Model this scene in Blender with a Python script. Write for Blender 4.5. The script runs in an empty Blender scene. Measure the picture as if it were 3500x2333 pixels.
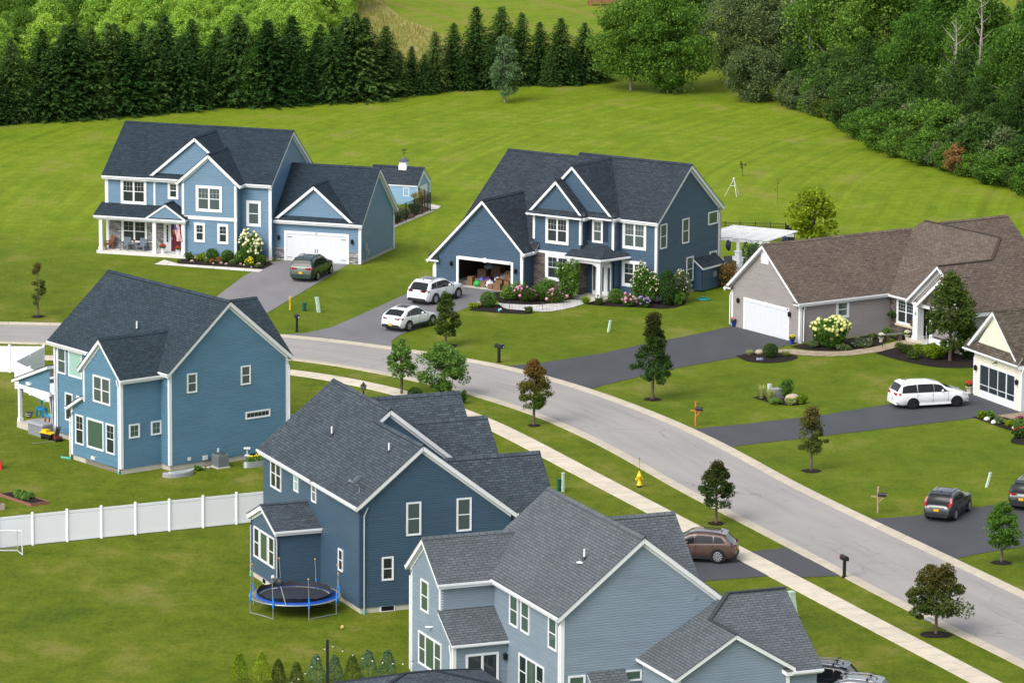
import bpy, math, random
import numpy as np
from mathutils import Vector, Matrix
PI = math.pi; rad = math.radians
S = bpy.context.scene; COL = S.collection

# ---------------------------------------------------------------- camera
cam = bpy.data.objects.new('camera', bpy.data.cameras.new('camera')); COL.objects.link(cam)
cam.data.sensor_width = 36.0; cam.data.lens = 36.0*16641/3500
cam.data.clip_start = 5; cam.data.clip_end = 6000
PITCH, ROLL = rad(10.77), rad(0.35)
fw = Vector((0, math.cos(PITCH), -math.sin(PITCH))); up = Vector((0, math.sin(PITCH), math.cos(PITCH))); ri = Vector((1, 0, 0))
r2 = ri*math.cos(ROLL)+up*math.sin(ROLL); u2 = up*math.cos(ROLL)-ri*math.sin(ROLL)
cam.matrix_world = Matrix(((r2.x, u2.x, -fw.x, 0), (r2.y, u2.y, -fw.y, -370), (r2.z, u2.z, -fw.z, 64), (0, 0, 0, 1)))
S.camera = cam
# ---------------------------------------------------------------- light: high thin overcast, brighter on the left
SUN_AZ = Vector((-0.64, -0.77)).normalized(); SUN_EL = rad(44)
W = bpy.data.worlds.new('World'); S.world = W; W.use_nodes = True
nt = W.node_tree; nt.nodes.clear()
sky = nt.nodes.new('ShaderNodeTexSky'); sky.sky_type = 'NISHITA'; sky.sun_disc = False
sky.sun_elevation = SUN_EL; sky.sun_rotation = math.atan2(SUN_AZ.x, SUN_AZ.y)
sky.air_density = 1.2; sky.dust_density = 3.0; sky.ozone_density = 1.0
hs = nt.nodes.new('ShaderNodeHueSaturation'); hs.inputs['Saturation'].default_value = 0.42
bg = nt.nodes.new('ShaderNodeBackground'); bg.inputs['Strength'].default_value = 0.15
ow = nt.nodes.new('ShaderNodeOutputWorld')
nt.links.new(sky.outputs[0], hs.inputs['Color']); nt.links.new(hs.outputs[0], bg.inputs[0]); nt.links.new(bg.outputs[0], ow.inputs[0])
sl = bpy.data.lights.new('sun', 'SUN'); sl.energy = 1.25; sl.angle = rad(38); sl.color = (1, 0.96, 0.9)
so = bpy.data.objects.new('sun', sl); COL.objects.link(so)
to_sun = Vector((SUN_AZ.x*math.cos(SUN_EL), SUN_AZ.y*math.cos(SUN_EL), math.sin(SUN_EL)))
so.rotation_euler = to_sun.to_track_quat('Z', 'Y').to_euler(); so.location = to_sun*300
S.view_settings.view_transform = 'Standard'; S.view_settings.look = 'None'
S.view_settings.exposure = 0.66; S.view_settings.gamma = 1.0
try:
    S.cycles.max_bounces = 6; S.cycles.transparent_max_bounces = 6
except Exception: pass

# ---------------------------------------------------------------- materials
MAT = {}
def nodes(m):
    m.use_nodes = True; t = m.node_tree; return t, t.nodes['Principled BSDF']
def mat(name, col, rough=0.6, spec=0.4, metal=0.0, coat=0.0, var=0.0, vscale=1.5):
    if name in MAT: return MAT[name]
    m = bpy.data.materials.new(name); t, b = nodes(m)
    b.inputs['Base Color'].default_value = (*col, 1); b.inputs['Roughness'].default_value = rough
    b.inputs['Specular IOR Level'].default_value = spec; b.inputs['Metallic'].default_value = metal
    if coat: b.inputs['Coat Weight'].default_value = coat; b.inputs['Coat Roughness'].default_value = 0.06
    if var:
        g = t.nodes.new('ShaderNodeNewGeometry'); n = t.nodes.new('ShaderNodeTexNoise'); n.inputs['Scale'].default_value = vscale; n.inputs['Detail'].default_value = 5
        r = t.nodes.new('ShaderNodeMapRange'); r.inputs[1].default_value = 0.3; r.inputs[2].default_value = 0.7; r.inputs[3].default_value = 1-var; r.inputs[4].default_value = 1+var
        h = t.nodes.new('ShaderNodeHueSaturation'); h.inputs['Color'].default_value = (*col, 1)
        t.links.new(g.outputs['Position'], n.inputs['Vector']); t.links.new(n.outputs[0], r.inputs[0]); t.links.new(r.outputs[0], h.inputs['Value']); t.links.new(h.outputs[0], b.inputs['Base Color'])
    MAT[name] = m; return m
def ramp(t, stops, interp='LINEAR'):
    r = t.nodes.new('ShaderNodeValToRGB'); e = r.color_ramp; e.interpolation = interp
    while len(e.elements) > len(stops): e.elements.remove(e.elements[-1])
    while len(e.elements) < len(stops): e.elements.new(0.5)
    for k, (p, c) in enumerate(stops):
        e.elements[k].position = p; e.elements[k].color = (*c, 1) if len(c) == 3 else c
    return r
def mixc(t, fac, a, b, mode='MIX'):
    m = t.nodes.new('ShaderNodeMix'); m.data_type = 'RGBA'; m.blend_type = mode
    for s, v in ((0, fac), (6, a), (7, b)):
        if hasattr(v, 'links') or hasattr(v, 'is_linked'): t.links.new(v, m.inputs[s])
        elif isinstance(v, (int, float)): m.inputs[s].default_value = v
        else: m.inputs[s].default_value = (*v, 1)
    return m.outputs[2]
def noise(t, vec, scale, detail=4, rough=0.55, dist=0.0):
    n = t.nodes.new('ShaderNodeTexNoise'); n.inputs['Scale'].default_value = scale; n.inputs['Detail'].default_value = detail; n.inputs['Roughness'].default_value = rough; n.inputs['Distortion'].default_value = dist
    if vec is not None: t.links.new(vec, n.inputs['Vector'])
    return n.outputs[0]
def mrange(t, v, a, b, c=0.0, d=1.0, smooth=False):
    r = t.nodes.new('ShaderNodeMapRange')
    if smooth: r.interpolation_type = 'SMOOTHSTEP'
    t.links.new(v, r.inputs[0])
    for i, x in zip((1, 2, 3, 4), (a, b, c, d)): r.inputs[i].default_value = x
    return r.outputs[0]
def maths(t, op, a, b=None):
    m = t.nodes.new('ShaderNodeMath'); m.operation = op
    for i, v in ((0, a), (1, b)):
        if v is None: continue
        if isinstance(v, (int, float)): m.inputs[i].default_value = v
        else: t.links.new(v, m.inputs[i])
    return m.outputs[0]
def position(t): return t.nodes.new('ShaderNodeNewGeometry').outputs['Position']
def mapping(t, vec, scale=(1, 1, 1), rot=(0, 0, 0), loc=(0, 0, 0)):
    m = t.nodes.new('ShaderNodeMapping'); t.links.new(vec, m.inputs[0])
    m.inputs['Scale'].default_value = scale; m.inputs['Rotation'].default_value = rot; m.inputs['Location'].default_value = loc
    return m.outputs[0]
def uvnode(t): return t.nodes.new('ShaderNodeUVMap').outputs[0]
def bump(t, b, h, strength=0.3, dist=0.02):
    n = t.nodes.new('ShaderNodeBump'); n.inputs['Strength'].default_value = strength; n.inputs['Distance'].default_value = dist
    t.links.new(h, n.inputs['Height']); t.links.new(n.outputs[0], b.inputs['Normal'])

def siding(name, col):
    m = bpy.data.materials.new(name); t, b = nodes(m); p = position(t)
    n = noise(t, mapping(t, p, (0.35, 0.35, 0.9)), 1.0, 4)
    n2 = noise(t, mapping(t, p, (0.6, 0.6, 9.0)), 1.0, 2)
    v = maths(t, 'ADD', mrange(t, n, 0.3, 0.7, 0.93, 1.05), mrange(t, n2, 0.25, 0.75, -0.07, 0.07))
    h = t.nodes.new('ShaderNodeHueSaturation'); h.inputs['Color'].default_value = (*col, 1); t.links.new(v, h.inputs['Value'])
    t.links.new(h.outputs[0], b.inputs['Base Color']); b.inputs['Roughness'].default_value = 0.42; b.inputs['Specular IOR Level'].default_value = 0.5
    MAT[name] = m; return m
def shingle(name, c1, c2, spread=1.0):
    m = bpy.data.materials.new(name); t, b = nodes(m); uv = uvnode(t)
    br = t.nodes.new('ShaderNodeTexBrick'); t.links.new(uv, br.inputs['Vector'])
    br.offset = 0.42; br.inputs['Scale'].default_value = 1.0; br.inputs['Brick Width'].default_value = 0.42; br.inputs['Row Height'].default_value = 0.165
    br.inputs['Mortar Size'].default_value = 0.02; br.inputs['Mortar Smooth'].default_value = 0.3; br.inputs['Bias'].default_value = 0.0
    br.inputs['Color1'].default_value = (*c1, 1); br.inputs['Color2'].default_value = (*c2, 1); br.inputs['Mortar'].default_value = tuple(0.5*x for x in c1)+(1,)
    n = noise(t, mapping(t, uv, (2.6, 4.0, 1)), 1.0, 2); n2 = noise(t, uv, 0.35, 3); n3 = noise(t, uv, 11.0, 2)
    v = maths(t, 'MULTIPLY', maths(t, 'MULTIPLY', mrange(t, n, 0.3, 0.7, 1-0.2*spread, 1+0.22*spread), mrange(t, n2, 0.3, 0.7, 0.9, 1.1)), mrange(t, n3, 0.25, 0.75, 0.92, 1.08))
    h = t.nodes.new('ShaderNodeHueSaturation'); t.links.new(br.outputs[0], h.inputs['Color']); t.links.new(v, h.inputs['Value'])
    t.links.new(h.outputs[0], b.inputs['Base Color']); b.inputs['Roughness'].default_value = 0.9; b.inputs['Specular IOR Level'].default_value = 0.25
    bump(t, b, maths(t, 'ADD', br.outputs['Fac'], maths(t, 'MULTIPLY', n, -1.0)), 0.6, 0.03)
    MAT[name] = m; return m
def stonework(name, cols, sx=0.42, sz=0.14):
    m = bpy.data.materials.new(name); t, b = nodes(m); uv = uvnode(t)
    br = t.nodes.new('ShaderNodeTexBrick'); t.links.new(uv, br.inputs['Vector']); br.inputs['Scale'].default_value = 1; br.inputs['Brick Width'].default_value = sx; br.inputs['Row Height'].default_value = sz
    br.inputs['Color1'].default_value = (0, 0, 0, 1); br.inputs['Color2'].default_value = (1, 1, 1, 1); br.inputs['Mortar'].default_value = (0.3, 0.3, 0.3, 1); br.inputs['Mortar Size'].default_value = 0.014
    n = noise(t, mapping(t, uv, (3.0, 8.0, 1)), 1.0, 3)
    f = maths(t, 'ADD', maths(t, 'MULTIPLY', br.outputs[0], 0.45), maths(t, 'MULTIPLY', n, 0.55))
    r = ramp(t, [(0.2, cols[0]), (0.42, cols[1]), (0.6, cols[2]), (0.8, cols[3])]); t.links.new(f, r.inputs[0])
    c = mixc(t, br.outputs['Fac'], r.outputs[0], tuple(0.5*x for x in cols[0]))
    t.links.new(c, b.inputs['Base Color']); b.inputs['Roughness'].default_value = 0.85
    bump(t, b, maths(t, 'SUBTRACT', n, br.outputs['Fac']), 0.6, 0.03)
    MAT[name] = m; return m
def foliage(name, stops, trans=0.4, objvar=0.12, gain=2.0):
    stops = [tuple(min(0.6, x*gain) for x in c) for c in stops]
    m = bpy.data.materials.new(name); m.use_nodes = True; t = m.node_tree; t.nodes.clear()
    g = t.nodes.new('ShaderNodeNewGeometry'); oi = t.nodes.new('ShaderNodeObjectInfo')
    n = noise(t, g.outputs['Position'], 0.9, 3)
    f = maths(t, 'ADD', maths(t, 'MULTIPLY', g.outputs['Random Per Island'], 0.55), maths(t, 'MULTIPLY', n, 0.5))
    k = len(stops); r = ramp(t, [(0.12+0.76*i/(k-1), c) for i, c in enumerate(stops)]); t.links.new(f, r.inputs[0])
    h = t.nodes.new('ShaderNodeHueSaturation'); t.links.new(r.outputs[0], h.inputs['Color'])
    t.links.new(mrange(t, oi.outputs['Random'], 0, 1, 1-objvar, 1+objvar), h.inputs['Value'])
    t.links.new(mrange(t, oi.outputs['Random'], 0, 1, 0.5+0.008*objvar/0.12, 0.5-0.008*objvar/0.12), h.inputs['Hue'])
    d = t.nodes.new('ShaderNodeBsdfDiffuse'); tr = t.nodes.new('ShaderNodeBsdfTranslucent'); mx = t.nodes.new('ShaderNodeMixShader'); o = t.nodes.new('ShaderNodeOutputMaterial')
    mx.inputs[0].default_value = trans
    t.links.new(h.outputs[0], d.inputs[0]); t.links.new(h.outputs[0], tr.inputs[0]); t.links.new(d.outputs[0], mx.inputs[1]); t.links.new(tr.outputs[0], mx.inputs[2]); t.links.new(mx.outputs[0], o.inputs[0])
    MAT[name] = m; return m

WHITE = mat('white_trim', (0.73, 0.75, 0.78), 0.45, 0.4)
VINYL = mat('white_vinyl', (0.80, 0.82, 0.88), 0.4, 0.4)
CONC = mat('concrete', (0.50, 0.47, 0.41), 0.85, 0.2, var=0.1)
BLACK = mat('black_metal', (0.012, 0.012, 0.013), 0.45, 0.4)
DARK = mat('dark_void', (0.01, 0.01, 0.011), 0.9, 0.1)
GREYM = mat('galvanised_metal', (0.42, 0.44, 0.46), 0.4, 0.5, 0.6)
GLASS = mat('window_glass', (0.024, 0.033, 0.036), 0.06, 0.6)
GLASSB = mat('window_glass_blind', (0.07, 0.095, 0.095), 0.1, 0.6)
GLASSG = mat('window_glass_shade', (0.06, 0.105, 0.075), 0.1, 0.6)
GLASSP = mat('window_glass_pale_shade', (0.32, 0.5, 0.45), 0.15, 0.6)
SOFFIT = WHITE

# ---------------------------------------------------------------- objects
def tag(o, label=None, cat=None, group=None, kind=None):
    if label: o['label'] = label
    if cat: o['category'] = cat
    if group: o['group'] = group
    if kind: o['kind'] = kind
    return o
def thing(name, loc, rz=0.0, label=None, cat=None, group=None):
    o = bpy.data.objects.new(name, None); o.empty_display_size = 0.3; COL.objects.link(o)
    o.location = loc; o.rotation_euler = (0, 0, rz)
    return tag(o, label, cat, group)
def children(o): return [c for c in bpy.data.objects if c.parent is o]
def copy_tree(o, loc=None, rz=None, scale=None, label=None, kids=None):
    c = o.copy(); COL.objects.link(c)
    if loc is not None: c.location = loc
    if rz is not None: c.rotation_euler = (0, 0, rz)
    if scale is not None: c.scale = scale if isinstance(scale, tuple) else (scale,)*3
    if label: c['label'] = label
    for ch in (kids or {}).get(o.name, []):
        d = ch.copy(); COL.objects.link(d); d.parent = c
        for g in (kids or {}).get(ch.name, []):
            e = g.copy(); COL.objects.link(e); e.parent = d
    return c
def kidmap(o):
    out = {o.name: children(o)}
    for c in out[o.name]:
        gc = children(c)
        if gc: out[c.name] = gc
    return out

class MB:
    def __init__(s): s.v = []; s.f = []; s.uv = []; s.m = []; s.smooth = []
    def face(s, pts, mi=0, uv=None, sm=False):
        n = len(s.v); s.v += [tuple(p) for p in pts]; s.f.append(tuple(range(n, n+len(pts)))); s.uv.append(uv); s.m.append(mi); s.smooth.append(sm)
    def mesh(s, verts, faces, mi=0, sm=False, uvs=None):
        n = len(s.v); s.v += [tuple(p) for p in verts]
        for k, f in enumerate(faces):
            s.f.append(tuple(i+n for i in f)); s.uv.append(uvs[k] if uvs else None); s.m.append(mi); s.smooth.append(sm)
    def box(s, x0, x1, y0, y1, z0, z1, mi=0, M=None):
        x0, x1 = min(x0, x1), max(x0, x1); y0, y1 = min(y0, y1), max(y0, y1); z0, z1 = min(z0, z1), max(z0, z1)
        vs = [(x, y, z) for z in (z0, z1) for y in (y0, y1) for x in (x0, x1)]
        if M is not None: vs = [tuple(M @ Vector(p)) for p in vs]
        s.mesh(vs, [(0, 2, 3, 1), (4, 5, 7, 6), (0, 1, 5, 4), (2, 6, 7, 3), (0, 4, 6, 2), (1, 3, 7, 5)], mi)
    def bar(s, a, b, w, h=None, mi=0):
        a, b = Vector(a), Vector(b); d = b-a; L = d.length
        if L < 1e-6: return
        q = d.to_track_quat('X', 'Z').to_matrix().to_4x4(); q.translation = a
        h = h or w
        s.box(0, L, -w/2, w/2, -h/2, h/2, mi, q)
    def tube(s, pts, r, n=6, mi=0, r1=None, cap=True):
        pts = [Vector(p) for p in pts]; K = len(pts); base = len(s.v); rings = []
        for i, p in enumerate(pts):
            d = (pts[min(i+1, K-1)]-pts[max(i-1, 0)]).normalized()
            a = d.orthogonal().normalized() if abs(d.z) > 0.95 else d.cross(Vector((0, 0, 1))).normalized()
            b = d.cross(a).normalized()
            rr = (r[i] if isinstance(r, (list, tuple)) else (r if r1 is None else r+(r1-r)*i/(K-1)))
            rings.append([p+(a*math.cos(2*PI*k/n)+b*math.sin(2*PI*k/n))*rr for k in range(n)])
        vs = [q for R in rings for q in R]
        fs = [(i*n+k, i*n+(k+1) % n, (i+1)*n+(k+1) % n, (i+1)*n+k) for i in range(K-1) for k in range(n)]
        s.mesh(vs, fs, mi, True)
        if cap: s.face(list(reversed(rings[0])), mi); s.face(rings[-1], mi)
    def lathe(s, prof, c=(0, 0, 0), n=12, mi=0, sm=True, sq=1.0, rot=0.0):
        vs = []; K = len(prof)
        for r, z in prof:
            for k in range(n): vs.append((c[0]+r*math.cos(2*PI*k/n+rot), c[1]+r*sq*math.sin(2*PI*k/n+rot), c[2]+z))
        fs = [(i*n+k, i*n+(k+1) % n, (i+1)*n+(k+1) % n, (i+1)*n+k) for i in range(K-1) for k in range(n)]
        s.mesh(vs, fs, mi, sm)
        if prof[0][0] > 1e-4: s.face(list(reversed(vs[:n])), mi)
        if prof[-1][0] > 1e-4: s.face(vs[-n:], mi)
    def prism(s, pts, vec, mi=0):
        vec = Vector(vec); P = [Vector(p) for p in pts]; Q = [p+vec for p in P]; n = len(P)
        nrm = Vector((0, 0, 0))
        for i in range(n): nrm += P[i].cross(P[(i+1) % n])
        if nrm.dot(vec) > 0: P.reverse(); Q.reverse()
        s.face(P, mi); s.face(list(reversed(Q)), mi)
        for i in range(n):
            j = (i+1) % n; s.face([P[j], P[i], Q[i], Q[j]], mi)
    def blob(s, c, r, seg=10, rings=7, jit=0.0, rng=random, mi=0, zmin=None):
        vs = []; r = r if isinstance(r, (tuple, list)) else (r, r, r)
        for i in range(rings+1):
            th = PI*i/rings
            for k in range(seg):
                ph = 2*PI*k/seg; q = 1+(rng.uniform(-jit, jit) if jit else 0)
                vs.append((c[0]+r[0]*q*math.sin(th)*math.cos(ph), c[1]+r[1]*q*math.sin(th)*math.sin(ph), max(c[2]+r[2]*q*math.cos(th), zmin if zmin is not None else -99)))
        fs = [(i*seg+k, (i+1)*seg+k, (i+1)*seg+(k+1) % seg, i*seg+(k+1) % seg) for i in range(rings) for k in range(seg)]
        s.mesh(vs, fs, mi, True)
    def build(s, name, mats, parent=None, loc=None, rz=None):
        me = bpy.data.meshes.new(name); me.from_pydata(s.v, [], s.f)
        mats = mats if isinstance(mats, (list, tuple)) else [mats]
        for m in mats: me.materials.append(m)
        if len(s.f):
            me.polygons.foreach_set('material_index', s.m); me.polygons.foreach_set('use_smooth', s.smooth)
        if any(u is not None for u in s.uv):
            L = me.uv_layers.new(name='UVMap'); arr = []
            for f, u in zip(s.f, s.uv): arr += list(u) if u is not None else [(0, 0)]*len(f)
            L.data.foreach_set('uv', [x for p in arr for x in p])
        me.update()
        o = bpy.data.objects.new(name, me); COL.objects.link(o)
        if parent is not None: o.parent = parent
        if loc is not None: o.location = loc
        if rz is not None: o.rotation_euler = (0, 0, rz)
        return o
def quadmesh(name, V, mats, parent=None, tri=False):
    """numpy (N,4,3) array of loose quads -> one mesh object"""
    N, k = V.shape[0], V.shape[1]
    me = bpy.data.meshes.new(name); me.vertices.add(N*k); me.vertices.foreach_set('co', V.reshape(-1).astype(np.float32))
    me.loops.add(N*k); me.loops.foreach_set('vertex_index', np.arange(N*k, dtype=np.int32))
    me.polygons.add(N); me.polygons.foreach_set('loop_start', np.arange(0, N*k, k, dtype=np.int32)); me.polygons.foreach_set('loop_total', np.full(N, k, dtype=np.int32))
    me.materials.append(mats); me.update(calc_edges=True); me.validate()
    o = bpy.data.objects.new(name, me); COL.objects.link(o)
    if parent is not None: o.parent = parent
    return o
# ================================================================ HOUSES
def P3(face, off, s, z, out=0.0):
    return {'f': (s, off-out, z), 'b': (s, off+out, z), 'r': (off+out, s, z), 'l': (off-out, s, z)}[face]
def fbox(mb, face, off, s0, s1, z0, z1, out, mi=0, inn=0.0):
    a = P3(face, off, s0, z0, inn); b = P3(face, off, s1, z1, out)
    mb.box(a[0], b[0], a[1], b[1], a[2], b[2], mi)
def clip(poly, z, keep_above):
    out = []
    for i in range(len(poly)):
        p, q = poly[i], poly[(i+1) % len(poly)]
        pin = (p[1] >= z) if keep_above else (p[1] <= z); qin = (q[1] >= z) if keep_above else (q[1] <= z)
        if pin: out.append(p)
        if pin != qin:
            t = (z-p[1])/(q[1]-p[1]); out.append((p[0]+t*(q[0]-p[0]), z))
    return out
EXPO = 0.135
def lapwall(mb, face, off, poly, expo=EXPO, mi=0):
    z0 = min(p[1] for p in poly); z1 = max(p[1] for p in poly); k = math.floor(z0/expo)
    flip = face in ('b', 'l')
    while k*expo < z1-1e-6:
        a, b = k*expo, (k+1)*expo
        c = clip(clip(poly, a, True), b, False)
        k += 1
        if len(c) < 3: continue
        lo, hi = max(a, z0), b
        zm = a+0.66*expo
        for part, o0, o1, za, zb in ((clip(c, zm, False), 0.040, 0.036, a, zm), (clip(c, zm, True), 0.036, 0.008, zm, b)):
            if len(part) >= 3 and max(q[1] for q in part)-min(q[1] for q in part) > 1e-4:
                pts = [P3(face, off, s, z, o0+(o1-o0)*(z-za)/(zb-za)) for s, z in part]
                mb.face(pts[::-1] if flip else pts, mi)
        low = [s for s, z in c if abs(z-lo) < 1e-4]
        if len(low) >= 2:
            s0, s1 = min(low), max(low)
            q = [P3(face, off, s0, lo, 0.008), P3(face, off, s1, lo, 0.008), P3(face, off, s1, lo, 0.040), P3(face, off, s0, lo, 0.040)]
            mb.face(q if flip else q[::-1], mi)
STONES = []
def stonewall(_, face, off, poly, mi=0):
    mb = MB(); STONES.append(mb)
    pts = [P3(face, off, s, z, 0.05) for s, z in poly]
    mb.face(pts, mi, [(s, z) for s, z in poly])
    n = len(poly)
    for i in range(n):
        (s0, z0), (s1, z1) = poly[i], poly[(i+1) % n]
        mb.face([P3(face, off, s0, z0, 0), P3(face, off, s1, z1, 0), P3(face, off, s1, z1, 0.05), P3(face, off, s0, z0, 0.05)], mi, [(s0, z0), (s1, z1), (s1+.05, z1+.05), (s0+.05, z0+.05)])

class House:
    def __init__(s, name, loc, yaw, label, cat, wallm, roofm, found=0.3, group=None):
        s.root = thing(name, loc, rad(yaw), label, cat, group); s.wm = wallm; s.rm = roofm; s.found = found
        s.wall = MB(); s.fnd = MB()
    def end(s):
        if s.wall.f: s.wall.build('wall', s.wm, s.root)
        if s.fnd.f: s.fnd.build('foundation', CONC, s.root)
        return s.root
    def slab(s, rmb, tmb, pts, td=0.22, edir=None):
        P = [Vector(p) for p in pts]; n = Vector((0, 0, 0))
        for i in range(len(P)): n += P[i].cross(P[(i+1) % len(P)])
        n.normalize()
        if n.z < 0: P.reverse(); n = -n
        e = edir or Vector((-n.y, n.x, 0)); e = Vector(e).normalized()
        if n.x*n.x+n.y*n.y < 1e-6: e = Vector((1, 0, 0))
        f = n.cross(e)
        uv = [(p.dot(e), p.dot(f)) for p in P]
        T = [p+Vector((0, 0, 0.045)) for p in P]
        rmb.face(T, 0, uv); rmb.face(list(reversed(P)), 0, list(reversed(uv)))
        for i in range(len(P)):
            j = (i+1) % len(P); rmb.face([P[i], P[j], T[j], T[i]], 0, [uv[i], uv[j], uv[j], uv[i]])
        c = sum(P, Vector())/len(P)
        Q = [p-(p-c).normalized()*0.03-Vector((0, 0, 0.002)) for p in P]
        tmb.prism(Q, (0, 0, -td))
    def gutter(s, a, b, name='gutter'):
        a, b = Vector(a), Vector(b); g = MB(); g.bar(a, b, 0.11, 0.11); return g.build(name, WHITE, s.root)
    def gable(s, axis, a0, a1, e0, r, e1, oe=0.3, oe1=None, o0=0.3, o1=0.3, walls='01ab', base=None, gut='01', td=0.27, wallmb=None, skip=None, cap=True, stone=None):
        oe1 = oe if oe1 is None else oe1; base = s.found if base is None else base
        P = (lambda a, c, z: (a, c, z)) if axis == 'u' else (lambda a, c, z: (c, a, z))
        s0 = (r[1]-e0[1])/(r[0]-e0[0]); s1 = (r[1]-e1[1])/(e1[0]-r[0])
        c0, c1 = e0[0]+oe, e1[0]-oe1; z0 = e0[1]+s0*oe-0.1; z1 = e1[1]+s1*oe1-0.1; zr = r[1]-0.1
        fc = {'u': {'0': 'f', '1': 'b', 'a': 'l', 'b': 'r'}, 'v': {'0': 'l', '1': 'r', 'a': 'f', 'b': 'b'}}[axis]
        W = wallmb or s.wall
        if '0' in walls: lapwall(W, fc['0'], c0, [(a0, base), (a1, base), (a1, z0), (a0, z0)])
        if '1' in walls: lapwall(W, fc['1'], c1, [(a0, base), (a1, base), (a1, z1), (a0, z1)])
        pent = [(c0, base), (c1, base), (c1, z1), (r[0], zr), (c0, z0)]
        if 'a' in walls: lapwall(W, fc['a'], a0, pent)
        if 'b' in walls: lapwall(W, fc['b'], a1, pent)
        if base > 0.05 and base < 1 and walls:
            i = 0.03; q0, q1 = P(a0+i, c0+i, -0.3), P(a1-i, c1-i, base+0.01); s.fnd.box(q0[0], q1[0], q0[1], q1[1], -0.3, base+0.01)
        R, T = MB(), MB()
        A0, A1 = a0-o0, a1+o1
        s.slab(R, T, [P(A0, e0[0], e0[1]), P(A1, e0[0], e0[1]), P(A1, r[0], r[1]), P(A0, r[0], r[1])], td)
        s.slab(R, T, [P(A0, e1[0], e1[1]), P(A1, e1[0], e1[1]), P(A1, r[0], r[1]), P(A0, r[0], r[1])], td)
        if cap:
            w = 0.16
            for sg, sl in ((-1, s0), (1, s1)):
                q = [P(A0, r[0], r[1]+0.085), P(A1, r[0], r[1]+0.085), P(A1, r[0]+sg*w, r[1]+0.085-sl*w), P(A0, r[0]+sg*w, r[1]+0.085-sl*w)]
                R.face(q, 0, [(0, 0.08), (A1-A0, 0.08), (A1-A0, 0.09), (0, 0.09)])
                R.face([q[3], q[2], tuple(Vector(q[2])-Vector((0, 0, .06))), tuple(Vector(q[3])-Vector((0, 0, .06)))], 0, [(0, 0)]*4)
        ro = R.build('roof', s.rm, s.root); T.build('fascia', WHITE, ro)
        if '0' in gut: s.gutter(P(A0+.02, e0[0]-0.03, e0[1]-0.06), P(A1-.02, e0[0]-0.03, e0[1]-0.06))
        if '1' in gut: s.gutter(P(A0+.02, e1[0]+0.03, e1[1]-0.06), P(A1-.02, e1[0]+0.03, e1[1]-0.06))
        # frieze under the rakes
        F = MB()
        for end, a, face in (('a', a0, fc['a']), ('b', a1, fc['b'])):
            if end in walls:
                for (ca, za, cb, zb) in ((c0, z0, r[0], zr), (c1, z1, r[0], zr)):
                    pts = [P3(face, a, ca, za-0.34, 0.065), P3(face, a, cb, zb-0.34, 0.065), P3(face, a, cb, zb-0.1, 0.065), P3(face, a, ca, za-0.1, 0.065)]
                    d = Vector(P3(face, a, 0, 0, 0.0))-Vector(P3(face, a, 0, 0, 0.03)); F.prism(pts, d)
        if F.f: F.build('frieze_board', WHITE, ro)
        return ro
    def roofpoly(s, polys, td=0.2, caps=()):
        R, T = MB(), MB()
        for p in polys: s.slab(R, T, p, td)
        for a, b in caps: R.bar(Vector(a)+Vector((0, 0, .05)), Vector(b)+Vector((0, 0, .045)), 0.22, 0.045)
        ro = R.build('roof', s.rm, s.root); T.build('fascia', WHITE, ro); return ro
    def shed(s, face, off, s0, s1, depth, zo, zi, td=0.2, gut=True, name='roof'):
        """lean-to roof against a wall: outer edge at depth, height zo; at the wall zi"""
        R, T = MB(), MB()
        s.slab(R, T, [P3(face, off, s0, zo, depth), P3(face, off, s1, zo, depth), P3(face, off, s1, zi, 0), P3(face, off, s0, zi, 0)], td)
        ro = R.build(name, s.rm, s.root); T.build('fascia', WHITE, ro)
        if gut: s.gutter(P3(face, off, s0, zo-0.05, depth+0.03), P3(face, off, s1, zo-0.05, depth+0.03))
        return ro
    def corner(s, u, v, z0, z1, du, dv, w=0.13):
        """corner board wrapping an outer corner; du,dv = outward signs"""
        m = MB(); t = 0.06
        m.box(u+du*t, u-du*w, v+dv*t, v, z0, z1); m.box(u+du*t, u, v, v-dv*w, z0, z1)
        return m.build('corner_board', WHITE, s.root)
    def board(s, face, off, s0, s1, z0, z1, out=0.065, name='trim_board', m=None):
        b = MB(); fbox(b, face, off, s0, s1, z0, z1, out); return b.build(name, m or WHITE, s.root)
    def spout(s, u, v, z1, z0=0.1, kick=None, m=None, d=(0, 0)):
        b = MB(); r = 0.045
        b.tube([(u-d[0]*.35, v-d[1]*.35, z1), (u-d[0]*.3, v-d[1]*.3, z1-.12), (u, v, z1-0.45), (u, v, z0)], r, 6)
        return b.build('downspout', m or WHITE, s.root)
    def win(s, face, off, s0, s1, z0, z1, units=1, meet=True, grid=None, glass=None, trim=0.1, name='window', mull=0.09, widths=None, head=None, base_out=0.048):
        F = MB(); G = MB(); o = base_out+0.045; glass = glass or GLASS; frm = 0.026
        fbox(F, face, off, s0, s0+trim, z0, z1, o); fbox(F, face, off, s1-trim, s1, z0, z1, o)
        fbox(F, face, off, s0+trim, s1-trim, z1-(head or trim), z1, o); fbox(F, face, off, s0+trim, s1-trim, z0, z0+trim, o)
        a, b, c, d = s0+trim, s1-trim, z0+trim, z1-(head or trim)
        ws = widths or [1]*units; tot = (b-a)-mull*(len(ws)-1); x = a
        gl = glass if isinstance(glass, (list, tuple)) else [glass]*len(ws)
        ms = []
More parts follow.
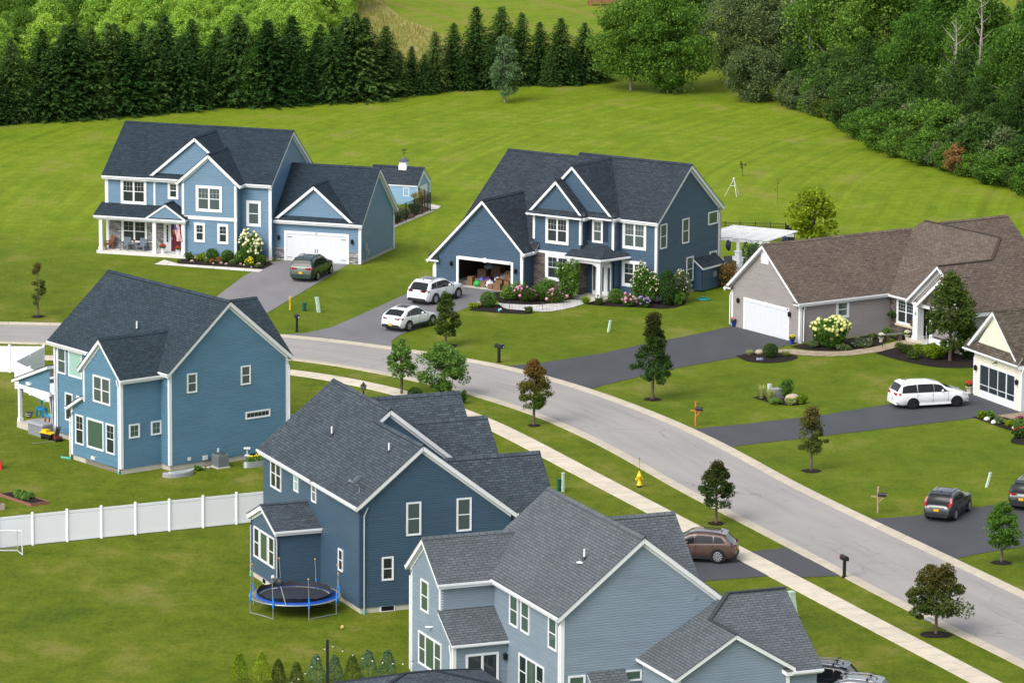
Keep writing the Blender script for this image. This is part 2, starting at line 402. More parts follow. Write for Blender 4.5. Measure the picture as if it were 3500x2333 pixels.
        for i, w in enumerate(ws):
            ww = tot*w/sum(ws); xa, xb = x, x+ww
            gi = gl[i]
            if gi not in ms: ms.append(gi)
            mi = ms.index(gi)
            oo = base_out+0.012
            if i: fbox(F, face, off, xa-mull, xa, c, d, o-0.006)
            mt = meet if isinstance(meet, bool) else meet[i]
            # sash
            for (p, q, e, f) in ((xa, xa+frm, c, d), (xb-frm, xb, c, d), (xa+frm, xb-frm, c, c+frm), (xa+frm, xb-frm, d-frm, d)): fbox(F, face, off, p, q, e, f, o-0.018)
            zm = (c+d)/2
            if mt: fbox(F, face, off, xa+frm, xb-frm, zm-0.028, zm+0.028, o-0.022)
            fbox(G, face, off, xa, xb, c, d, oo, mi)
            if grid:
                gz0 = zm if (mt and grid[2:] != ('full',)) else c
                for k in range(1, grid[0]):
                    xs = xa+(xb-xa)*k/grid[0]; fbox(F, face, off, xs-0.005, xs+0.005, gz0+.03, d-frm, oo+0.006)
                for k in range(1, grid[1]):
                    zs = gz0+(d-gz0)*k/grid[1]; fbox(F, face, off, xa+frm, xb-frm, zs-0.005, zs+0.005, oo+0.009)
            x = xb+mull
        w = F.build(name, WHITE, s.root); G.build('pane', ms, w); return w
    def garage_door(s, face, off, s0, s1, z0, z1, trim=0.16, rows=4, cols=8, hw=True):
        F = MB(); fbox(F, face, off, s0-trim, s0, z0, z1+trim, 0.07); fbox(F, face, off, s1, s1+trim, z0, z1+trim, 0.07); fbox(F, face, off, s0, s1, z1, z1+trim, 0.075)
        fr = F.build('garage_door_frame', WHITE, s.root)
        D = MB(); fbox(D, face, off, s0, s1, z0, z1, 0.03)
        rh = (z1-z0)/rows; cw = (s1-s0)/cols
        for i in range(rows):
            for k in range(cols):
                fbox(D, face, off, s0+k*cw+.07, s0+(k+1)*cw-.07, z0+i*rh+.08, z0+(i+1)*rh-.08, 0.04)
            if i: fbox(D, face, off, s0, s1, z0+i*rh-.012, z0+i*rh+.012, 0.024+.012)
        d = D.build('garage_door', mat('garage_door_white', (0.62, 0.645, 0.69), 0.5), s.root)
        if hw:
            H = MB()
            for zz in (z0+rh*.5, z1-rh*.5):
                for a in (s0+.05, s1-.45): fbox(H, face, off, a, a+.4, zz-.02, zz+.02, 0.05)
            m = (s0+s1)/2
            for a in (m-.12, m+.06): fbox(H, face, off, a, a+.05, z0+rh*1.35, z0+rh*1.9, 0.055)
            H.build('hinge', BLACK, d)
        return d
    def lantern(s, face, off, ss, z):
        L = MB(); c = Vector(P3(face, off, ss, z, 0.16)); w = Vector(P3(face, off, ss, z, 0.02))
        fbox(L, face, off, ss-.06, ss+.06, z-.12, z+.12, 0.05)
        L.bar(w+Vector((0, 0, .1)), c+Vector((0, 0, .2)), 0.03)
        L.lathe([(0.05, -.16), (0.09, -.14), (0.11, .1), (0.13, .12), (0.03, .22), (0.0, .26)], tuple(c), 6)
        return L.build('wall_lantern', BLACK, s.root)
    def post(s, u, v, z0, z1, w=0.22, name='porch_column'):
        m = MB(); h = w/2
        m.box(u-h, u+h, v-h, v+h, z0+.25, z1-.15)
        m.box(u-h-.04, u+h+.04, v-h-.04, v+h+.04, z0, z0+.25); m.box(u-h-.03, u+h+.03, v-h-.03, v+h+.03, z1-.15, z1)
        return m.build(name, WHITE, s.root)
    def text(s, txt, face, off, ss, z, size, m, out=0.09):
        cu = bpy.data.curves.new('house_number', 'FONT'); cu.body = txt; cu.size = size; cu.extrude = 0.005; cu.align_x = 'CENTER'; cu.align_y = 'CENTER'
        tmp = bpy.data.objects.new('tmp', cu); COL.objects.link(tmp); dg = bpy.context.evaluated_depsgraph_get()
        me = bpy.data.meshes.new_from_object(tmp.evaluated_get(dg)); bpy.data.objects.remove(tmp)
        me.materials.clear(); me.materials.append(m)
        o = bpy.data.objects.new('house_number', me); COL.objects.link(o); o.parent = s.root; o.location = P3(face, off, ss, z, out)
        o.rotation_euler = {'f': (PI/2, 0, 0), 'r': (PI/2, 0, PI/2), 'b': (PI/2, 0, PI), 'l': (PI/2, 0, -PI/2)}[face]
        return o
def vent_pipe(h, ro, u, v, z, hh=0.55):
    m = MB(); m.tube([(u, v, z-0.1), (u, v, z+hh)], 0.055, 8); m.lathe([(0.16, 0.02), (0.08, 0.12), (0.07, 0.16)], (u, v, z), 8, 1)
    o = m.build('vent_pipe', [WHITE, BLACK], ro); return o

SID_A = siding('siding_light_blue', (0.106, 0.204, 0.308)); SID_B = siding('siding_navy', (0.037, 0.080, 0.134))
SID_C = siding('siding_mid_blue', (0.092, 0.203, 0.297)); SID_D = siding('siding_dark_slate_blue', (0.042, 0.084, 0.132))
SID_E = siding('siding_grey_blue', (0.200, 0.258, 0.318)); SID_F = siding('siding_warm_grey', (0.292, 0.268, 0.262)); SID_G = siding('siding_cream', (0.74, 0.71, 0.57))
SH_A = shingle('shingle_blue_black', (0.018, 0.030, 0.042), (0.028, 0.044, 0.060)); SH_B = shingle('shingle_charcoal', (0.025, 0.034, 0.046), (0.041, 0.053, 0.067))
SH_C = shingle('shingle_slate', (0.025, 0.039, 0.051), (0.038, 0.056, 0.07)); SH_D = shingle('shingle_grey', (0.044, 0.057, 0.071), (0.072, 0.090, 0.107), 0.9)
SH_E = shingle('shingle_mid_grey', (0.090, 0.104, 0.116), (0.115, 0.131, 0.146), 0.6); SH_F = shingle('shingle_brown', (0.105, 0.08, 0.064), (0.15, 0.119, 0.097)); SH_G = shingle('shingle_brown_grey', (0.07, 0.055, 0.042), (0.13, 0.11, 0.085))
STONE_L = stonework('stone_light_grey', [(0.10, 0.10, 0.11), (0.22, 0.21, 0.22), (0.36, 0.35, 0.36), (0.52, 0.49, 0.46)])
STONE_B = stonework('stone_brown', [(0.05, 0.045, 0.045), (0.11, 0.095, 0.09), (0.17, 0.14, 0.12), (0.26, 0.20, 0.155)])

# ---------------------------------------------------------------- A: light blue two-storey with a porch
h = House('house', (-11.66, -2.58, 0), -18.5, 'light blue two storey house with a front porch, maroon door and dark roof', 'house', SID_A, SH_A, 0.3)
A = h
h.gable('u', -20.65, -7.05, (-1.15, 5.95), (3.6, 9.5), (8.2, 6.0), oe=0.35, walls='1ab', gut='01', o1=0.25)
W_ = h.wall
lapwall(W_, 'f', -0.8, [(-20.65, 0.3), (-7.05, 0.3), (-7.05, 6.05), (-20.65, 6.05)])
h.gable('v', -0.8, 3.4, (-17.2, 5.97), (-13.2, 9.28), (-9.2, 5.97), oe=0.1, walls='', gut='', o0=0.3, o1=0)
lapwall(W_, 'f', -0.82, [(-16.9, 6.1), (-9.5, 6.1), (-13.2, 9.1)])
h.shed('f', -0.82, -17.15, -13.6, 0.4, 5.98, 6.3, td=0.12)
h.gable('v', -1.9, 2.2, (-14.3, 5.93), (-11.65, 8.22), (-9.0, 5.93), oe=0.45, walls='01a', gut='01', o0=0.3, o1=0)
h.board('f', -1.9, -13.9, -9.35, 3.1, 3.36, 0.09)
h.gable('u', -7.1, 0.0, (-0.35, 3.14), (3.75, 6.95), (7.8, 3.2), oe=0.35, walls='1b', gut='01', o0=0.0, o1=0.3)
lapwall(W_, 'f', 0, [(-7.05, 0.95), (-6.02, 0.95), (-6.02, 2.2), (-7.05, 2.2)]); lapwall(W_, 'f', 0, [(-1.1, 0.95), (0, 0.95), (0, 2.2), (-1.1, 2.2)]); lapwall(W_, 'f', 0, [(-7.05, 2.2), (0, 2.2), (0, 3.2), (-7.05, 3.2)])
h.gable('v', -0.02, 2.6, (-7.0, 3.2), (-3.7, 5.95), (-0.4, 3.2), oe=0.05, walls='', gut='', o0=0.32, o1=0)
lapwall(W_, 'f', -0.03, [(-6.7, 3.35), (-0.7, 3.35), (-3.7, 5.75)])
h.shed('f', -0.03, -6.9, -0.5, 0.36, 3.16, 3.5, td=0.1, gut=False)
st = MB()
for s0, s1 in ((-7.05, -6.18), (-0.95, 0.0)): stonewall(st, 'f', 0, [(s0, 0), (s1, 0), (s1, 0.95), (s0, 0.95)])
stonewall(st, 'f', -0.8, [(-20.65, 0.2), (-15.9, 0.2), (-15.9, 3.2), (-20.65, 3.2)])
[q.build('stone_facing', STONE_L, h.root) for q in STONES]; STONES.clear()
h.garage_door('f', 0, -6.02, -1.1, 0, 2.12, 0.2)
h.text('56', 'f', 0, -3.55, 2.22, 0.2, BLACK, 0.085)
h.lantern('f', 0, -6.65, 1.75); h.lantern('f', 0, -0.62, 1.75)
h.win('f', -0.8, -19.46, -17.3, 3.79, 5.77, 2, True, (3, 2), GLASS, 0.2)
h.win('f', -0.8, -15.52, -14.63, 4.36, 5.71, 1, True, (2, 2), GLASS, 0.17)
h.win('f', -0.8, -9.01, -7.8, 2.62, 4.62, 1, True, None, [GLASSB], 0.2)
h.win('f', -0.8, -19.42, -17.28, 0.75, 2.6, 2, True, (2, 2), GLASS, 0.16, base_out=0.055)
h.win('f', -1.9, -12.74, -10.57, 3.73, 5.76, 2, True, (3, 2), GLASSB, 0.2)
h.win('f', -1.9, -12.89, -11.99, 1.33, 2.84, 1, True, (2, 2), GLASS, 0.17); h.win('f', -1.9, -10.97, -10.06, 1.3, 2.85, 1, True, (2, 2), GLASS, 0.17)
for (u, v, z0, z1, du, dv) in ((-20.65, -0.8, 0.3, 5.9, -1, -1), (-7.05, -0.8, 0.05, 5.9, 1, -1), (-13.85, -1.9, 3.4, 5.85, -1, -1), (-9.45, -1.9, 0.1, 5.85, 1, -1), (0, 0, 0.05, 3.1, 1, -1), (0, 7.4, 0.3, 3.1, 1, 1), (-7.05, 7.7, 0.3, 5.9, 1, 1)): h.corner(u, v, z0, z1, du, dv)
h.board('f', -0.8, -16.72, -16.56, 3.6, 5.9)
h.spout(0.09, -0.12, 3.05, 0.1, d=(0, -.6)); h.spout(-6.94, -0.92, 5.9, 0.1, d=(0, -.6)); h.spout(-20.75, -0.85, 5.9, 3.7, d=(0, -.6)); h.spout(0.1, 7.35, 3.1, 0.1, d=(0, .6))
# porch
m = MB(); m.box(-20.95, -13.45, -2.25, -0.82, 0.02, 0.25); m.build('porch_floor', mat('porch_concrete', (0.62, 0.61, 0.58), 0.8, var=0.06), h.root)
h.shed('f', -0.8, -21.1, -13.4, 1.65, 3.02, 3.78, td=0.22)
h.board('f', -2.2, -20.9, -13.5, 2.7, 2.98, 0.1, 'porch_beam')
h.gable('v', -2.35, -0.8, (-16.75, 3.08), (-15.1, 4.2), (-13.4, 3.08), oe=0.08, walls='', gut='', o0=0.12, o1=0, td=0.18)
lapwall(W_, 'f', -2.36, [(-16.5, 3.1), (-13.65, 3.1), (-15.1, 4.05)])
for u in (-20.6, -16.12, -13.72): h.post(u, -2.1, 0.25, 2.85, 0.28)
# front door with sidelight
h.board('f', -0.8, -15.9, -13.9, 0.25, 2.6, 0.05, 'door_surround')
m = MB(); fbox(m, 'f', -0.8, -15.27, -14.35, 0.3, 2.42, 0.075); dr = m.build('front_door', mat('maroon_paint', (0.10, 0.008, 0.025), 0.4), h.root)
m = MB(); fbox(m, 'f', -0.8, -15.22, -15.16, 1.2, 1.4, 0.1); m.build('door_handle', GREYM, dr)
m = MB()
for k in range(14):
    a = 2*PI*k/14; m.blob((-14.81+.22*math.cos(a), -0.95, 1.85+.22*math.sin(a)), 0.07, 6, 4, 0.2)
m.build('wreath', mat('wreath_flowers', (0.30, 0.20, 0.10), 0.9, var=0.4, vscale=9), dr)
h.win('f', -0.8, -15.72, -15.42, 0.9, 2.4, 1, False, (1, 5, 'full'), GLASS, 0.05, name='sidelight', base_out=0.045)
m = MB(); fbox(m, 'r', 0, 1.05, 1.3, 0.9, 1.5, 0.12); fbox(m, 'r', 0, 1.5, 1.75, 0.55, 0.95, 0.12); m.tube([(0.08, 1.2, 0.05), (0.08, 1.2, 0.95)], 0.04, 6); m.build('utility_meter', mat('meter_grey', (0.35, 0.38, 0.4), 0.5), h.root)
h.end()

# ---------------------------------------------------------------- B: navy two-storey, garage open
h = House('house', (10.57, -17.61, 0), -33.5, 'navy blue two storey house with its garage door open on piled boxes', 'house', SID_B, SH_B, 0.25)
B = h
W_ = h.wall
h.gable('u', -9.6, 0, (-0.3, 5.92), (4.4, 9.66), (9.1, 5.92), oe=0.3, walls='1b', gut='01', o0=0, o1=0.3)
lapwall(W_, 'f', 0, [(-9.6, 0.25), (0, 0.25), (0, 6.0), (-9.6, 6.0)])
lapwall(W_, 'l', -9.6, [(0, 2.5), (8.8, 2.5), (8.8, 5.9), (4.4, 9.5), (0, 5.9)])
# mid bay with the tall gable
h.gable('v', -0.85, 4.2, (-10.3, 6.0), (-6.75, 9.62), (-3.05, 6.0), oe=0.12, walls='1', gut='1', o0=0.28, o1=0)
lapwall(W_, 'f', -0.85, [(-9.4, 0.25), (-3.2, 0.25), (-3.2, 6.0), (-9.4, 6.0)])
lapwall(W_, 'f', -0.87, [(-10.0, 6.1), (-3.4, 6.1), (-6.75, 9.4)])
h.shed('f', -0.87, -6.0, -3.1, 0.4, 5.98, 6.3, td=0.12, gut=True)
# left bay
h.gable('v', -1.65, 3.0, (-10.15, 5.98), (-7.65, 8.55), (-5.15, 5.98), oe=0.4, walls='01', gut='01', o0=0.3, o1=0)
lapwall(W_, 'f', -1.65, [(-9.7, 3.1), (-5.55, 3.1), (-5.55, 6.1), (-9.7, 6.1)])
lapwall(W_, 'f', -1.67, [(-9.85, 6.1), (-5.45, 6.1), (-7.65, 8.35)])
h.shed('f', -1.67, -10.1, -5.2, 0.42, 5.96, 6.32, td=0.12, gut=True)
h.board('f', -1.65, -9.72, -5.5, 3.02, 3.2, 0.1)
st = MB(); stonewall(st, 'f', -1.65, [(-9.7, 0), (-5.55, 0), (-5.55, 3.02), (-9.7, 3.02)]); stonewall(st, 'r', -5.55, [(-1.65, 0), (-0.85, 0), (-0.85, 3.1), (-1.65, 3.1)]); [q.build('stone_facing', STONE_B, h.root) for q in STONES]; STONES.clear()
# garage wing
h.gable('v', -3.2, 1.9, (-18.05, 1.85), (-13.1, 6.78), (-9.35, 3.12), oe=0.55, oe1=0.35, walls='', gut='01', o0=0.35, o1=0)
zl, zrr = 2.3, 3.36
lapwall(W_, 'f', -3.2, [(-17.5, 0), (-15.35, 0), (-15.35, 2.12), (-17.5, 2.12)]); lapwall(W_, 'f', -3.2, [(-10.66, 0), (-9.7, 0), (-9.7, 2.12), (-10.66, 2.12)])
lapwall(W_, 'f', -3.2, [(-17.5, 2.12), (-9.7, 2.12), (-9.7, 3.3), (-13.1, 6.62), (-17.5, 2.25)])
lapwall(W_, 'r', -9.7, [(-3.2, 0.2), (-1.65, 0.2), (-1.65, 3.4), (-3.2, 3.4)]); lapwall(W_, 'l', -17.5, [(-3.2, 0), (3, 0), (3, 2.2), (-3.2, 2.2)])
h.gable('u', -16.45, -9.7, (-2.3, 3.42), (5.4, 9.2), (11.0, 5.0), oe=0.3, walls='1', gut='', o0=0.25, o1=-0.1, base=0.25)
lapwall(W_, 'l', -16.45, [(-0.6, 2.4), (10.7, 2.4), (10.7, 5.0), (5.4, 9.0), (-0.6, 4.4)])
h.shed('f', -1.66, -9.95, -9.2, 0.62, 3.12, 3.75, td=0.15, gut=True)
h.gutter((-17.95, -3.5, 1.82), (-17.0, -3.5, 1.82)); 
R, T = MB(), MB(); h.slab(R, T, [(-18.0, -3.5, 1.88), (-17.05, -3.5, 1.88), (-17.3, -3.2, 2.3), (-18.0, -3.2, 2.3)], 0.1); rr_ = R.build('roof', SH_B, h.root); T.build('fascia', WHITE, rr_)
# garage opening: frame, interior shell
F = MB(); fbox(F, 'f', -3.2, -15.55, -15.35, 0, 2.32, 0.07); fbox(F, 'f', -3.2, -10.66, -10.46, 0, 2.32, 0.07); fbox(F, 'f', -3.2, -15.35, -10.66, 2.12, 2.36, 0.075); fbox(F, 'f', -3.2, -13.12, -12.88, 2.08, 2.42, 0.1)
F.build('garage_door_frame', WHITE, h.root)
I = MB(); x0, x1, y0, y1, zt = -17.3, -9.9, -3.17, 3.4, 2.6
I.face([(x0, y0, 0.03), (x1, y0, 0.03), (x1, y1, 0.03), (x0, y1, 0.03)], 0); I.face([(x0, y1, 0), (x1, y1, 0), (x1, y1, zt), (x0, y1, zt)], 1); I.face([(x0, y0, 0), (x0, y1, 0), (x0, y1, zt), (x0, y0, zt)], 1); I.face([(x1, y0, 0), (x1, y1, 0), (x1, y1, zt), (x1, y0, zt)], 1); I.face([(x0, y0, zt), (x1, y0, zt), (x1, y1, zt), (x0, y1, zt)], 1)
I.box(-15.3, -10.7, -3.0, 1.2, 2.3, 2.36, 2); I.box(-12.2, -11.5, 3.36, 3.39, 1.0, 1.9, 2)
I.build('garage_interior', [CONC, mat('garage_board', (0.11, 0.075, 0.055), 0.9), mat('raised_door', (0.6, 0.6, 0.6), 0.5)], h.root)
h.text('52', 'f', -3.2, -10.72, 2.22, 0.17, BLACK, 0.085)
h.lantern('f', -3.2, -15.98, 1.72); h.lantern('f', -3.2, -10.2, 1.72)
h.win('f', 0, -2.92, -0.86, 3.72, 5.8, 2, True, (3, 2), GLASSB, 0.2); h.win('f', 0, -2.94, -0.86, 0.9, 2.86, 2, True, (2, 2), GLASS, 0.22)
h.win('f', -0.85, -5.03, -4.1, 4.07, 5.8, 1, True, (2, 2), GLASSB, 0.14)
for s0 in (-5.5, -4.08):
    m = MB(); fbox(m, 'f', -0.85, s0, s0+.42, 4.2, 5.62, 0.06); m.build('shutter', mat('navy_shutter', (0.012, 0.02, 0.045), 0.5), h.root)
h.win('f', -1.65, -8.62, -6.58, 3.78, 5.85, 2, True, (3, 2), GLASS, 0.2); h.win('f', -1.65, -8.62, -6.45, 1.0, 3.02, 2, True, (2, 2), GLASS, 0.24, base_out=0.055)
for (a, b, c, d) in ((0.4, 1.33, 3.85, 5.68), (3.5, 4.45, 3.82, 5.68), (7.2, 8.55, 4.72, 5.7), (4.15, 5.12, 0.87, 2.72), (7.45, 8.45, 0.9, 2.68)):
    h.win('r', 0, a, b, c, d, 1, c != 4.72, None, GLASSB if c < 4.5 else GLASSG, 0.07)
# fireplace bump-out
lapwall(W_, 'r', 0.7, [(5.35, 0.1), (8.1, 0.1), (8.1, 1.95), (5.35, 1.95)]); lapwall(W_, 'f', 5.35, [(0, 0.1), (0.7, 0.1), (0.7, 1.9), (0, 2.4)]); lapwall(W_, 'b', 8.1, [(0, 0.1), (0.7, 0.1), (0.7, 1.9), (0, 2.4)])
h.shed('r', 0, 5.15, 8.3, 0.9, 1.85, 2.5, td=0.16, gut=False)
m = MB(); fbox(m, 'r', 0.7, 6.9, 7.3, 0.95, 1.35, 0.1); m.build('flue_vent', GREYM, h.root)
for (u, v, z0, z1, du, dv) in ((0, 0, 0.25, 5.85, 1, -1), (0, 8.8, 0.25, 5.85, 1, 1), (-3.2, -0.85, 3.2, 5.85, 1, -1), (-5.55, -1.65, 3.9, 5.85, 1, -1), (-9.7, -1.65, 4.0, 5.85, -1, -1), (-9.7, -3.2, 0.1, 3.1, 1, -1), (-17.5, -3.2, 0.1, 1.85, -1, -1)): h.corner(u, v, z0, z1, du, dv)
h.spout(0.08, -0.13, 5.85, 0.2, d=(0, -.6)); h.spout(0.1, 8.9, 5.85, 0.2, m=GREYM, d=(0, .6)); h.spout(-9.6, -3.28, 3.0, 0.2, d=(.6, 0)); h.spout(-17.6, -3.3, 1.75, 0.1, d=(0, -.6))
# porch
m = MB(); m.box(-6.1, -3.0, -2.35, -0.85, 0.02, 0.2); m.build('porch_floor', CONC, h.root)
R, T = MB(), MB()
h.slab(R, T, [(-6.45, -2.5, 3.12), (-3.25, -2.5, 3.12), (-3.75, -0.85, 3.95), (-6.1, -0.85, 3.95)], 0.2); h.slab(R, T, [(-3.25, -2.5, 3.12), (-2.2, -0.05, 3.2), (-2.6, -0.05, 3.4), (-3.2, -0.85, 3.62), (-3.75, -0.85, 3.95)], 0.2)
rr_ = R.build('roof', SH_B, h.root); T.build('fascia', WHITE, rr_)
h.gutter((-6.45, -2.53, 3.08), (-3.2, -2.53, 3.08)); h.gutter((-3.2, -2.53, 3.08), (-2.2, -0.05, 3.1))
m = MB(); m.box(-6.1, -3.4, -2.3, -2.1, 2.72, 2.98); m.box(-3.55, -3.35, -2.1, -0.86, 2.72, 2.98)
for s0, s1 in ((-5.7, -5.2), (-4.2, -3.75)): m.prism([(s0, -2.25, 2.72), (s1, -2.25, 2.72), (s0 if s0 < -5 else s1, -2.25, 2.52)], (0, .1, 0))
m.build('porch_beam', WHITE, h.root)
for u in (-5.85, -3.58): h.post(u, -2.15, 0.2, 2.8, 0.3)
m = MB(); fbox(m, 'f', -0.85, -5.0, -3.35, 0.2, 2.62, 0.05); ds = m.build('door_surround', WHITE, h.root)
m = MB(); fbox(m, 'f', -0.85, -4.62, -3.75, 0.25, 2.5, 0.075); m.build('front_door', mat('white_door', (0.7, 0.72, 0.74), 0.4), h.root)
m = MB(); fbox(m, 'f', -0.85, -4.4, -3.98, 0.5, 2.3, 0.085); fbox(m, 'f', -0.85, -4.93, -4.72, 0.5, 2.3, 0.06); fbox(m, 'f', -0.85, -3.66, -3.45, 0.5, 2.3, 0.06); m.build('door_glass', GLASSB, h.root)
h.end()

# ---------------------------------------------------------------- C: mid blue, seen from its back corner
h = House('house', (-21.01, -76.92, 0), -52, 'mid blue two storey house seen from its back corner with covered patio', 'house', SID_C, SH_C, 0.33)
C_ = h; W_ = h.wall
roC = h.gable('u', -13.0, 0, (-0.3, 6.15), (4.38, 10.18), (9.15, 6.2), oe=0.3, walls='01ab', gut='01', o0=0.4, o1=0.3)
h.gable('v', -2.95, 3.0, (-5.4, 5.95), (-3.0, 8.15), (-0.6, 5.95), oe=0.35, walls='01a', gut='1', o0=0.3, o1=0)
h.fnd.box(-6.4, -0.95, -2.92, 0, -0.3, 0.34)
lapwall(W_, 'f', -2.95, [(-6.45, 0.33), (-5.05, 0.33), (-5.05, 4.1), (-6.45, 3.35)]); lapwall(W_, 'l', -6.45, [(-2.95, 0.33), (0, 0.33), (0, 3.4), (-2.95, 3.4)])
R, T = MB(), MB(); h.slab(R, T, [(-6.8, -3.25, 3.3), (-6.8, 0, 3.3), (-5.03, 0, 4.25), (-5.03, -3.25, 4.25)], 0.2); rr_ = R.build('roof', SH_C, h.root); T.build('fascia', WHITE, rr_); h.gutter((-6.83, -3.25, 3.25), (-6.83, 0, 3.25))
h.gable('v', 6.0, 9.6, (-8.6, 6.07), (-4.8, 9.1), (-1.0, 6.07), oe=0.3, walls='01b', gut='01', o0=0, o1=0.3)
vent_pipe(h, roC, -5.9, 1.55, 7.72, 0.6)
h.win('f', 0, -12.6, -11.62, 4.18, 5.87, 1, True, None, GLASSB, 0.08); h.win('f', 0, -11.3, -9.74, 4.18, 5.87, 1, False, None, GLASSP, 0.09); h.win('f', 0, -8.9, -7.9, 4.18, 5.87, 1, True, None, GLASSB, 0.08)
h.win('f', 0, -11.74, -10.85, 1.28, 3.07, 1, True, None, GLASS, 0.08); h.win('f', 0, -10.4, -9.5, 1.28, 3.07, 1, True, None, GLASSG, 0.08)
h.win('f', -2.95, -3.95, -2.03, 4.1, 5.8, 2, True, None, GLASSB, 0.09)
h.win('f', -2.95, -6.0, -5.05, 1.1, 2.98, 1, True, (2, 2), GLASS, 0.08); h.win('f', -2.95, -4.7, -2.8, 1.1, 2.98, 1, False, None, GLASSG, 0.1); h.win('f', -2.95, -2.55, -1.58, 1.1, 2.98, 1, True, (2, 2), GLASS, 0.08)
h.win('r', -0.95, -2.4, -1.62, 2.18, 3.06, 1, False, (2, 2, 'full'), GLASSG, 0.08); h.win('r', -0.95, -0.78, -0.03, 2.18, 3.06, 1, False, (2, 2, 'full'), GLASSG, 0.08)
h.win('r', 0, 1.27, 2.0, 4.73, 5.95, 1, True, None, GLASSB, 0.07); h.win('r', 0, 5.3, 6.03, 4.77, 5.97, 1, True, None, GLASSB, 0.07); h.win('r', 0, 5.64, 7.5, 2.55, 3.03, 1, False, (6, 1, 'full'), GLASS, 0.08)
m = MB(); fbox(m, 'r', -0.03, 5.95, 6.65, 0.02, 0.32, 0.05); m.build('basement_window', DARK, h.root)
for (u, v, z0, z1, du, dv) in ((0, 0, 0.33, 6.05, 1, -1), (0, 8.85, 0.33, 6.05, 1, 1), (-0.95, -2.95, 0.33, 5.9, 1, -1), (-5.05, -2.95, 3.9, 5.9, -1, -1), (-6.45, -2.95, 0.33, 3.3, -1, -1), (-13, 0, 0.33, 6.05, -1, -1)): h.corner(u, v, z0, z1, du, dv)
h.spout(-1.1, -3.05, 5.85, 0.1, d=(.5, 0)); h.spout(-6.55, -3.06, 3.1, 0.1, d=(-.8, 0)); h.spout(-12.6, -0.1, 6.0, 0.3, d=(0, -.6)); h.spout(0.1, 8.95, 6.0, 0.2, d=(0, .6))
m = MB(); m.tube([(-1.1, -3.05, -.05), (-1.1, -3.05, .2)], .07, 8); m.tube([(-6.55, -3.06, -.05), (-6.55, -3.06, .2)], .07, 8); m.tube([(-6.6, -3.1, .05), (-7.2, -3.3, .05)], .07, 8); m.build('drain_pipe', mat('drain_green', (0.10, 0.42, 0.33), 0.5), h.root)
m = MB(); fbox(m, 'r', 0, 1.3, 1.5, 0.5, 0.7, 0.1); fbox(m, 'r', 0, 2.4, 2.75, 0.4, 0.66, 0.12); fbox(m, 'f', -2.95, -4.2, -3.8, 0.42, 0.62, 0.12); fbox(m, 'r', 0, 3.5, 3.62, 0.35, 1.0, 0.1); m.build('wall_vent', mat('vent_white', (0.65, 0.66, 0.66), 0.5), h.root)
# covered patio on the left end
m = MB(); m.box(-16.8, -13.0, -0.5, 4.6, -0.1, 0.38); m.build('patio_slab', CONC, h.root)
R, T = MB(), MB(); h.slab(R, T, [(-17.3, -0.6, 3.05), (-17.3, 4.9, 3.05), (-13.0, 4.9, 4.6), (-13.0, -0.6, 4.6)], 0.2); rr_ = R.build('roof', SH_C, h.root); T.build('fascia', WHITE, rr_)
lapwall(W_, 'f', -0.35, [(-16.7, 2.85), (-13.0, 2.85), (-13.0, 4.4), (-16.7, 3.05)])
m = MB(); m.box(-16.75, -13.0, -0.42, -0.25, 2.6, 2.85); m.box(-16.78, -16.6, -0.3, 4.6, 2.6, 2.85); m.build('patio_beam', WHITE, h.root)
for v in (-0.33, 4.5): h.post(-16.65, v, 0.38, 2.65, 0.2, 'patio_post')
m = MB(); fbox(m, 'f', -0.35, -15.6, -15.15, 2.98, 3.15, 0.2); m.build('floodlight', WHITE, h.root)
h.end()

# ---------------------------------------------------------------- D: dark slate blue, trampoline behind it
h = House('house', (-8.16, -112.91, 0), -67.6, 'dark slate blue two storey house with a small back sunroom beside the trampoline', 'house', SID_D, SH_D, 0.32)
D_ = h; W_ = h.wall
roD = h.gable('u', -15.65, -7.0, (-0.3, 6.0), (4.35, 9.7), (9.0, 6.0), oe=0.3, walls='01ab', gut='0', o0=0.3, o1=0.3)
roD2 = h.gable('u', -7.0, 0, (-0.3, 6.0), (3.55, 9.1), (9.1, 4.9), oe=0.3, walls='01b', gut='01', o0=0, o1=0.3)
h.gable('v', 4.2, 10.0, (-14.6, 5.9), (-11.2, 9.45), (-7.8, 5.9), oe=0.3, walls='01b', gut='01', o0=0, o1=0.25)
h.gable('v', 4.4, 11.0, (-13.0, 4.6), (-9.4, 8.3), (-6.2, 5.0), oe=0.3, walls='01b', gut='01', o0=0, o1=0.2)
h.gable('v', 4.6, 11.8, (-7.5, 3.3), (-3.65, 7.35), (0.2, 3.3), oe=0.3, walls='01b', gut='01', o0=0, o1=0.25)
h.gable('v', -2.55, 1.0, (-10.7, 3.5), (-8.35, 4.5), (-5.95, 3.5), oe=0.25, walls='01a', gut='01', o0=0.25, o1=0)
vent_pipe(h, roD, -9.7, 1.95, 7.8); vent_pipe(h, roD2, -2.31, 2.55, 8.28)
h.win('f', 0, -14.3, -12.55, 4.14, 5.87, 2, True, None, GLASS, 0.08); h.win('f', 0, -10.42, -9.7, 4.7, 5.86, 1, True, None, GLASSP, 0.07); h.win('f', 0, -7.52, -6.8, 4.7, 5.86, 1, True, None, GLASSB, 0.07)
h.win('f', 0, -3.25, -2.55, 1.74, 2.98, 1, True, None, GLASS, 0.07)
h.win('f', -2.55, -9.95, -9.02, 1.25, 3.0, 1, True, None, GLASS, 0.08); h.win('f', -2.55, -8.93, -7.6, 1.25, 3.0, 1, False, None, GLASSG, 0.1); h.win('f', -2.55, -7.5, -6.55, 1.25, 3.0, 1, True, None, GLASS, 0.08)
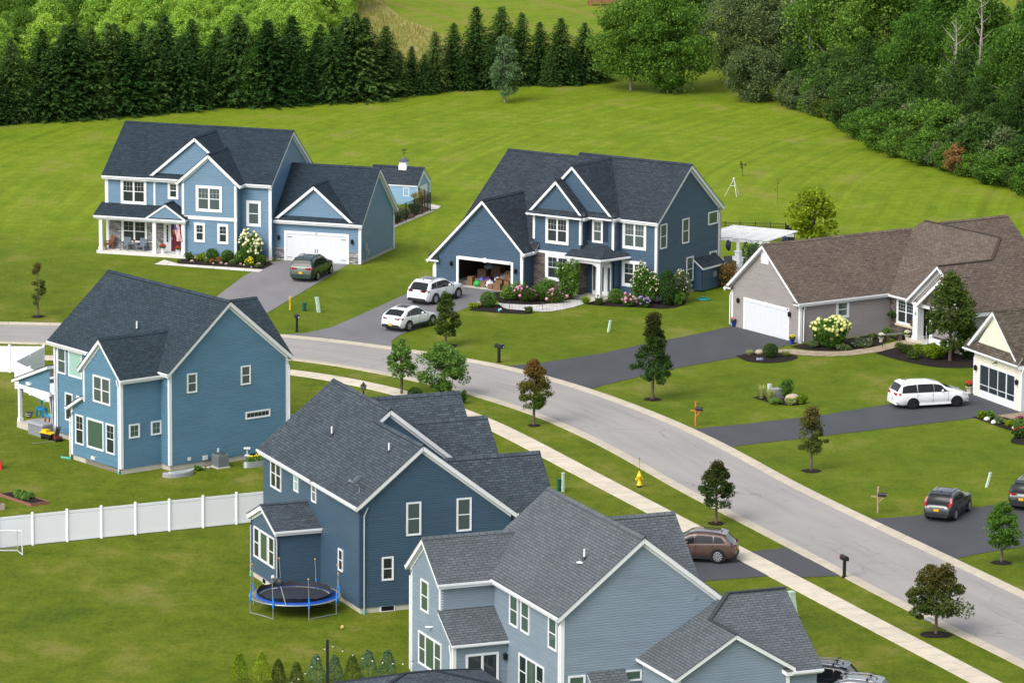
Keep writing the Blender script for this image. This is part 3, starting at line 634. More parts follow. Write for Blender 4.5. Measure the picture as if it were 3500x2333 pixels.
h.win('r', 0, 2.66, 3.52, 4.12, 5.98, 1, True, None, GLASSB, 0.08); h.win('r', 0, 5.6, 6.47, 4.12, 5.98, 1, True, None, GLASSB, 0.08); h.win('r', 0, 1.24, 1.92, 1.74, 3.06, 1, True, None, GLASS, 0.08)
F = MB(); fbox(F, 'r', -0.03, 1.15, 2.02, -0.02, 0.32, 0.05); fbox(F, 'r', -0.03, 1.22, 1.95, 0.05, 0.3, 0.06, 1); F.build('basement_window', [WHITE, DARK], h.root)
F = MB(); fbox(F, 'f', -2.52, -8.7, -8.05, -0.02, 0.3, 0.05); fbox(F, 'f', -2.52, -8.62, -8.12, 0.04, 0.28, 0.06, 1); F.build('basement_window', [WHITE, DARK], h.root)
GT = mat('downspout_grey', (0.36, 0.38, 0.41), 0.45)
h.spout(0.1, 0.2, 5.9, 0.12, m=GT, d=(0, -.6)); h.spout(-10.45, -2.62, 3.35, 0.1, m=GT, d=(-.5, 0)); h.spout(-6.1, -2.62, 3.3, 0.1, m=GT, d=(.4, 0))
m = MB(); m.tube([(.1, .2, -.05), (.1, .2, .2)], .08, 8); m.tube([(-10.45, -2.62, -.05), (-10.45, -2.62, .3)], .08, 8); m.build('drain_pipe', mat('drain_green', (0.10, 0.42, 0.33), 0.5), h.root)
DB = mat('corner_dark', (0.035, 0.06, 0.11), 0.5)
for (u, v, z0, z1, du, dv) in ((0, 0, 0.32, 5.9, 1, -1), (-6.2, -2.55, 0.32, 3.45, 1, -1), (-10.45, -2.55, 0.32, 3.45, -1, -1)):
    m = MB(); m.box(u+du*.055, u-du*.1, v+dv*.055, v-dv*.1, z0, z1); m.build('corner_board', DB, h.root)
m = MB(); m.tube([(-6.75, -2.56, .75), (-6.75, -2.68, .75)], .12, 10); m.build('wall_vent', WHITE, h.root)
h.end()

# ---------------------------------------------------------------- E: grey blue, nearest
h = House('house', (2.55, -135.84, 0), -67.6, 'grey blue two storey house nearest the camera with sliding patio door', 'house', SID_E, SH_E, 0.0)
E_ = h; W_ = h.wall
roE = h.gable('u', -11.7, 0, (-0.3, 5.65), (4.3, 9.32), (9.0, 5.65), oe=0.3, walls='01ab', gut='01', o0=0.3, o1=0.3)
h.gable('v', -2.95, 2.5, (-13.2, 5.6), (-10.85, 7.5), (-8.5, 5.6), oe=0.32, walls='01a', gut='01', o0=0.3, o1=0)
lapwall(W_, 'f', -2.95, [(-8.85, 0), (-7.05, 0), (-7.05, 2.75), (-8.85, 4.1)]); lapwall(W_, 'r', -7.05, [(-2.95, 0), (0, 0), (0, 2.8), (-2.95, 2.8)])
R, T = MB(), MB(); h.slab(R, T, [(-6.8, -3.15, 2.8), (-6.8, 0, 2.8), (-8.83, 0, 4.15), (-8.83, -3.15, 4.15)], 0.18); rr_ = R.build('roof', SH_E, h.root); T.build('fascia', WHITE, rr_); h.gutter((-6.77, -3.15, 2.75), (-6.77, 0, 2.75))
h.gable('v', 4.4, 9.2, (-11.3, 5.2), (-7.5, 8.55), (-3.7, 5.2), oe=0.3, walls='01b', gut='01', o0=0, o1=0.25)
# right garage wing: hipped corner with a gable
bk = lambda v: 3.13+0.6*(v-4.1)
rg = lambda u: 2.95+0.69*(4.55-u)
hipz = 6.05; hv = 4.1+(hipz-3.13)/0.6
h.roofpoly([[(0.02, 4.1, 3.13), (4.55, 4.1, 3.13), (2.9, 5.72, bk(5.72)), (1.55, 7.45, bk(7.45)), (0.02, hv, hipz)] if False else [(0.02, 4.1, 3.13), (4.6, 4.1, 3.13), (4.6, 7.4, bk(7.4)), (1.42, 7.4, bk(7.4)), (0.02, hv, hipz)],
            [(4.6, 7.4, bk(7.4)), (4.6, 10.7, 3.13), (1.42, 10.7, 3.13), (1.42, 7.4, bk(7.4))],
            [(0.02, hv, hipz), (1.42, 7.4, bk(7.4)), (4.55, 10.2, 2.95), (4.55, 12.2, 2.95), (0.02, 12.2, hipz)]],
           0.22, caps=[((0.1, hv, hipz), (1.42, 7.4, bk(7.4))), ((1.42, 7.4, bk(7.4)), (4.6, 7.4, bk(7.4))), ((0.1, hv, hipz), (0.1, 12.2, hipz))])
lapwall(W_, 'r', 4.3, [(4.4, 0), (10.4, 0), (10.4, 3.15), (7.4, 4.95), (4.4, 3.15)]); lapwall(W_, 'f', 4.4, [(0, 0), (4.3, 0), (4.3, 3.15), (0, 3.15)]); lapwall(W_, 'r', 4.2, [(10.4, 0), (12, 0), (12, 3), (10.4, 3)]); lapwall(W_, 'b', 12, [(0, 0), (4.2, 0), (4.2, 3), (0, 5.8)])
h.gutter((0, 4.05, 3.08), (4.55, 4.05, 3.08)); h.gutter((4.6, 10.5, 2.9), (4.6, 12.2, 2.9))
vent_pipe(h, roE, -2.6, 2.3, 7.75, 0.55)
m = MB(); m.lathe([(0.02, 0), (0.24, 0.02), (0.2, 0.06)], (-2.6, 2.1, 7.6), 8); m.build('roof_flashing', WHITE, roE)
h.win('f', 0, -6.66, -5.55, 3.7, 5.37, 1, True, None, GLASSG, 0.08); h.win('f', 0, -5.17, -4.06, 3.7, 5.37, 1, True, None, GLASSG, 0.08); h.win('f', 0, -1.57, -0.5, 3.7, 5.37, 1, True, None, GLASSG, 0.08)
h.win('f', 0, -5.38, -2.09, 0.75, 2.53, 3, [True, False, True], None, [GLASS, GLASSG, GLASS], 0.09, widths=[1, 1.35, 1])
h.win('f', -2.95, -11.5, -10.42, 3.6, 5.26, 1, True, None, GLASSG, 0.08)
h.win('f', -2.95, -11.8, -8.6, 0.7, 2.45, 3, [True, False, True], None, [GLASSB, GLASSG, GLASSB], 0.09, widths=[1, 1.35, 1])
h.win('r', -7.05, -2.3, -0.5, 0.1, 2.22, 2, False, None, GLASS, 0.1, name='sliding_door')
h.win('r', 0, 0.35, 1.27, 1.3, 2.57, 1, False, None, GLASSG, 0.08); h.win('r', 0, 3.42, 4.34, 2.0, 2.57, 1, False, None, GLASSG, 0.07)
h.lantern('r', -7.05, -0.2, 1.95)
lapwall(W_, 'r', 0.6, [(1.4, 0), (3.3, 0), (3.3, 2.1), (1.4, 2.1)]); lapwall(W_, 'f', 1.4, [(0, 0), (0.6, 0), (0.6, 2.0), (0, 2.5)])
h.shed('r', 0, 1.35, 3.4, 0.85, 2.0, 2.67, td=0.15, gut=False)
for (u, v, z0, z1, du, dv) in ((0, 0, 0, 5.55, 1, -1), (-8.85, -2.95, 4.1, 5.6, 1, -1), (-12.88, -2.95, 0, 5.55, -1, -1), (-7.05, -2.95, 0, 2.75, 1, -1), (4.3, 10.4, 0, 3.0, 1, 1), (4.3, 4.4, 0, 3.05, 1, -1)): h.corner(u, v, z0, z1, du, dv)
h.spout(-0.12, -0.1, 5.5, 0.1, d=(0, -.6)); h.spout(-7.2, -3.05, 2.7, 0.1, d=(.5, 0)); h.spout(-12.95, -3.05, 5.5, 0.1, d=(-.5, 0))
m = MB(); fbox(m, 'r', 0, 7.1, 7.3, 5.9, 6.1, 0.08); m.build('wall_vent', SID_E, h.root)
m = MB(); m.tube([(-9.9, -2.97, 3.05), (-9.9, -3.1, 3.05), (-10.2, -3.25, 3.0)], .05, 6); m.build('floodlight', WHITE, h.root)
h.end()

# ---------------------------------------------------------------- F: grey ranch with brown roof
h = House('house', (20.24, -33.59, 0), -56.3, 'grey one storey ranch house with a wide brown shingle roof', 'house', SID_F, SH_F, 0.0)
F_ = h; W_ = h.wall
h.gable('v', 0, 13.0, (-8.6, 2.75), (-4.15, 6.45), (0.3, 2.9), oe=0.45, oe1=0.3, walls='01b', gut='01', o0=0.4, o1=0)
for (a, b, c, d) in ((-7.95, -6.42, 0, 2.12), (-1.44, 0, 0, 2.12)): lapwall(W_, 'f', 0, [(a, c), (b, c), (b, d), (a, d)])
lapwall(W_, 'f', 0, [(-8.05, 2.12), (0, 2.12), (0, 2.95), (-4.15, 6.3), (-8.05, 2.95)])
h.roofpoly([[(0.3, 7.6, 2.82), (2.75, 7.6, 2.82), (6.2, 12.1, 5.74), (4.8, 14, 6.97), (-3.75, 14, 6.97), (-4.15, 13.3, 6.51)],
            [(6.2, 7.2, 5.74), (6.2, 12.1, 5.74), (4.8, 14, 6.95), (9.7, 18.5, 2.78), (9.7, 7.2, 2.78)],
            [(-3.75, 14, 6.97), (4.8, 14, 6.97), (9.7, 18.5, 2.78), (-3.75, 20, 2.9)]], 0.2,
           caps=[((-3.75, 14, 6.97), (4.8, 14, 6.97)), ((6.2, 7.2, 5.74), (6.2, 12.1, 5.74)), ((6.2, 12.1, 5.74), (4.8, 14, 6.97))])
lapwall(W_, 'f', 7.62, [(3.15, 2.6), (9.3, 2.6), (6.2, 5.5)])
F = MB(); F.prism([(2.72, 7.2, 2.6), (6.2, 7.2, 5.55), (6.2, 7.2, 5.78), (2.72, 7.2, 2.86)], (0, .06, 0)); F.prism([(9.75, 7.2, 2.6), (6.2, 7.2, 5.55), (6.2, 7.2, 5.78), (9.75, 7.2, 2.84)], (0, .06, 0)); F.prism([(2.75, 7.26, 2.78), (6.2, 7.26, 5.68), (6.2, 7.6, 5.68), (2.75, 7.6, 2.78)], (0, 0, -.06)); F.prism([(2.95, 7.56, 2.55), (6.2, 7.56, 5.3), (6.2, 7.56, 5.6), (2.95, 7.56, 2.85)], (0, .05, 0)); F.build('rake_board', WHITE, h.root)
R, T = MB(), MB(); h.slab(R, T, [(2.72, 7.2, 2.82), (2.72, 7.62, 2.82), (2.76, 7.62, 2.82), (6.2, 12.1, 5.74), (6.2, 7.2, 5.74)], 0.05); rr_ = R.build('roof', SH_F, h.root); T.build('fascia', WHITE, rr_)
h.gable('v', 14.3, 20.5, (-7.8, 2.9), (-2.7, 6.93), (2.6, 2.9), oe=0.3, walls='b', gut='1', o0=0, o1=0.3)
h.gable('v', 7.0, 9.5, (4.5, 2.9), (7.15, 5.02), (9.8, 2.9), oe=0.25, walls='', gut='', o0=0.3, o1=0)
st = MB(); stonewall(st, 'f', 7.02, [(4.9, 2.9), (9.5, 2.9), (7.15, 4.8)]); stonewall(st, 'f', 8.0, [(0, 0), (3.25, 0), (3.25, 2.8), (0, 2.8)]); stonewall(st, 'r', 3.25, [(7.5, 0), (8.0, 0), (8.0, 2.8), (7.5, 2.8)]); stonewall(st, 'f', 7.1, [(6.2, 0), (9.4, 0), (9.4, 0.8), (6.2, 0.8)]); [q.build('stone_facing', STONE_B, h.root) for q in STONES]; STONES.clear()
lapwall(W_, 'f', 9.2, [(3.3, 0.2), (9.4, 0.2), (9.4, 2.9), (3.3, 2.9)]); lapwall(W_, 'l', 5.6, [(7.3, 0.2), (9.2, 0.2), (9.2, 2.8), (7.3, 2.8)]); lapwall(W_, 'r', 9.4, [(7.0, 0), (18, 0), (18, 2.8), (7.0, 2.8)]); lapwall(W_, 'f', 7.1, [(6.2, 0.8), (9.4, 0.8), (9.4, 2.85), (6.2, 2.85)])
h.gutter((0.1, 7.55, 2.78), (2.9, 7.55, 2.78))
h.garage_door('f', 0, -6.42, -1.44, 0, 2.08, 0.22, 4, 8, False); h.board('f', 0, -4.05, -3.81, 2.06, 2.34, 0.11, 'keystone')
h.text('48', 'f', 0, -1.4, 2.2, 0.17, BLACK, 0.085)
h.lantern('f', 0, -7.2, 1.95); h.lantern('f', 0, -1.1, 1.9)
m = MB(); fbox(m, 'f', 0, -4.6, -3.7, 5.05, 6.05, 0.09)
for k in range(8): fbox(m, 'f', 0, -4.48, -3.82, 5.15+k*.1, 5.2+k*.1, 0.11)
m.build('gable_vent', WHITE, h.root)
for s0, s1 in ((-8.5, -7.75), (-0.35, 0.2)):
    R, T = MB(), MB(); z = 2.82; h.slab(R, T, [(s0, -0.42, z), (s1, -0.42, z), ((s0+s1)/2+.1, 0, z+.42), ((s0+s1)/2-.1, 0, z+.42)], 0.12); rr_ = R.build('roof', SH_F, h.root); T.build('fascia', WHITE, rr_)
h.win('r', 0, 3.13, 4.27, 1.45, 2.72, 1, True, None, GLASSG, 0.17)
h.win('f', 8.0, 0.85, 2.98, 0.8, 2.68, 2, True, (3, 3), GLASS, 0.17, base_out=0.055)
m = MB(); fbox(m, 'f', 8.0, 0.75, 3.05, 0.68, 0.82, 0.14); m.build('window_sill', mat('sill_tan', (0.6, 0.5, 0.35), 0.7), h.root)
m = MB(); m.box(3.3, 9.2, 6.95, 9.2, 0.0, 0.22); m.build('porch_floor', CONC, h.root)
h.post(4.1, 7.3, 0.22, 2.85, 0.55); h.post(5.9, 7.15, 0.22, 2.75, 0.3)
m = MB(); m.box(4.35, 6.1, 7.1, 7.3, 2.6, 2.9); m.build('porch_beam', WHITE, h.root)
h.text('4', 'f', 7.02, 4.15, 2.1, 0.42, mat('verdigris', (0.08, 0.3, 0.26), 0.5), 0.03)
for (u, v, z0, z1, du, dv) in ((0, 0, 0, 2.85, 1, -1), (-8.05, 0, 0, 2.6, -1, -1), (9.4, 7.0, 0, 2.7, 1, -1)): h.corner(u, v, z0, z1, du, dv)
h.spout(0.1, 0.25, 2.8, 0.1, d=(0, -.5)); h.spout(9.55, 7.4, 2.7, 0.1, d=(0, -.5)); h.spout(-8.15, -0.15, 2.65, 0.1, d=(0, -.5))
h.end()

# ---------------------------------------------------------------- G: cream garage gable at the right edge
h = House('house', (33.37, -57.12, 0), -65.5, 'cream sided house at the right edge with a screened garage opening', 'house', SID_G, SH_G, 0.0)
G_ = h; W_ = h.wall
h.gable('v', 0, 10, (-6.95, 3.1), (-3.4, 6.15), (0.2, 3.1), oe=0.85, oe1=0.2, walls='01b', gut='', o0=0.35, o1=0)
for (a, b, c, d) in ((-6.0, -5.45, 0, 2.3), (-0.72, 0, 0, 2.3), (-6.0, 0, 2.3, 3.1)): lapwall(W_, 'f', 0, [(a, c), (b, c), (b, d), (a, d)])
lapwall(W_, 'f', -0.02, [(-6.1, 3.2), (-0.1, 3.2), (-3.4, 5.95)])
h.shed('f', -0.02, -6.95, 0.2, 0.4, 3.15, 3.7, td=0.14)
F = MB()
F2 = MB(); s0, s1, z0, z1 = -5.3, -0.75, 0.02, 2.22
fbox(F, 'f', 0, s0-.17, s0, z0, z1+.14, .07); fbox(F, 'f', 0, s1, s1+.14, z0, z1+.14, .07); fbox(F, 'f', 0, s0, s1, z1, z1+.14, .075)
xs = [s0, s0+1.16, s0+2.34, s0+3.5, s1]
for i, x in enumerate(xs[1:-1]): fbox(F, 'f', 0, x-(.03 if i < 2 else .09), x+.03, z0, z1, .05)
fbox(F, 'f', 0, s0, s1, z0, z0+.5, .04); fbox(F, 'f', 0, s0, s1, z0+.86, z0+.9, .045)
fbox(F2, 'f', 0, s0, s1, z0+.5, z1, .02)
g = F.build('garage_screen_frame', WHITE, h.root); F2.build('screen', mat('dark_screen', (0.02, 0.028, 0.045), 0.35, 0.4), g)
m = MB(); fbox(m, 'f', -.02, -3.6, -3.2, 4.35, 4.95, .06); m.build('gable_vent', SID_G, h.root)
h.lantern('f', 0, -5.75, 1.9); h.lantern('f', 0, -0.35, 1.9)
m = MB(); m.tube([(-3.1, 0, 2.72), (-3.1, -.2, 2.75), (-3.25, -.3, 2.65)], .045, 6); m.build('floodlight', BLACK, h.root)
for (u, v, z0, z1, du, dv) in ((0, 0, 0, 3.1, 1, -1), (-6, 0, 0, 3.05, -1, -1)): h.corner(u, v, z0, z1, du, dv, 0.16)
h.spout(.2, -.1, 3.0, 0.1, d=(0, -.5)); h.spout(-6.1, -.05, 3.0, .1, d=(0, -.5))
h.end()

# ---------------------------------------------------------------- shed behind house A
h = House('shed', (-7.9, 26.42, 0), -18.5, 'small pale blue garden shed with a white cupola and weathervane', 'shed', siding('siding_shed_blue', (0.20, 0.36, 0.52)), SH_B, 0.0)
h.gable('u', -4.3, 0, (-0.15, 1.6), (1.5, 2.85), (3.2, 1.6), oe=0.1, walls='01ab', gut='', o0=0.1, o1=0.1, td=0.12)
h.win('f', 0, -1.18, -0.66, 0.68, 1.4, 1, True, (2, 2), GLASS, 0.05)
for s0 in (-1.42, -0.66):
    m = MB(); fbox(m, 'f', 0, s0, s0+.24, .68, 1.4, .06); m.build('shutter', mat('navy_shutter', (0.012, 0.02, 0.045), 0.5), h.root)
m = MB(); fbox(m, 'f', 0, -2.9, -1.7, 0.05, 1.5, .05); m.build('door', WHITE, h.root)
m = MB(); fbox(m, 'r', 0, 0.55, 2.4, 0.05, 1.45, .05); m.build('double_door', WHITE, h.root)
for (u, v, du, dv) in ((0, 0, 1, -1), (0, 3.1, 1, 1)): h.corner(u, v, 0, 1.6, du, dv, .09)
m = MB(); m.box(-2.05, -1.35, 1.15, 1.85, 2.6, 3.05); m.box(-2.0, -1.4, 1.2, 1.8, 3.05, 3.35); cu_ = m.build('cupola', WHITE, h.root)
m = MB(); m.lathe([(0.56, 0), (0.2, .2), (0.0, .42)], (-1.7, 1.5, 3.33), 4, rot=PI/4, sm=False); m.build('cupola_roof', mat('lead_grey', (0.07, 0.08, 0.1), .5), cu_)
m = MB(); m.tube([(-1.7, 1.5, 3.7), (-1.7, 1.5, 4.3)], .02, 5); m.bar((-1.95, 1.5, 4.05), (-1.45, 1.5, 4.05), .03); m.bar((-1.7, 1.25, 3.98), (-1.7, 1.75, 3.98), .03); m.prism([(-1.9, 1.49, 4.2), (-1.5, 1.49, 4.2), (-1.45, 1.49, 4.4), (-1.62, 1.49, 4.28), (-1.8, 1.49, 4.36)], (0, .02, 0)); m.build('weathervane', mat('dark_bronze', (0.03, 0.028, 0.02), .5), cu_)
h.end()

# ---------------------------------------------------------------- hipped pavilion roof at the bottom edge
h = House('pavilion', (-4.42, -137.04, 0), -67.6, 'dark hipped shingle roof of a low pavilion behind the grey blue house', 'pavilion', SID_E, SH_D, 0.0)
pa = [(-1.95, -4.0, 2.35), (1.95, -4.0, 2.35), (1.95, 4.0, 2.35), (-1.95, 4.0, 2.35)]; r0, r1 = (0, -0.8, 3.05), (0, 0.75, 3.05)
h.roofpoly([[pa[1], pa[2], r1, r0], [pa[2], pa[3], r1], [pa[3], pa[0], r0, r1], [pa[0], pa[1], r0]], 0.16, caps=[(r0, r1), (pa[0], r0), (pa[3], r1), (pa[1], r0), (pa[2], r1)])
for u in (-1.7, 1.7):
    for v in (-3.7, 3.7): h.post(u, v, 0, 2.3, .18, 'pavilion_post')
h.end()
# ================================================================ GROUND
def smoothpoly(P, step=0.6, it=40):
    P = np.array(P, float); d = np.r_[0, np.cumsum(np.hypot(*np.diff(P, axis=0).T))]; n = int(d[-1]/step)+1
    t = np.linspace(0, d[-1], n); Q = np.c_[np.interp(t, d, P[:, 0]), np.interp(t, d, P[:, 1])]
    for _ in range(it):
        Q[1:-1] = 0.25*Q[:-2]+0.5*Q[1:-1]+0.25*Q[2:]
    return Q
def normals2(Q):
    T = np.gradient(Q, axis=0); T /= np.linalg.norm(T, axis=1)[:, None]; return np.c_[-T[:, 1], T[:, 0]]
CU = smoothpoly([(-75, -27.5), (-36.66, -27.42), (-32.9, -27.64), (-24, -29.2), (-16.21, -31.45), (-14.01, -32.54), (-11.81, -33.78), (-8.39, -35.95), (-5.31, -38.26), (-2.27, -40.7), (0.13, -42.97), (2.2, -45.82), (4.81, -49.66), (6.51, -52.56), (8.72, -56.83), (10.86, -61.27), (12.41, -65.06), (14.06, -69.31), (17.64, -80.0), (21.42, -89.5), (25.28, -99.0), (28.54, -107.0), (40, -137), (60, -190)], 0.6, 60)
CL = smoothpoly([(-75, -36), (-35.84, -35.22), (-32.44, -35.76), (-24, -37.6), (-15.8, -40.3), (-13.63, -41.69), (-11.18, -43.4), (-9.95, -44.68), (-6.32, -48.21), (-3.17, -51.98), (1.28, -58.76), (4.96, -66.9), (7.21, -73.0), (9.5, -79.9), (13.1, -89.23), (16.04, -96.7), (18.39, -103.05), (21.85, -112), (26.3, -122.56), (34, -143), (52, -190)], 0.6, 60)
WU = smoothpoly([(-75, -40), (-36, -39.3), (-24, -41), (-15.45, -43.79), (-11.74, -46.31), (-8.62, -49.4), (-6.45, -52.0), (-3.33, -56.6), (-0.56, -62.0), (1.35, -66.6), (4.59, -74.9), (9.63, -87.6), (11.45, -92.1), (14.01, -98.2), (16.18, -103.7), (19.02, -110.9), (21.46, -117), (24.08, -123.5), (32, -144), (50, -190)], 0.6, 60)
WL = WU - normals2(WU)*1.5
def strip(mb, A, B, z, mi=0, closed=False):
    n = min(len(A), len(B)); s = 0
    for i in range(n-1):
        L = np.hypot(*(A[i+1]-A[i])); w = np.hypot(*(B[i]-A[i]))
        za, zb = z if isinstance(z, tuple) else (z, z)
        mb.face([(A[i][0], A[i][1], za), (B[i][0], B[i][1], zb), (B[i+1][0], B[i+1][1], zb), (A[i+1][0], A[i+1][1], za)], mi, [(s, 0), (s, w), (s+L, w), (s+L, 0)]); s += L
def resample(Q, n):
    d = np.r_[0, np.cumsum(np.hypot(*np.diff(Q, axis=0).T))]; t = np.linspace(0, d[-1], n); return np.c_[np.interp(t, d, Q[:, 0]), np.interp(t, d, Q[:, 1])]
def polyarea(mb, pts, z, mi=0):
    a = sum(pts[i][0]*pts[(i+1) % len(pts)][1]-pts[(i+1) % len(pts)][0]*pts[i][1] for i in range(len(pts)))
    if a < 0: pts = pts[::-1]
    mb.face([(p[0], p[1], z) for p in pts], mi, [(p[0], p[1]) for p in pts])

# lawn and field: one sheet to the horizon
m = bpy.data.materials.new('lawn_grass'); t, b = nodes(m); p = position(t)
sx = t.nodes.new('ShaderNodeSeparateXYZ'); t.links.new(p, sx.inputs[0]); X, Y = sx.outputs[0], sx.outputs[1]
n_big = noise(t, p, 0.035, 3); n_mid = noise(t, mapping(t, p, (1, 0.8, 1)), 0.8, 6, 0.68); n_fine = noise(t, mapping(t, p, (1, 0.55, 1)), 4.5, 4, 0.75); n_patch = noise(t, mapping(t, p, (1, 0.7, 1), loc=(7, 3, 0)), 0.2, 5, 0.62)
near = ramp(t, [(0.05, (0.058, 0.098, 0.004)), (0.4, (0.098, 0.138, 0.005)), (0.6, (0.124, 0.163, 0.007)), (0.95, (0.178, 0.198, 0.018))])
far = ramp(t, [(0.05, (0.110, 0.182, 0.005)), (0.4, (0.156, 0.230, 0.007)), (0.65, (0.190, 0.258, 0.010)), (0.95, (0.245, 0.290, 0.030))])  # back field: lighter grass, plus its grazing-view sheen painted into the colour
f0 = maths(t, 'ADD', maths(t, 'MULTIPLY', n_mid, 0.34), maths(t, 'ADD', maths(t, 'MULTIPLY', n_fine, 0.36), maths(t, 'MULTIPLY', n_patch, 0.3)))
f0 = mrange(t, f0, 0.39, 0.61, 0.05, 0.95)
t.links.new(f0, near.inputs[0]); t.links.new(f0, far.inputs[0])
# mowing stripes fanning across the back field
q = t.nodes.new('ShaderNodeVectorMath'); q.operation = 'DISTANCE'; t.links.new(mapping(t, p, (1, 1, 0)), q.inputs[0]); q.inputs[1].default_value = (150, 5, 0)
wob = maths(t, 'ADD', q.outputs['Value'], maths(t, 'MULTIPLY', noise(t, p, 0.03, 1), 3.0))
st1 = maths(t, 'SINE', maths(t, 'MULTIPLY', wob, 2*PI/2.1)); st2 = maths(t, 'SINE', maths(t, 'MULTIPLY', wob, 2*PI/0.9))
n1d = t.nodes.new('ShaderNodeTexNoise'); n1d.noise_dimensions = '1D'; n1d.inputs['Scale'].default_value = 1.0; n1d.inputs['Detail'].default_value = 3; t.links.new(maths(t, 'MULTIPLY', wob, 1.15), n1d.inputs['W'])
stripe = maths(t, 'ADD', maths(t, 'MULTIPLY', st1, 0.065), mrange(t, n1d.outputs[0], 0.3, 0.7, -0.11, 0.11))
stripe = maths(t, 'MULTIPLY', stripe, mrange(t, noise(t, p, 0.06, 3), 0.35, 0.6, 0.25, 1.0))
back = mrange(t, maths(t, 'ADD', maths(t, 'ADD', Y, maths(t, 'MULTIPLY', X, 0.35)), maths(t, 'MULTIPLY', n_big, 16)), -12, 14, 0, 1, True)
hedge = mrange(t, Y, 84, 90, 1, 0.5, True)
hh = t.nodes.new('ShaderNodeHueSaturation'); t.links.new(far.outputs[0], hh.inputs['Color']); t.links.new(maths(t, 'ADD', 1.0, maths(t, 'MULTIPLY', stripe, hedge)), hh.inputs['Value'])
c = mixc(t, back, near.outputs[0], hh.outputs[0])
# front lawns across the road: fresher green
mid_ = mrange(t, maths(t, 'ADD', maths(t, 'ADD', Y, maths(t, 'MULTIPLY', X, 1.3)), maths(t, 'MULTIPLY', n_big, 14)), -66, -38, 0, 0.55, True)
c = mixc(t, maths(t, 'MULTIPLY', mid_, mrange(t, back, 0, 1, 1, 0)), c, mixc(t, f0, (0.072, 0.130, 0.004), (0.158, 0.212, 0.010)))
bd = maths(t, 'ADD', maths(t, 'MULTIPLY', X, .908), maths(t, 'MULTIPLY', Y, .419))
bn = t.nodes.new('ShaderNodeTexNoise'); bn.noise_dimensions = '1D'; bn.inputs['Scale'].default_value = 1.0; bn.inputs['Detail'].default_value = 2; t.links.new(maths(t, 'MULTIPLY', maths(t, 'ADD', bd, maths(t, 'MULTIPLY', n_big, 3)), 0.33), bn.inputs['W'])
c = mixc(t, maths(t, 'MULTIPLY', mrange(t, Y, 106, 116, 0, 1), mrange(t, bn.outputs[0], 0.48, 0.66, 0, .6)), c, (0.25, 0.215, 0.05))
lush = mrange(t, noise(t, mapping(t, p, (1, 0.8, 1), loc=(40, 11, 0)), 0.11, 5, .65), 0.5, 0.68, 0, 0.55, True)
c = mixc(t, lush, c, mixc(t, 1.0, c, (0.72, 0.86, 0.8), 'MULTIPLY'))
dry = mrange(t, maths(t, 'ADD', n_patch, maths(t, 'MULTIPLY', n_fine, 0.15)), 0.61, 0.8, 0, 0.55, True)
c = mixc(t, dry, c, (0.26, 0.22, 0.06))
c = mixc(t, 1.0, c, (0.83, 0.81, 0.95), 'MULTIPLY')
t.links.new(c, b.inputs['Base Color']); b.inputs['Roughness'].default_value = 0.95; b.inputs['Specular IOR Level'].default_value = 0.1
b.inputs['Sheen Weight'].default_value = 0.05; b.inputs['Sheen Tint'].default_value = (0.5, 0.7, 0.1, 1)
bump(t, b, maths(t, 'ADD', maths(t, 'MULTIPLY', n_fine, 0.7), n_mid), 0.6, 0.06)
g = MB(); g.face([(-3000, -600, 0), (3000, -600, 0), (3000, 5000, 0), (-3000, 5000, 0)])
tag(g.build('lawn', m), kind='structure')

# road
m = bpy.data.materials.new('road_asphalt'); t, b = nodes(m); p = position(t); uv = uvnode(t)
n1 = noise(t, mapping(t, uv, (0.12, 0.9, 1)), 1.0, 4); n2 = noise(t, p, 14, 3); n3 = noise(t, p, 0.12, 3)
v = maths(t, 'ADD', maths(t, 'MULTIPLY', n1, 0.5), maths(t, 'ADD', maths(t, 'MULTIPLY', n2, 0.2), maths(t, 'MULTIPLY', n3, 0.3)))
r = ramp(t, [(0.3, (0.25, 0.232, 0.22)), (0.5, (0.305, 0.284, 0.268)), (0.7, (0.35, 0.325, 0.305))]); t.links.new(v, r.inputs[0])
vor = t.nodes.new('ShaderNodeTexVoronoi'); vor.feature = 'DISTANCE_TO_EDGE'; vor.inputs['Scale'].default_value = 0.16
wv = t.nodes.new('ShaderNodeVectorMath'); wv.operation = 'ADD'; nw = t.nodes.new('ShaderNodeTexNoise'); nw.inputs['Scale'].default_value = 0.5; t.links.new(p, nw.inputs[0]); t.links.new(mapping(t, p, (1, 1.4, 1)), wv.inputs[0]); t.links.new(mapping(t, nw.outputs[1], (3, 3, 0)), wv.inputs[1]); t.links.new(wv.outputs[0], vor.inputs['Vector'])
cr = maths(t, 'MULTIPLY', mrange(t, vor.outputs[0], 0.0, 0.006, 1, 0), mrange(t, noise(t, p, 0.09, 2), 0.46, 0.6, 0, 0.8))
su = t.nodes.new('ShaderNodeSeparateXYZ'); t.links.new(uv, su.inputs[0])
def seam(at, wid, amp, gate):
    return maths(t, 'MULTIPLY', mrange(t, maths(t, 'ABSOLUTE', maths(t, 'SUBTRACT', su.outputs[1], maths(t, 'ADD', at, maths(t, 'MULTIPLY', noise(t, p, 0.7, 4), amp)))), 0.0, wid, 1, 0), mrange(t, noise(t, p, 0.13, 2), gate, gate+.08, 0, 0.75))
sm_ = maths(t, 'MAXIMUM', maths(t, 'MAXIMUM', seam(3.4, 0.05, 0.7, .42), seam(1.2, 0.04, 0.9, .52)), maths(t, 'MAXIMUM', cr, seam(5.6, 0.04, 0.9, .5)))
stain = mrange(t, noise(t, mapping(t, p, (1, 1, 1), loc=(31, 5, 0)), 0.55, 4, .6), 0.62, 0.74, 0, 0.35)
cc_ = mixc(t, stain, r.outputs[0], (0.17, 0.16, 0.155))
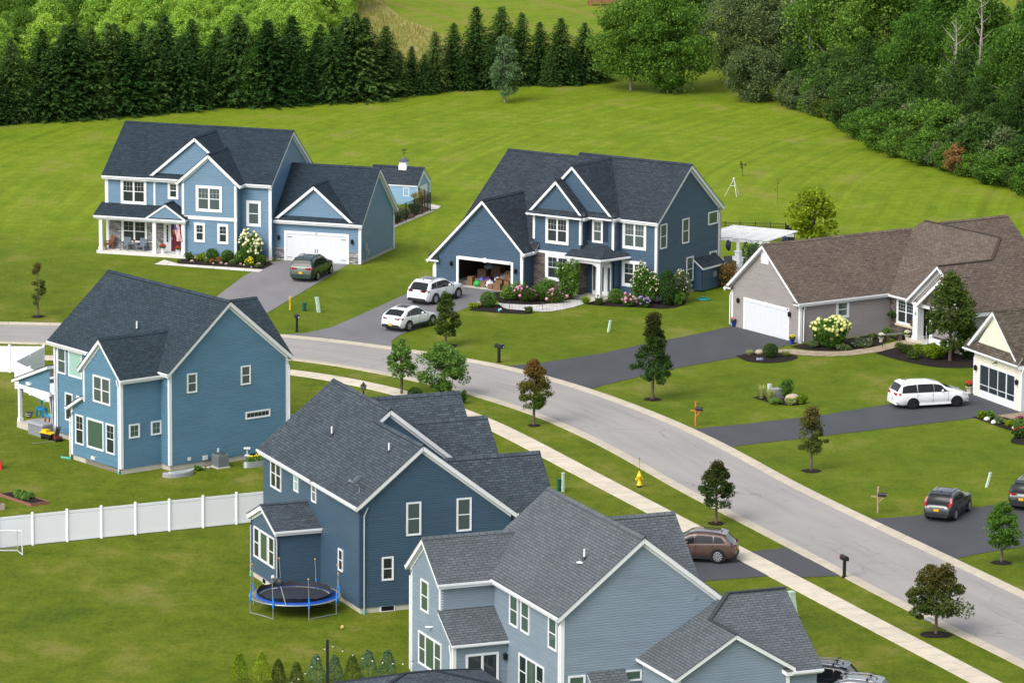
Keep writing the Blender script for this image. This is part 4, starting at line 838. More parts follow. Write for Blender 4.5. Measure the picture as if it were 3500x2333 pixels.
t.links.new(mixc(t, sm_, cc_, (0.13, 0.125, 0.12)), b.inputs['Base Color']); b.inputs['Roughness'].default_value = 0.9
bump(t, b, n2, 0.3, 0.01)
N = 340
U_, L_ = resample(CU, N), resample(CL, N)
Ui, Li = U_-normals2(U_)*0.72, L_+normals2(L_)*0.72
g = MB(); strip(g, Li, Ui, 0.012); tag(g.build('road', m), kind='structure')

# rolled concrete kerbs with joints
def jointed(name, col, period, var=0.12):
    m = bpy.data.materials.new(name); t, b = nodes(m); p = position(t); uv = uvnode(t)
    s = t.nodes.new('ShaderNodeSeparateXYZ'); t.links.new(uv, s.inputs[0])
    fr = maths(t, 'FRACT', maths(t, 'DIVIDE', s.outputs[0], period)); j = maths(t, 'LESS_THAN', fr, 0.035/period*1.0)
    cell = maths(t, 'FLOOR', maths(t, 'DIVIDE', s.outputs[0], period)); wn = t.nodes.new('ShaderNodeTexWhiteNoise'); wn.noise_dimensions = '1D'; t.links.new(cell, wn.inputs['W'])
    v = maths(t, 'ADD', mrange(t, wn.outputs[0], 0, 1, 1-var*.6, 1+var*.4), maths(t, 'ADD', mrange(t, noise(t, p, 1.2, 4), 0.3, 0.7, -var, var*.6), mrange(t, noise(t, p, 9, 3), 0.3, 0.7, -.05, .05)))
    h = t.nodes.new('ShaderNodeHueSaturation'); h.inputs['Color'].default_value = (*col, 1); t.links.new(v, h.inputs['Value'])
    t.links.new(mixc(t, j, h.outputs[0], tuple(0.45*x for x in col)), b.inputs['Base Color']); b.inputs['Roughness'].default_value = 0.9
    return m
KERB = jointed('kerb_concrete', (0.50, 0.44, 0.34), 3.0)
for Q, sgn, nm in ((U_, -1, 'kerb_far'), (L_, 1, 'kerb_near')):
    Nn = normals2(Q)*sgn; g = MB()
    strip(g, Q, Q+Nn*0.02, (0.0, 0.075)); strip(g, Q+Nn*0.02, Q+Nn*0.32, (0.075, 0.06)); strip(g, Q+Nn*0.32, Q+Nn*0.76, (0.06, 0.016))
    tag(g.build('kerb', KERB), kind='structure')
g = MB(); strip(g, WU, WL, 0.04); strip(g, WL, WL-normals2(WL)*0.02, (0.04, 0.0)); strip(g, WU, WU+normals2(WU)*0.02, (0.04, 0.0)); tag(g.build('sidewalk', jointed('sidewalk_concrete', (0.60, 0.53, 0.415), 1.55)), kind='structure')

def asphalt(name, col, streak=0.12):
    m = bpy.data.materials.new(name); t, b = nodes(m); p = position(t)
    v = maths(t, 'ADD', mrange(t, noise(t, mapping(t, p, (0.5, 0.2, 1)), 0.9, 4), 0.3, 0.7, 1-streak, 1+streak), mrange(t, noise(t, p, 16, 3), 0.3, 0.7, -.1, .1))
    h = t.nodes.new('ShaderNodeHueSaturation'); h.inputs['Color'].default_value = (*col, 1); t.links.new(v, h.inputs['Value']); t.links.new(h.outputs[0], b.inputs['Base Color']); b.inputs['Roughness'].default_value = 0.85
    bump(t, b, noise(t, p, 20, 2), 0.3, 0.01); return m
AS_N = asphalt('driveway_fresh_asphalt', (0.052, 0.055, 0.062)); AS_O = asphalt('driveway_worn_asphalt', (0.19, 0.182, 0.185)); AS_M = asphalt('driveway_grey_asphalt', (0.155, 0.152, 0.158))
def sheet(name, pts, z, m, sm=0):
    if sm:
        Q = smoothpoly(list(pts)+[pts[0]], 0.35, sm); pts = [tuple(x) for x in Q[:-1]]
    g = MB(); polyarea(g, list(pts), z); return tag(g.build(name, m), kind='structure')
sheet('driveway', [(-18.6, -1.6), (-19.2, -3.5), (-20.3, -8), (-21.75, -16.2), (-23.17, -23.2), (-24.5, -29.2), (-18.9, -30.9), (-17.72, -22.99), (-15.1, -12.6), (-12.57, -2.4), (-17.5, -0.9)], 0.02, AS_O)
sheet('driveway', [(-16.2, -31.6), (-14.6, -30.9), (-12.92, -28.67), (-10.91, -23.46), (-9.29, -19.0), (-7.61, -14.4), (-5.0, -11.4), (-2.3, -11.0), (0.4, -13.3), (-0.9, -15.2), (-1.81, -17.51), (-3.69, -21.4), (-5.96, -27.25), (-7.9, -31.2), (-8.5, -34), (-8.3, -36.2)], 0.02, AS_M)
sheet('driveway', [(-0.4, -42.6), (1.92, -41.5), (6.17, -37.9), (9, -34.6), (11.82, -31.69), (14, -29.4), (15.5, -27.4), (16.3, -27.9), (20.1, -33.5), (18.4, -35.6), (17.11, -36.9), (15.8, -38.8), (12.71, -41.6), (10.6, -43.6), (9.0, -45.6), (7.2, -47.8), (5.9, -49.5), (5.2, -50.6)], 0.02, AS_N)
sheet('driveway', [(11.5, -63.4), (13, -62.6), (14.78, -61.84), (20.59, -58.4), (24.84, -54.9), (27.6, -52.9), (30.4, -51.0), (31.2, -52.1), (33.5, -57.3), (31.6, -58.4), (30.21, -59.29), (26.12, -61.6), (20.2, -65.1), (16.5, -67.2), (14.7, -68.2), (13.6, -69.2)], 0.02, AS_N)
sheet('driveway', [(20.9, -89), (22.5, -88.7), (24.44, -87.9), (28.03, -85.74), (30.88, -83.4), (36, -79.5), (40, -90), (34, -93), (29.67, -95.9), (26.6, -98.0), (25.6, -99), (25, -100.3)], 0.02, AS_N)
sheet('driveway', [(13.8, -97.6), (15.9, -96.6), (18.6, -103.4), (16.2, -103.9)], 0.02, AS_N)
sheet('driveway', [(10.6, -92.6), (14.5, -103.6), (11, -104.9), (3, -107.5), (-1.5, -97)], 0.02, AS_N)
sheet('driveway', [(12.6, -129.3), (19.0, -130.6), (20.5, -136), (11, -135)], 0.02, AS_N)
PAVW = jointed('white_path', (0.66, 0.63, 0.56), 1.2); PAVT = stonework('tan_paver', [(0.28, 0.21, 0.14), (0.38, 0.30, 0.20), (0.46, 0.37, 0.26), (0.52, 0.43, 0.31)], 0.3, 0.2); PAVG = stonework('grey_paver', [(0.40, 0.39, 0.38), (0.5, 0.49, 0.47), (0.58, 0.57, 0.55), (0.66, 0.65, 0.62)], 0.5, 0.4); PAVR = stonework('red_paver', [(0.24, 0.16, 0.11), (0.32, 0.22, 0.16), (0.4, 0.28, 0.2), (0.45, 0.33, 0.24)], 0.3, 0.2)
MULCH = mat('mulch', (0.024, 0.019, 0.017), 0.95, 0.1, var=0.6, vscale=7)
sheet('path', [(-27.4, -3.0), (-26.8, -0.9), (-25.6, -2.7), (-19.0, -5.0), (-19.2, -6.2)], 0.03, PAVW)
sheet('garden_bed', [(-25.8, -1.2), (-25.0, 0.2), (-21.4, -1.0), (-18.6, -1.6), (-18.3, -2.6), (-19.0, -4.9), (-25.6, -2.6)], 0.024, MULCH)
sheet('path', [(-1.1, -18.6), (0.36, -19.2), (2.2, -19.3), (4.4, -16.9), (5.5, -15.4), (6.9, -16.2), (5.6, -18.2), (4.4, -20.2), (3.4, -21.4), (2.31, -22.2), (0.79, -21.5), (-0.5, -21.0)], 0.03, PAVG, 3)
sheet('garden_bed', [(-1.5, -14.3), (0.6, -12.9), (4.6, -15.2), (4.7, -17.6), (2.76, -19.7), (0.36, -19.5), (-1.0, -18.6)], 0.024, MULCH, 4)
sheet('garden_bed', [(-3.2, -21.6), (-2.2, -18.7), (-0.9, -19.2), (0.2, -21.1), (1.7, -22.3), (1.3, -23.1), (-0.95, -22.6)], 0.022, MULCH, 4)
sheet('garden_bed', [(5.4, -18.9), (6.6, -16.2), (7.9, -15.4), (11.0, -17.2), (12.6, -15.7), (12.8, -18.3), (12.14, -19.9), (11.03, -20.7), (9.52, -20.0), (7.0, -19.7)], 0.024, MULCH, 4)
sheet('path', [(18.0, -36.6), (19.19, -35.7), (20.59, -36.5), (22.66, -36.75), (24.84, -35.4), (26.3, -33.9), (27.4, -32.2), (28.9, -32.3), (28.9, -33.6), (26.98, -34.8), (25.81, -36.47), (23.61, -38.1), (21.51, -38.5), (19.78, -38.0)], 0.03, PAVT, 4)
sheet('garden_bed', [(19.5, -34.9), (20.3, -33.9), (23.5, -32.0), (26.2, -29.9), (26.9, -31.3), (25.9, -34.2), (23.73, -36.4), (21.63, -36.5), (20.3, -36.0)], 0.024, MULCH, 4)
sheet('garden_bed', [(15.5, -38.5), (16.8, -37.1), (18.1, -37.0), (19.9, -38.1), (20, -38.8), (19.03, -40.5), (17.55, -41.2), (16.2, -40.6)], 0.024, MULCH, 5)
sheet('garden_bed', [(25.3, -37.2), (26.98, -34.9), (28.8, -34.0), (32.4, -38.0), (32.4, -42.2), (29.47, -42.4), (28.0, -41.2), (26.7, -39.7)], 0.024, MULCH, 5)
sheet('garden_bed', [(16.0, -53.0), (16.9, -51.8), (19.6, -53.7), (19.4, -55.3), (17.9, -55.7), (16.7, -54.2)], 0.022, MULCH, 5)
sheet('garden_bed', [(26.6, -30.9), (28.9, -31.4), (28.7, -32.2), (27.6, -32.5), (26.9, -32)], 0.022, MULCH, 3)
sheet('garden_bed', [(30.0, -58.9), (31.6, -58.4), (33.4, -60.5), (34, -64), (32.5, -64), (31.5, -62.1), (30.5, -60.0)], 0.024, MULCH, 4)
sheet('path', [(31.7, -57.9), (33.3, -57.3), (36, -57), (36, -62), (33.3, -61.2), (32.3, -59.6)], 0.018, PAVR)
sheet('garden_bed', [(33.2, -64.3), (32.3, -64.7), (31.8, -66.2), (31.7, -67.4), (33.5, -68)], 0.022, MULCH, 4)
for x, y, rx, ry in ((-4.63, -35.51, .8, .9), (9.34, -53.79, .62, .62), (22.8, -116.78, .85, .75), (18.54, -75.74, .62, .6), (12.08, -90.48, .5, .55), (27.94, -100.03, .62, .6), (1.44, -62.52, .42, .5), (-34.17, -25.11, .5, .6)):
    q = MB(); rng = random.Random(int(x*100)); q.face([(x+rx*math.cos(a)*rng.uniform(.88, 1.12), y+ry*math.sin(a)*rng.uniform(.88, 1.12), 0.022) for a in [2*PI*k/22 for k in range(22)]])
    q.blob((x, y, 0.0), (rx*.8, ry*.8, .09), 12, 6, .1, rng, zmin=0.0)
    tag(q.build('mulch_ring', MULCH), kind='structure')
sheet('pergola_patio', [(14.5, -2.5), (17, 2.5), (22, 0), (19, -7), (15, -6)], 0.02, PAVG)
sheet('gravel_edge', [(-10.6, 11.5), (-9.1, 15.9), (-6.35, 23.5), (-6.9, 23.7), (-9.5, 16.3), (-11.0, 11.6)], 0.02, mat('pale_gravel', (0.42, 0.38, 0.34), .9, var=.35, vscale=6))
sheet('shed_bed', [(-11.0, 11.6), (-9.5, 16.3), (-6.9, 23.7), (-7.4, 26.0), (-9.4, 24), (-11.5, 17), (-12.6, 11.6)], 0.018, mat('bark_mulch', (0.12, 0.065, 0.04), .9, var=.4, vscale=4))
sheet('pad', [(-7.2, 27.3), (-5.9, 25.6), (-6.2, 24.0), (-6.8, 23.9), (-7.6, 26.2)], 0.03, PAVW)
# rough hay strip beyond the spruces
m = bpy.data.materials.new('dry_meadow'); t, b = nodes(m); p = position(t)
r = ramp(t, [(0.3, (0.15, 0.19, 0.02)), (0.5, (0.24, 0.235, 0.05)), (0.7, (0.34, 0.285, 0.10))]); t.links.new(noise(t, mapping(t, p, (1, .4, 1)), 0.35, 5, .65), r.inputs[0]); t.links.new(r.outputs[0], b.inputs['Base Color']); b.inputs['Roughness'].default_value = 1
sheet('meadow', [(-30, 100), (-12, 96), (-1.5, 112), (1.5, 122), (-1.5, 127), (-7, 138), (-12, 152), (-16, 175), (-30, 260), (-80, 260), (-80, 140)], 0.02, m, 6)
# ================================================================ VEGETATION
def leafquads(C, size, rg, aspect=0.6, up=0.35, droop=None):
    N = len(C); n = rg.normal(size=(N, 3)); n[:, 2] = np.abs(n[:, 2])*0.9+up; n /= np.linalg.norm(n, axis=1)[:, None]
    a = np.cross(n, rg.normal(size=(N, 3))); a /= np.linalg.norm(a, axis=1)[:, None]; b = np.cross(n, a)
    s = (size*rg.uniform(0.65, 1.35, N))[:, None]
    return np.stack([C-a*s, C-b*s*aspect, C+a*s, C+b*s*aspect], 1)
def ellips(c, r, n, rg, inner=0.55):
    d = rg.normal(size=(n, 3)); d /= np.linalg.norm(d, axis=1)[:, None]
    q = (inner**3+(1-inner**3)*rg.random(n))**(1/3)
    return np.array(c)+d*q[:, None]*np.array(r)
def crown_points(rg, prof, z0, z1, n, nclump, cr, low=0.0):
    """prof(t) radius along the crown; leaf clumps around it, gaps between them"""
    out = []; per = n//nclump; p1, p2 = rg.random(2)*6.28
    for _ in range(nclump):
        t = rg.random()**0.85; a = rg.random()*2*PI; R = prof(t)*(1+.15*math.sin(2*a+p1)+.13*math.sin(3*a+6*t+p2)); rr = R*(0.35+0.7*rg.random()**0.5); k = cr*(0.45+1.1*rg.random()**1.5)
        rr = max(0, rr-k*0.5); c = (rr*math.cos(a), rr*math.sin(a), z0+(z1-z0)*t)
        out.append(ellips(c, (k, k, k*0.75), int(per*(0.6+0.8*rg.random())), rg, 0.35))
    return np.concatenate(out)
def branches(rng, H, th, prof, z0, z1, r, nb=9, multi=1):
    m = MB()
    for q in range(multi):
        ox, oy = (0, 0) if multi == 1 else (rng.uniform(-.12, .12)*H*.15, rng.uniform(-.12, .12)*H*.15)
        lx, ly = rng.uniform(-.03, .03)*H, rng.uniform(-.03, .03)*H
        if multi > 1: lx *= 4; ly *= 4
        m.tube([(ox*.4, oy*.4, -.05), (ox, oy, th), (ox+lx*.5, oy+ly*.5, th+(H-th)*.5), (ox+lx, oy+ly, H*.92)], [r*1.25, r, r*.55, r*.12], 7)
        for i in range(nb):
            t = (i+.5)/nb; z = z0+(z1-z0)*t*.8; a = i*2.4+rng.random(); R = prof(t)*rng.uniform(.6, .95); bx, by = ox+lx*t*.6, oy+ly*t*.6
            m.tube([(bx, by, z), (bx+R*.5*math.cos(a), by+R*.5*math.sin(a), z+R*.3), (bx+R*math.cos(a), by+R*math.sin(a), z+R*.5)], [r*.4*(1-t*.5), r*.22, r*.06], 5, cap=False)
    return m
BARK = mat('bark', (0.13, 0.10, 0.075), 0.9, 0.1, var=0.3, vscale=3); BARKG = mat('bark_grey', (0.24, 0.21, 0.18), 0.9, 0.1, var=0.25, vscale=3)
PROF = {'oval': lambda w: (lambda t: w/2*math.sin(PI*min(1, .12+t*.88))**.6*(1-.25*t)),
        'round': lambda w: (lambda t: w/2*math.sqrt(max(0.02, 1-(2*t-1)**2))),
        'cone': lambda w: (lambda t: w*.62*(min(1, .5+t*2.5))*(1-t)**.6+.05),
        'spire': lambda w: (lambda t: w*.62*min(1, .55+t*2.5)*(1-.55*(t/.6)**2 if t < .6 else .45*(1-((t-.6)/.42)**2))+.05)}
def tree(name, loc, H, w, th, prof, fol, label, cat='tree', group=None, n=2600, leaf=0.11, nclump=46, seed=1, multi=1, bark=None, trunk_r=None, cr=None, nb=9):
    rg = np.random.default_rng(seed); rng = random.Random(seed)
    w *= 1.16; n = int(n*(2.6 if name == 'street_tree' and n > 2500 else 2.0 if name == 'street_tree' else 1.3)); leaf *= .8 if name == 'street_tree' else 1; o = thing(name, loc, rng.random()*6.28, label, cat, group); pf = PROF[prof](w)
    branches(rng, H, th, pf, th, H, trunk_r or H*0.016+.012, nb, multi).build('trunk', bark or BARK, o)
    C = crown_points(rg, pf, th*0.95, H, n, nclump, cr or w*0.17)
    C[:, 2] = np.maximum(C[:, 2], 0.12)
    if name == 'street_tree': C = C[C[:, 2] > th*0.86]
    quadmesh('crown', leafquads(C, leaf, rg), fol, o)
    return o
F_MID = foliage('leaf_mid_green', [(0.020, 0.048, 0.008), (0.042, 0.092, 0.014), (0.068, 0.132, 0.020), (0.100, 0.170, 0.032)])
F_DARK = foliage('leaf_dark_green', [(0.010, 0.026, 0.008), (0.022, 0.050, 0.012), (0.040, 0.078, 0.018), (0.065, 0.11, 0.026)])
F_MAPLE = foliage('leaf_maple_green', [(0.020, 0.050, 0.008), (0.045, 0.098, 0.014), (0.076, 0.145, 0.024), (0.120, 0.195, 0.042)], gain=1.8, objvar=.2)
F_SAGE = foliage('leaf_sage_green', [(0.024, 0.052, 0.022), (0.045, 0.086, 0.036), (0.072, 0.118, 0.052), (0.105, 0.15, 0.075)])
F_LIGHT = foliage('leaf_light_green', [(0.075, 0.14, 0.014), (0.13, 0.22, 0.026), (0.18, 0.285, 0.042), (0.24, 0.33, 0.075)])
F_YOUNG = foliage('leaf_fresh_green', [(0.034, 0.074, 0.012), (0.062, 0.120, 0.022), (0.098, 0.172, 0.036), (0.145, 0.225, 0.06)])
F_GREY = foliage('leaf_grey_green', [(0.022, 0.042, 0.016), (0.05, 0.078, 0.028), (0.085, 0.115, 0.045), (0.13, 0.155, 0.07)])
F_OLIVE = foliage('leaf_olive', [(0.024, 0.046, 0.008), (0.046, 0.078, 0.014), (0.075, 0.110, 0.022), (0.112, 0.14, 0.035)], gain=1.55)
F_YELLOW = foliage('leaf_yellow_green', [(0.045, 0.080, 0.006), (0.10, 0.155, 0.010), (0.175, 0.235, 0.016), (0.25, 0.30, 0.03)], gain=1.6)
F_SPRUCE = foliage('needle_dark_green', [(0.012, 0.032, 0.009), (0.026, 0.058, 0.015), (0.044, 0.086, 0.022), (0.085, 0.135, 0.032)], 0.35, 0.3, 2.0)
F_BLUE = foliage('needle_blue_green', [(0.02, 0.045, 0.025), (0.045, 0.085, 0.045), (0.075, 0.12, 0.065)], 0.1)
F_RUST = foliage('leaf_rust', [(0.09, 0.05, 0.02), (0.18, 0.09, 0.04), (0.10, 0.10, 0.02), (0.24, 0.13, 0.07)])
F_RUSH = foliage('ornamental_grass', [(0.06, 0.10, 0.02), (0.13, 0.17, 0.04), (0.24, 0.25, 0.09), (0.36, 0.34, 0.16)])
def autumn(name, low, high, cut=0.45):
    m = foliage(name, low); t = m.node_tree; h = [x for x in t.nodes if x.type == 'HUE_SAT'][0]
    tc = t.nodes.new('ShaderNodeTexCoord'); s = t.nodes.new('ShaderNodeSeparateXYZ'); t.links.new(tc.outputs['Generated'], s.inputs[0])
    g = [x for x in t.nodes if x.type == 'NEW_GEOMETRY'][0]
    f = mrange(t, maths(t, 'ADD', s.outputs[2], maths(t, 'MULTIPLY', g.outputs['Random Per Island'], 0.5)), cut, cut+.65)
    r = ramp(t, [(0.2, high[0]), (0.5, high[1]), (0.8, high[2])]); t.links.new(g.outputs['Random Per Island'], r.inputs[0])
    src = h.inputs['Color'].links[0].from_socket; t.links.new(mixc(t, f, src, r.outputs[0]), h.inputs['Color']); return m
F_AUT = autumn('leaf_turning_red', [(0.022, 0.048, 0.008), (0.045, 0.085, 0.012), (0.08, 0.115, 0.02)], [(0.17, 0.095, 0.022), (0.23, 0.115, 0.035), (0.26, 0.17, 0.05)], 0.42)
F_AUT2 = autumn('leaf_turning_olive', [(0.014, 0.034, 0.010), (0.028, 0.056, 0.014), (0.05, 0.08, 0.02)], [(0.05, 0.058, 0.016), (0.07, 0.065, 0.02), (0.085, 0.06, 0.022)], 0.7)
F_AUT3 = autumn('leaf_turning_bronze', [(0.026, 0.052, 0.012), (0.05, 0.08, 0.018), (0.085, 0.10, 0.03)], [(0.12, 0.10, 0.025), (0.16, 0.10, 0.035), (0.135, 0.125, 0.04)], 0.5)

# street and garden trees
tree('street_tree', (-34.17, -25.11, 0), 3.9, 1.35, 1.05, 'oval', F_AUT3, 'thin young tree with yellowing leaves alone on the far left lawn', n=1300, leaf=.08, nclump=30, seed=3)
tree('street_tree', (-4.63, -35.51, 0), 3.65, 1.5, .85, 'cone', F_OLIVE, 'pointed young tree in a dark mulch ring beside the two white cars', n=4200, leaf=.085, nclump=60, seed=4)
tree('street_tree', (-7.33, -52.55, 0), 3.6, 2.2, 1.1, 'oval', F_YOUNG, 'airy fresh green tree with bare double trunk behind the dark slate roof', n=2300, leaf=.105, nclump=34, seed=5, multi=2, cr=.36)
tree('street_tree', (-4.5, -53.6, 0), 3.35, 2.75, .5, 'round', F_YOUNG, 'wide bushy bright green tree just right of the airy double trunked one', n=4600, leaf=.11, nclump=60, seed=6, multi=2)
tree('street_tree', (1.44, -62.52, 0), 4.2, 1.95, 1.35, 'oval', F_AUT, 'street tree with orange red top on the verge across from the driveway', n=4300, leaf=.085, nclump=64, seed=7)
tree('street_tree', (9.34, -53.79, 0), 5.6, 2.1, 1.0, 'spire', F_AUT2, 'tall dark tree with narrow spire top beside the fresh black driveway', n=5600, leaf=.09, nclump=90, seed=8)
tree('street_tree', (18.54, -75.74, 0), 3.9, 1.75, 1.2, 'oval', F_AUT3, 'bronze leaved young tree below the white minivan driveway', n=2600, leaf=.085, nclump=44, seed=9)
tree('street_tree', (12.08, -90.48, 0), 3.65, 1.85, 1.15, 'cone', F_AUT2, 'dark green street tree near the yellow hydrant and the sidewalk', n=4000, leaf=.085, nclump=60, seed=10)
tree('street_tree', (27.94, -100.03, 0), 3.5, 1.75, .95, 'oval', F_MID, 'dense green young tree at the right edge below the dark parked cars', n=4600, leaf=.08, nclump=70, seed=11)
tree('street_tree', (22.8, -116.78, 0), 4.05, 2.6, 1.05, 'cone', F_AUT3, 'bronze topped ragged tree in black mulch nearest the camera', n=4200, leaf=.095, nclump=56, seed=12)
tree('garden_tree', (30.28, -39.66, 0), 5.9, 3.1, 1.1, 'oval', F_OLIVE, 'tall olive green tree in front of the grey ranch house porch', n=6800, leaf=.10, nclump=100, seed=13)
tree('garden_tree', (23.59, 8.33, 0), 4.0, 3.6, .35, 'round', F_YELLOW, 'yellow green multi stemmed tree behind the ranch house roof', n=5200, leaf=.12, nclump=70, seed=14, multi=4)
tree('lawn_tree', (-0.8, 87.67, 0), 5.9, 3.0, .9, 'oval', F_SAGE, 'single grey green tree standing on the lawn before the spruce row', n=5200, leaf=.12, nclump=70, seed=15, bark=BARKG)
tree('sapling', (19.66, 42.8, 0), 1.35, .5, .7, 'round', F_OLIVE, 'tiny sapling with a tuft of leaves in the back field', n=90, leaf=.09, nclump=5, seed=16, nb=3)
tree('sapling', (21.86, 27.65, 0), 2.3, .5, 1.0, 'oval', F_OLIVE, 'nearly bare whip of a sapling in the back field', n=40, leaf=.05, nclump=5, seed=17, nb=5, trunk_r=.02)
# big trees at the head of the field
tree('maple_tree', (11.3, 96.3, 0), 8.4, 6.8, 1.2, 'round', F_MID, 'left half of the broad maple clump at the head of the field', n=22000, leaf=.125, nclump=110, seed=20, group=None, bark=BARKG)
tree('maple_tree', (14.6, 95.0, 0), 9.2, 7.0, .7, 'round', F_MID, 'taller right half of the broad maple clump at the head of the field', n=25000, leaf=.125, nclump=120, seed=21, bark=BARKG)
tree('willow_bush', (23.9, 101.5, 0), 9.6, 10.0, .8, 'round', F_GREY, 'huge grey green rounded bush tree at the corner of the field', n=32000, leaf=.125, nclump=140, seed=22, multi=3)
tree('willow_bush', (22.9, 89.5, 0), 4.8, 5.6, .3, 'round', F_GREY, 'smaller grey green round bush in front of the huge one', n=13000, leaf=.105, nclump=80, seed=23, multi=3)
tree('dark_tree', (17.5, 112, 0), 12.0, 5.6, 2, 'oval', F_DARK, 'dark ivy covered tree behind the maple clump at the top edge', n=9000, leaf=.17, nclump=90, seed=24)

# ---- spruces: four meshes, then copies
def spruce(seed, H=8.0, w=4.3):
    rg = np.random.default_rng(seed); rng = random.Random(seed); o = thing('spruce_tree', (0, 0, 0), 0, 'dark green spruce', 'tree')
    m = MB(); m.tube([(0, 0, 0), (0, 0, H*.5), (0, 0, H)], [.16, .09, .015], 6); m.build('trunk', BARK, o)
    V = []; z = .25
    while z < H*.985:
        t = z/H; R = w/2*(1-t)**.75*rng.uniform(.78, 1.15)+.05; nb = max(4, int(4+R*5)); a0 = rng.random()*6.28
        for k in range(nb):
            a = a0+2*PI*k/nb+rng.uniform(-.2, .2); r = R*rng.uniform(.72, 1.12); dr = .12+.2*(1-t)
            ns = max(3, int(r/.16))
            for j in range(ns):
                q = (j+.6)/ns*r; zz = z-q*dr+.10*q*q/max(r, .3)+rng.uniform(-.09, .09)
                c = np.array([q*math.cos(a), q*math.sin(a), zz])
                for sgn in (-1, 0, 1):
                    aa = a+sgn*.75+rng.uniform(-.45, .45); L = (.15+.10*(1-q/r))*rng.uniform(.6, 1.5)
                    d = np.array([math.cos(aa), math.sin(aa), rng.uniform(-.7, .25)]); s = np.array([-math.sin(aa), math.cos(aa), rng.uniform(-.5, .5)])*.075
                    V.append([c-s, c+d*L*.5-s*1.0, c+d*L*1.5, c+s])
        z += .19+.10*(1-t)
    quadmesh('crown', np.array(V), F_SPRUCE, o); return o
SPR = [spruce(40+i, 8.0, 5.6+.5*i) for i in range(4)]; KM = {}
for s_ in SPR: KM.update(kidmap(s_))
line = np.array([(-60, 61), (-46.8, 70.5), (-38.1, 76), (-31.6, 80.3), (-17.2, 86.3), (-11.6, 90.5), (-7.5, 93.6), (-2.1, 97), (5.9, 100), (9.4, 103)])
def ly(x): return float(np.interp(x, line[:, 0], line[:, 1]))
rng = random.Random(5); first = list(SPR)
def place_spruce(x, y, H, label, group, wx=1.0):
    k = rng.randrange(4); sc = H/8.0
    o = first.pop() if first else copy_tree(SPR[k], kids=KM)
    o.location = (x, y, 0); o.rotation_euler = (rng.uniform(-.035, .035), rng.uniform(-.035, .035), rng.random()*6.28); o.scale = (sc*wx, sc*wx, sc); o['label'] = label; o['group'] = group; o['category'] = 'tree'
LEFTL = 'tall dark spruce in the dense row along the back of the left lawn'
x = -57.0
while x < -13.5:
    place_spruce(x, ly(x)+2+rng.uniform(-.9, .9), rng.uniform(5.4, 8.8), LEFTL, 'spruces in the dense left row', rng.uniform(.85, 1.35)); x += rng.uniform(1.2, 2.6)
x = -57.0
while x < -14:
    place_spruce(x, ly(x)+.6+rng.uniform(-.3, .5), rng.uniform(3.0, 5.0), 'low spruce filling the foot of the dense left row', 'low spruces at the foot of the left row', rng.uniform(1.1, 1.35)); x += rng.uniform(2.2, 3.6)
x = -56.0
while x < -15:
    place_spruce(x, ly(x)+5+rng.uniform(-.8, .8), rng.uniform(6.8, 8.8), 'dark spruce in the second row behind the left spruces', 'spruces in the second left row', rng.uniform(.95, 1.15)); x += rng.uniform(1.9, 2.8)
for i, (sx, H, dy) in enumerate([(1173, 8.6, 3), (1246, 8.7, 2.2), (1318, 7.6, 2.4), (1360, 5.0, 1.0), (1400, 5.2, 1.6), (1476, 6.6, 1.6), (1540, 7.3, 2.6), (1622, 9.0, 2.0), (1701, 8.8, 2.5), (1772, 8.0, 2.6), (1846, 6.9, 2.2), (1910, 7.3, 2.0), (1997, 6.7, 1.6), (2050, 5.2, 1.0), (1440, 4.4, .4), (1580, 5.0, .6), (1665, 4.8, .3), (1880, 4.2, .2), (1955, 4.3, .2)]):
    X = (sx-1750)*.0279; H *= .88; place_spruce(X, ly(X)+dy, H, 'pointed dark spruce in the row across the head of the field' if H > 5.4 else 'low dark spruce filling the foot of the row across the field', 'spruces across the head of the field' if H > 5.4 else 'low spruces across the head of the field', 1.05)

# ---- thicket and woods: a few meshes, copied
def proto(name, H, w, th, prof, fol, n, leaf, nclump, seed, cat='tree', multi=1, bark=None, cr=None):
    return tree(name, (0, 0, 0), H, w, th, prof, fol, 'tree', cat, None, n, leaf, nclump, seed, multi, bark, None, cr)
POOL = {}
def pool(key, *a, **k):
    POOL[key] = [[proto(*a, seed=s, **k) for s in ss] for ss in [(hash(key) % 97+1, hash(key) % 97+50)]][0] if False else [proto(*a, seed=sd, **k) for sd in (len(POOL)*7+60, len(POOL)*7+61)]
    for o in POOL[key]: KM.update(kidmap(o))
    POOL[key] = [POOL[key], list(POOL[key])]
pool('light', 'thicket_tree', 7.0, 5.0, .5, 'oval', F_LIGHT, 16000, .09, 220, multi=3, cr=.55)
pool('mid', 'broadleaf_tree', 10.0, 6.6, 1.0, 'oval', F_MAPLE, 24000, .115, 110, bark=BARKG)
pool('dark', 'broadleaf_tree', 9.0, 5.5, .6, 'oval', F_DARK, 17000, .112, 100)
pool('bush', 'hedge_bush', 3.0, 3.4, .15, 'round', F_MID, 6500, .092, 70, cat='bush', multi=3)
pool('bushd', 'hedge_bush', 3.0, 3.4, .15, 'round', F_DARK, 6500, .092, 70, cat='bush', multi=3)
pool('bushg', 'hedge_bush', 3.0, 3.0, .15, 'oval', F_GREY, 6500, .085, 70, cat='bush', multi=3)
pool('busho', 'hedge_bush', 2.6, 3.0, .15, 'round', F_OLIVE, 5600, .088, 60, cat='bush', multi=3)
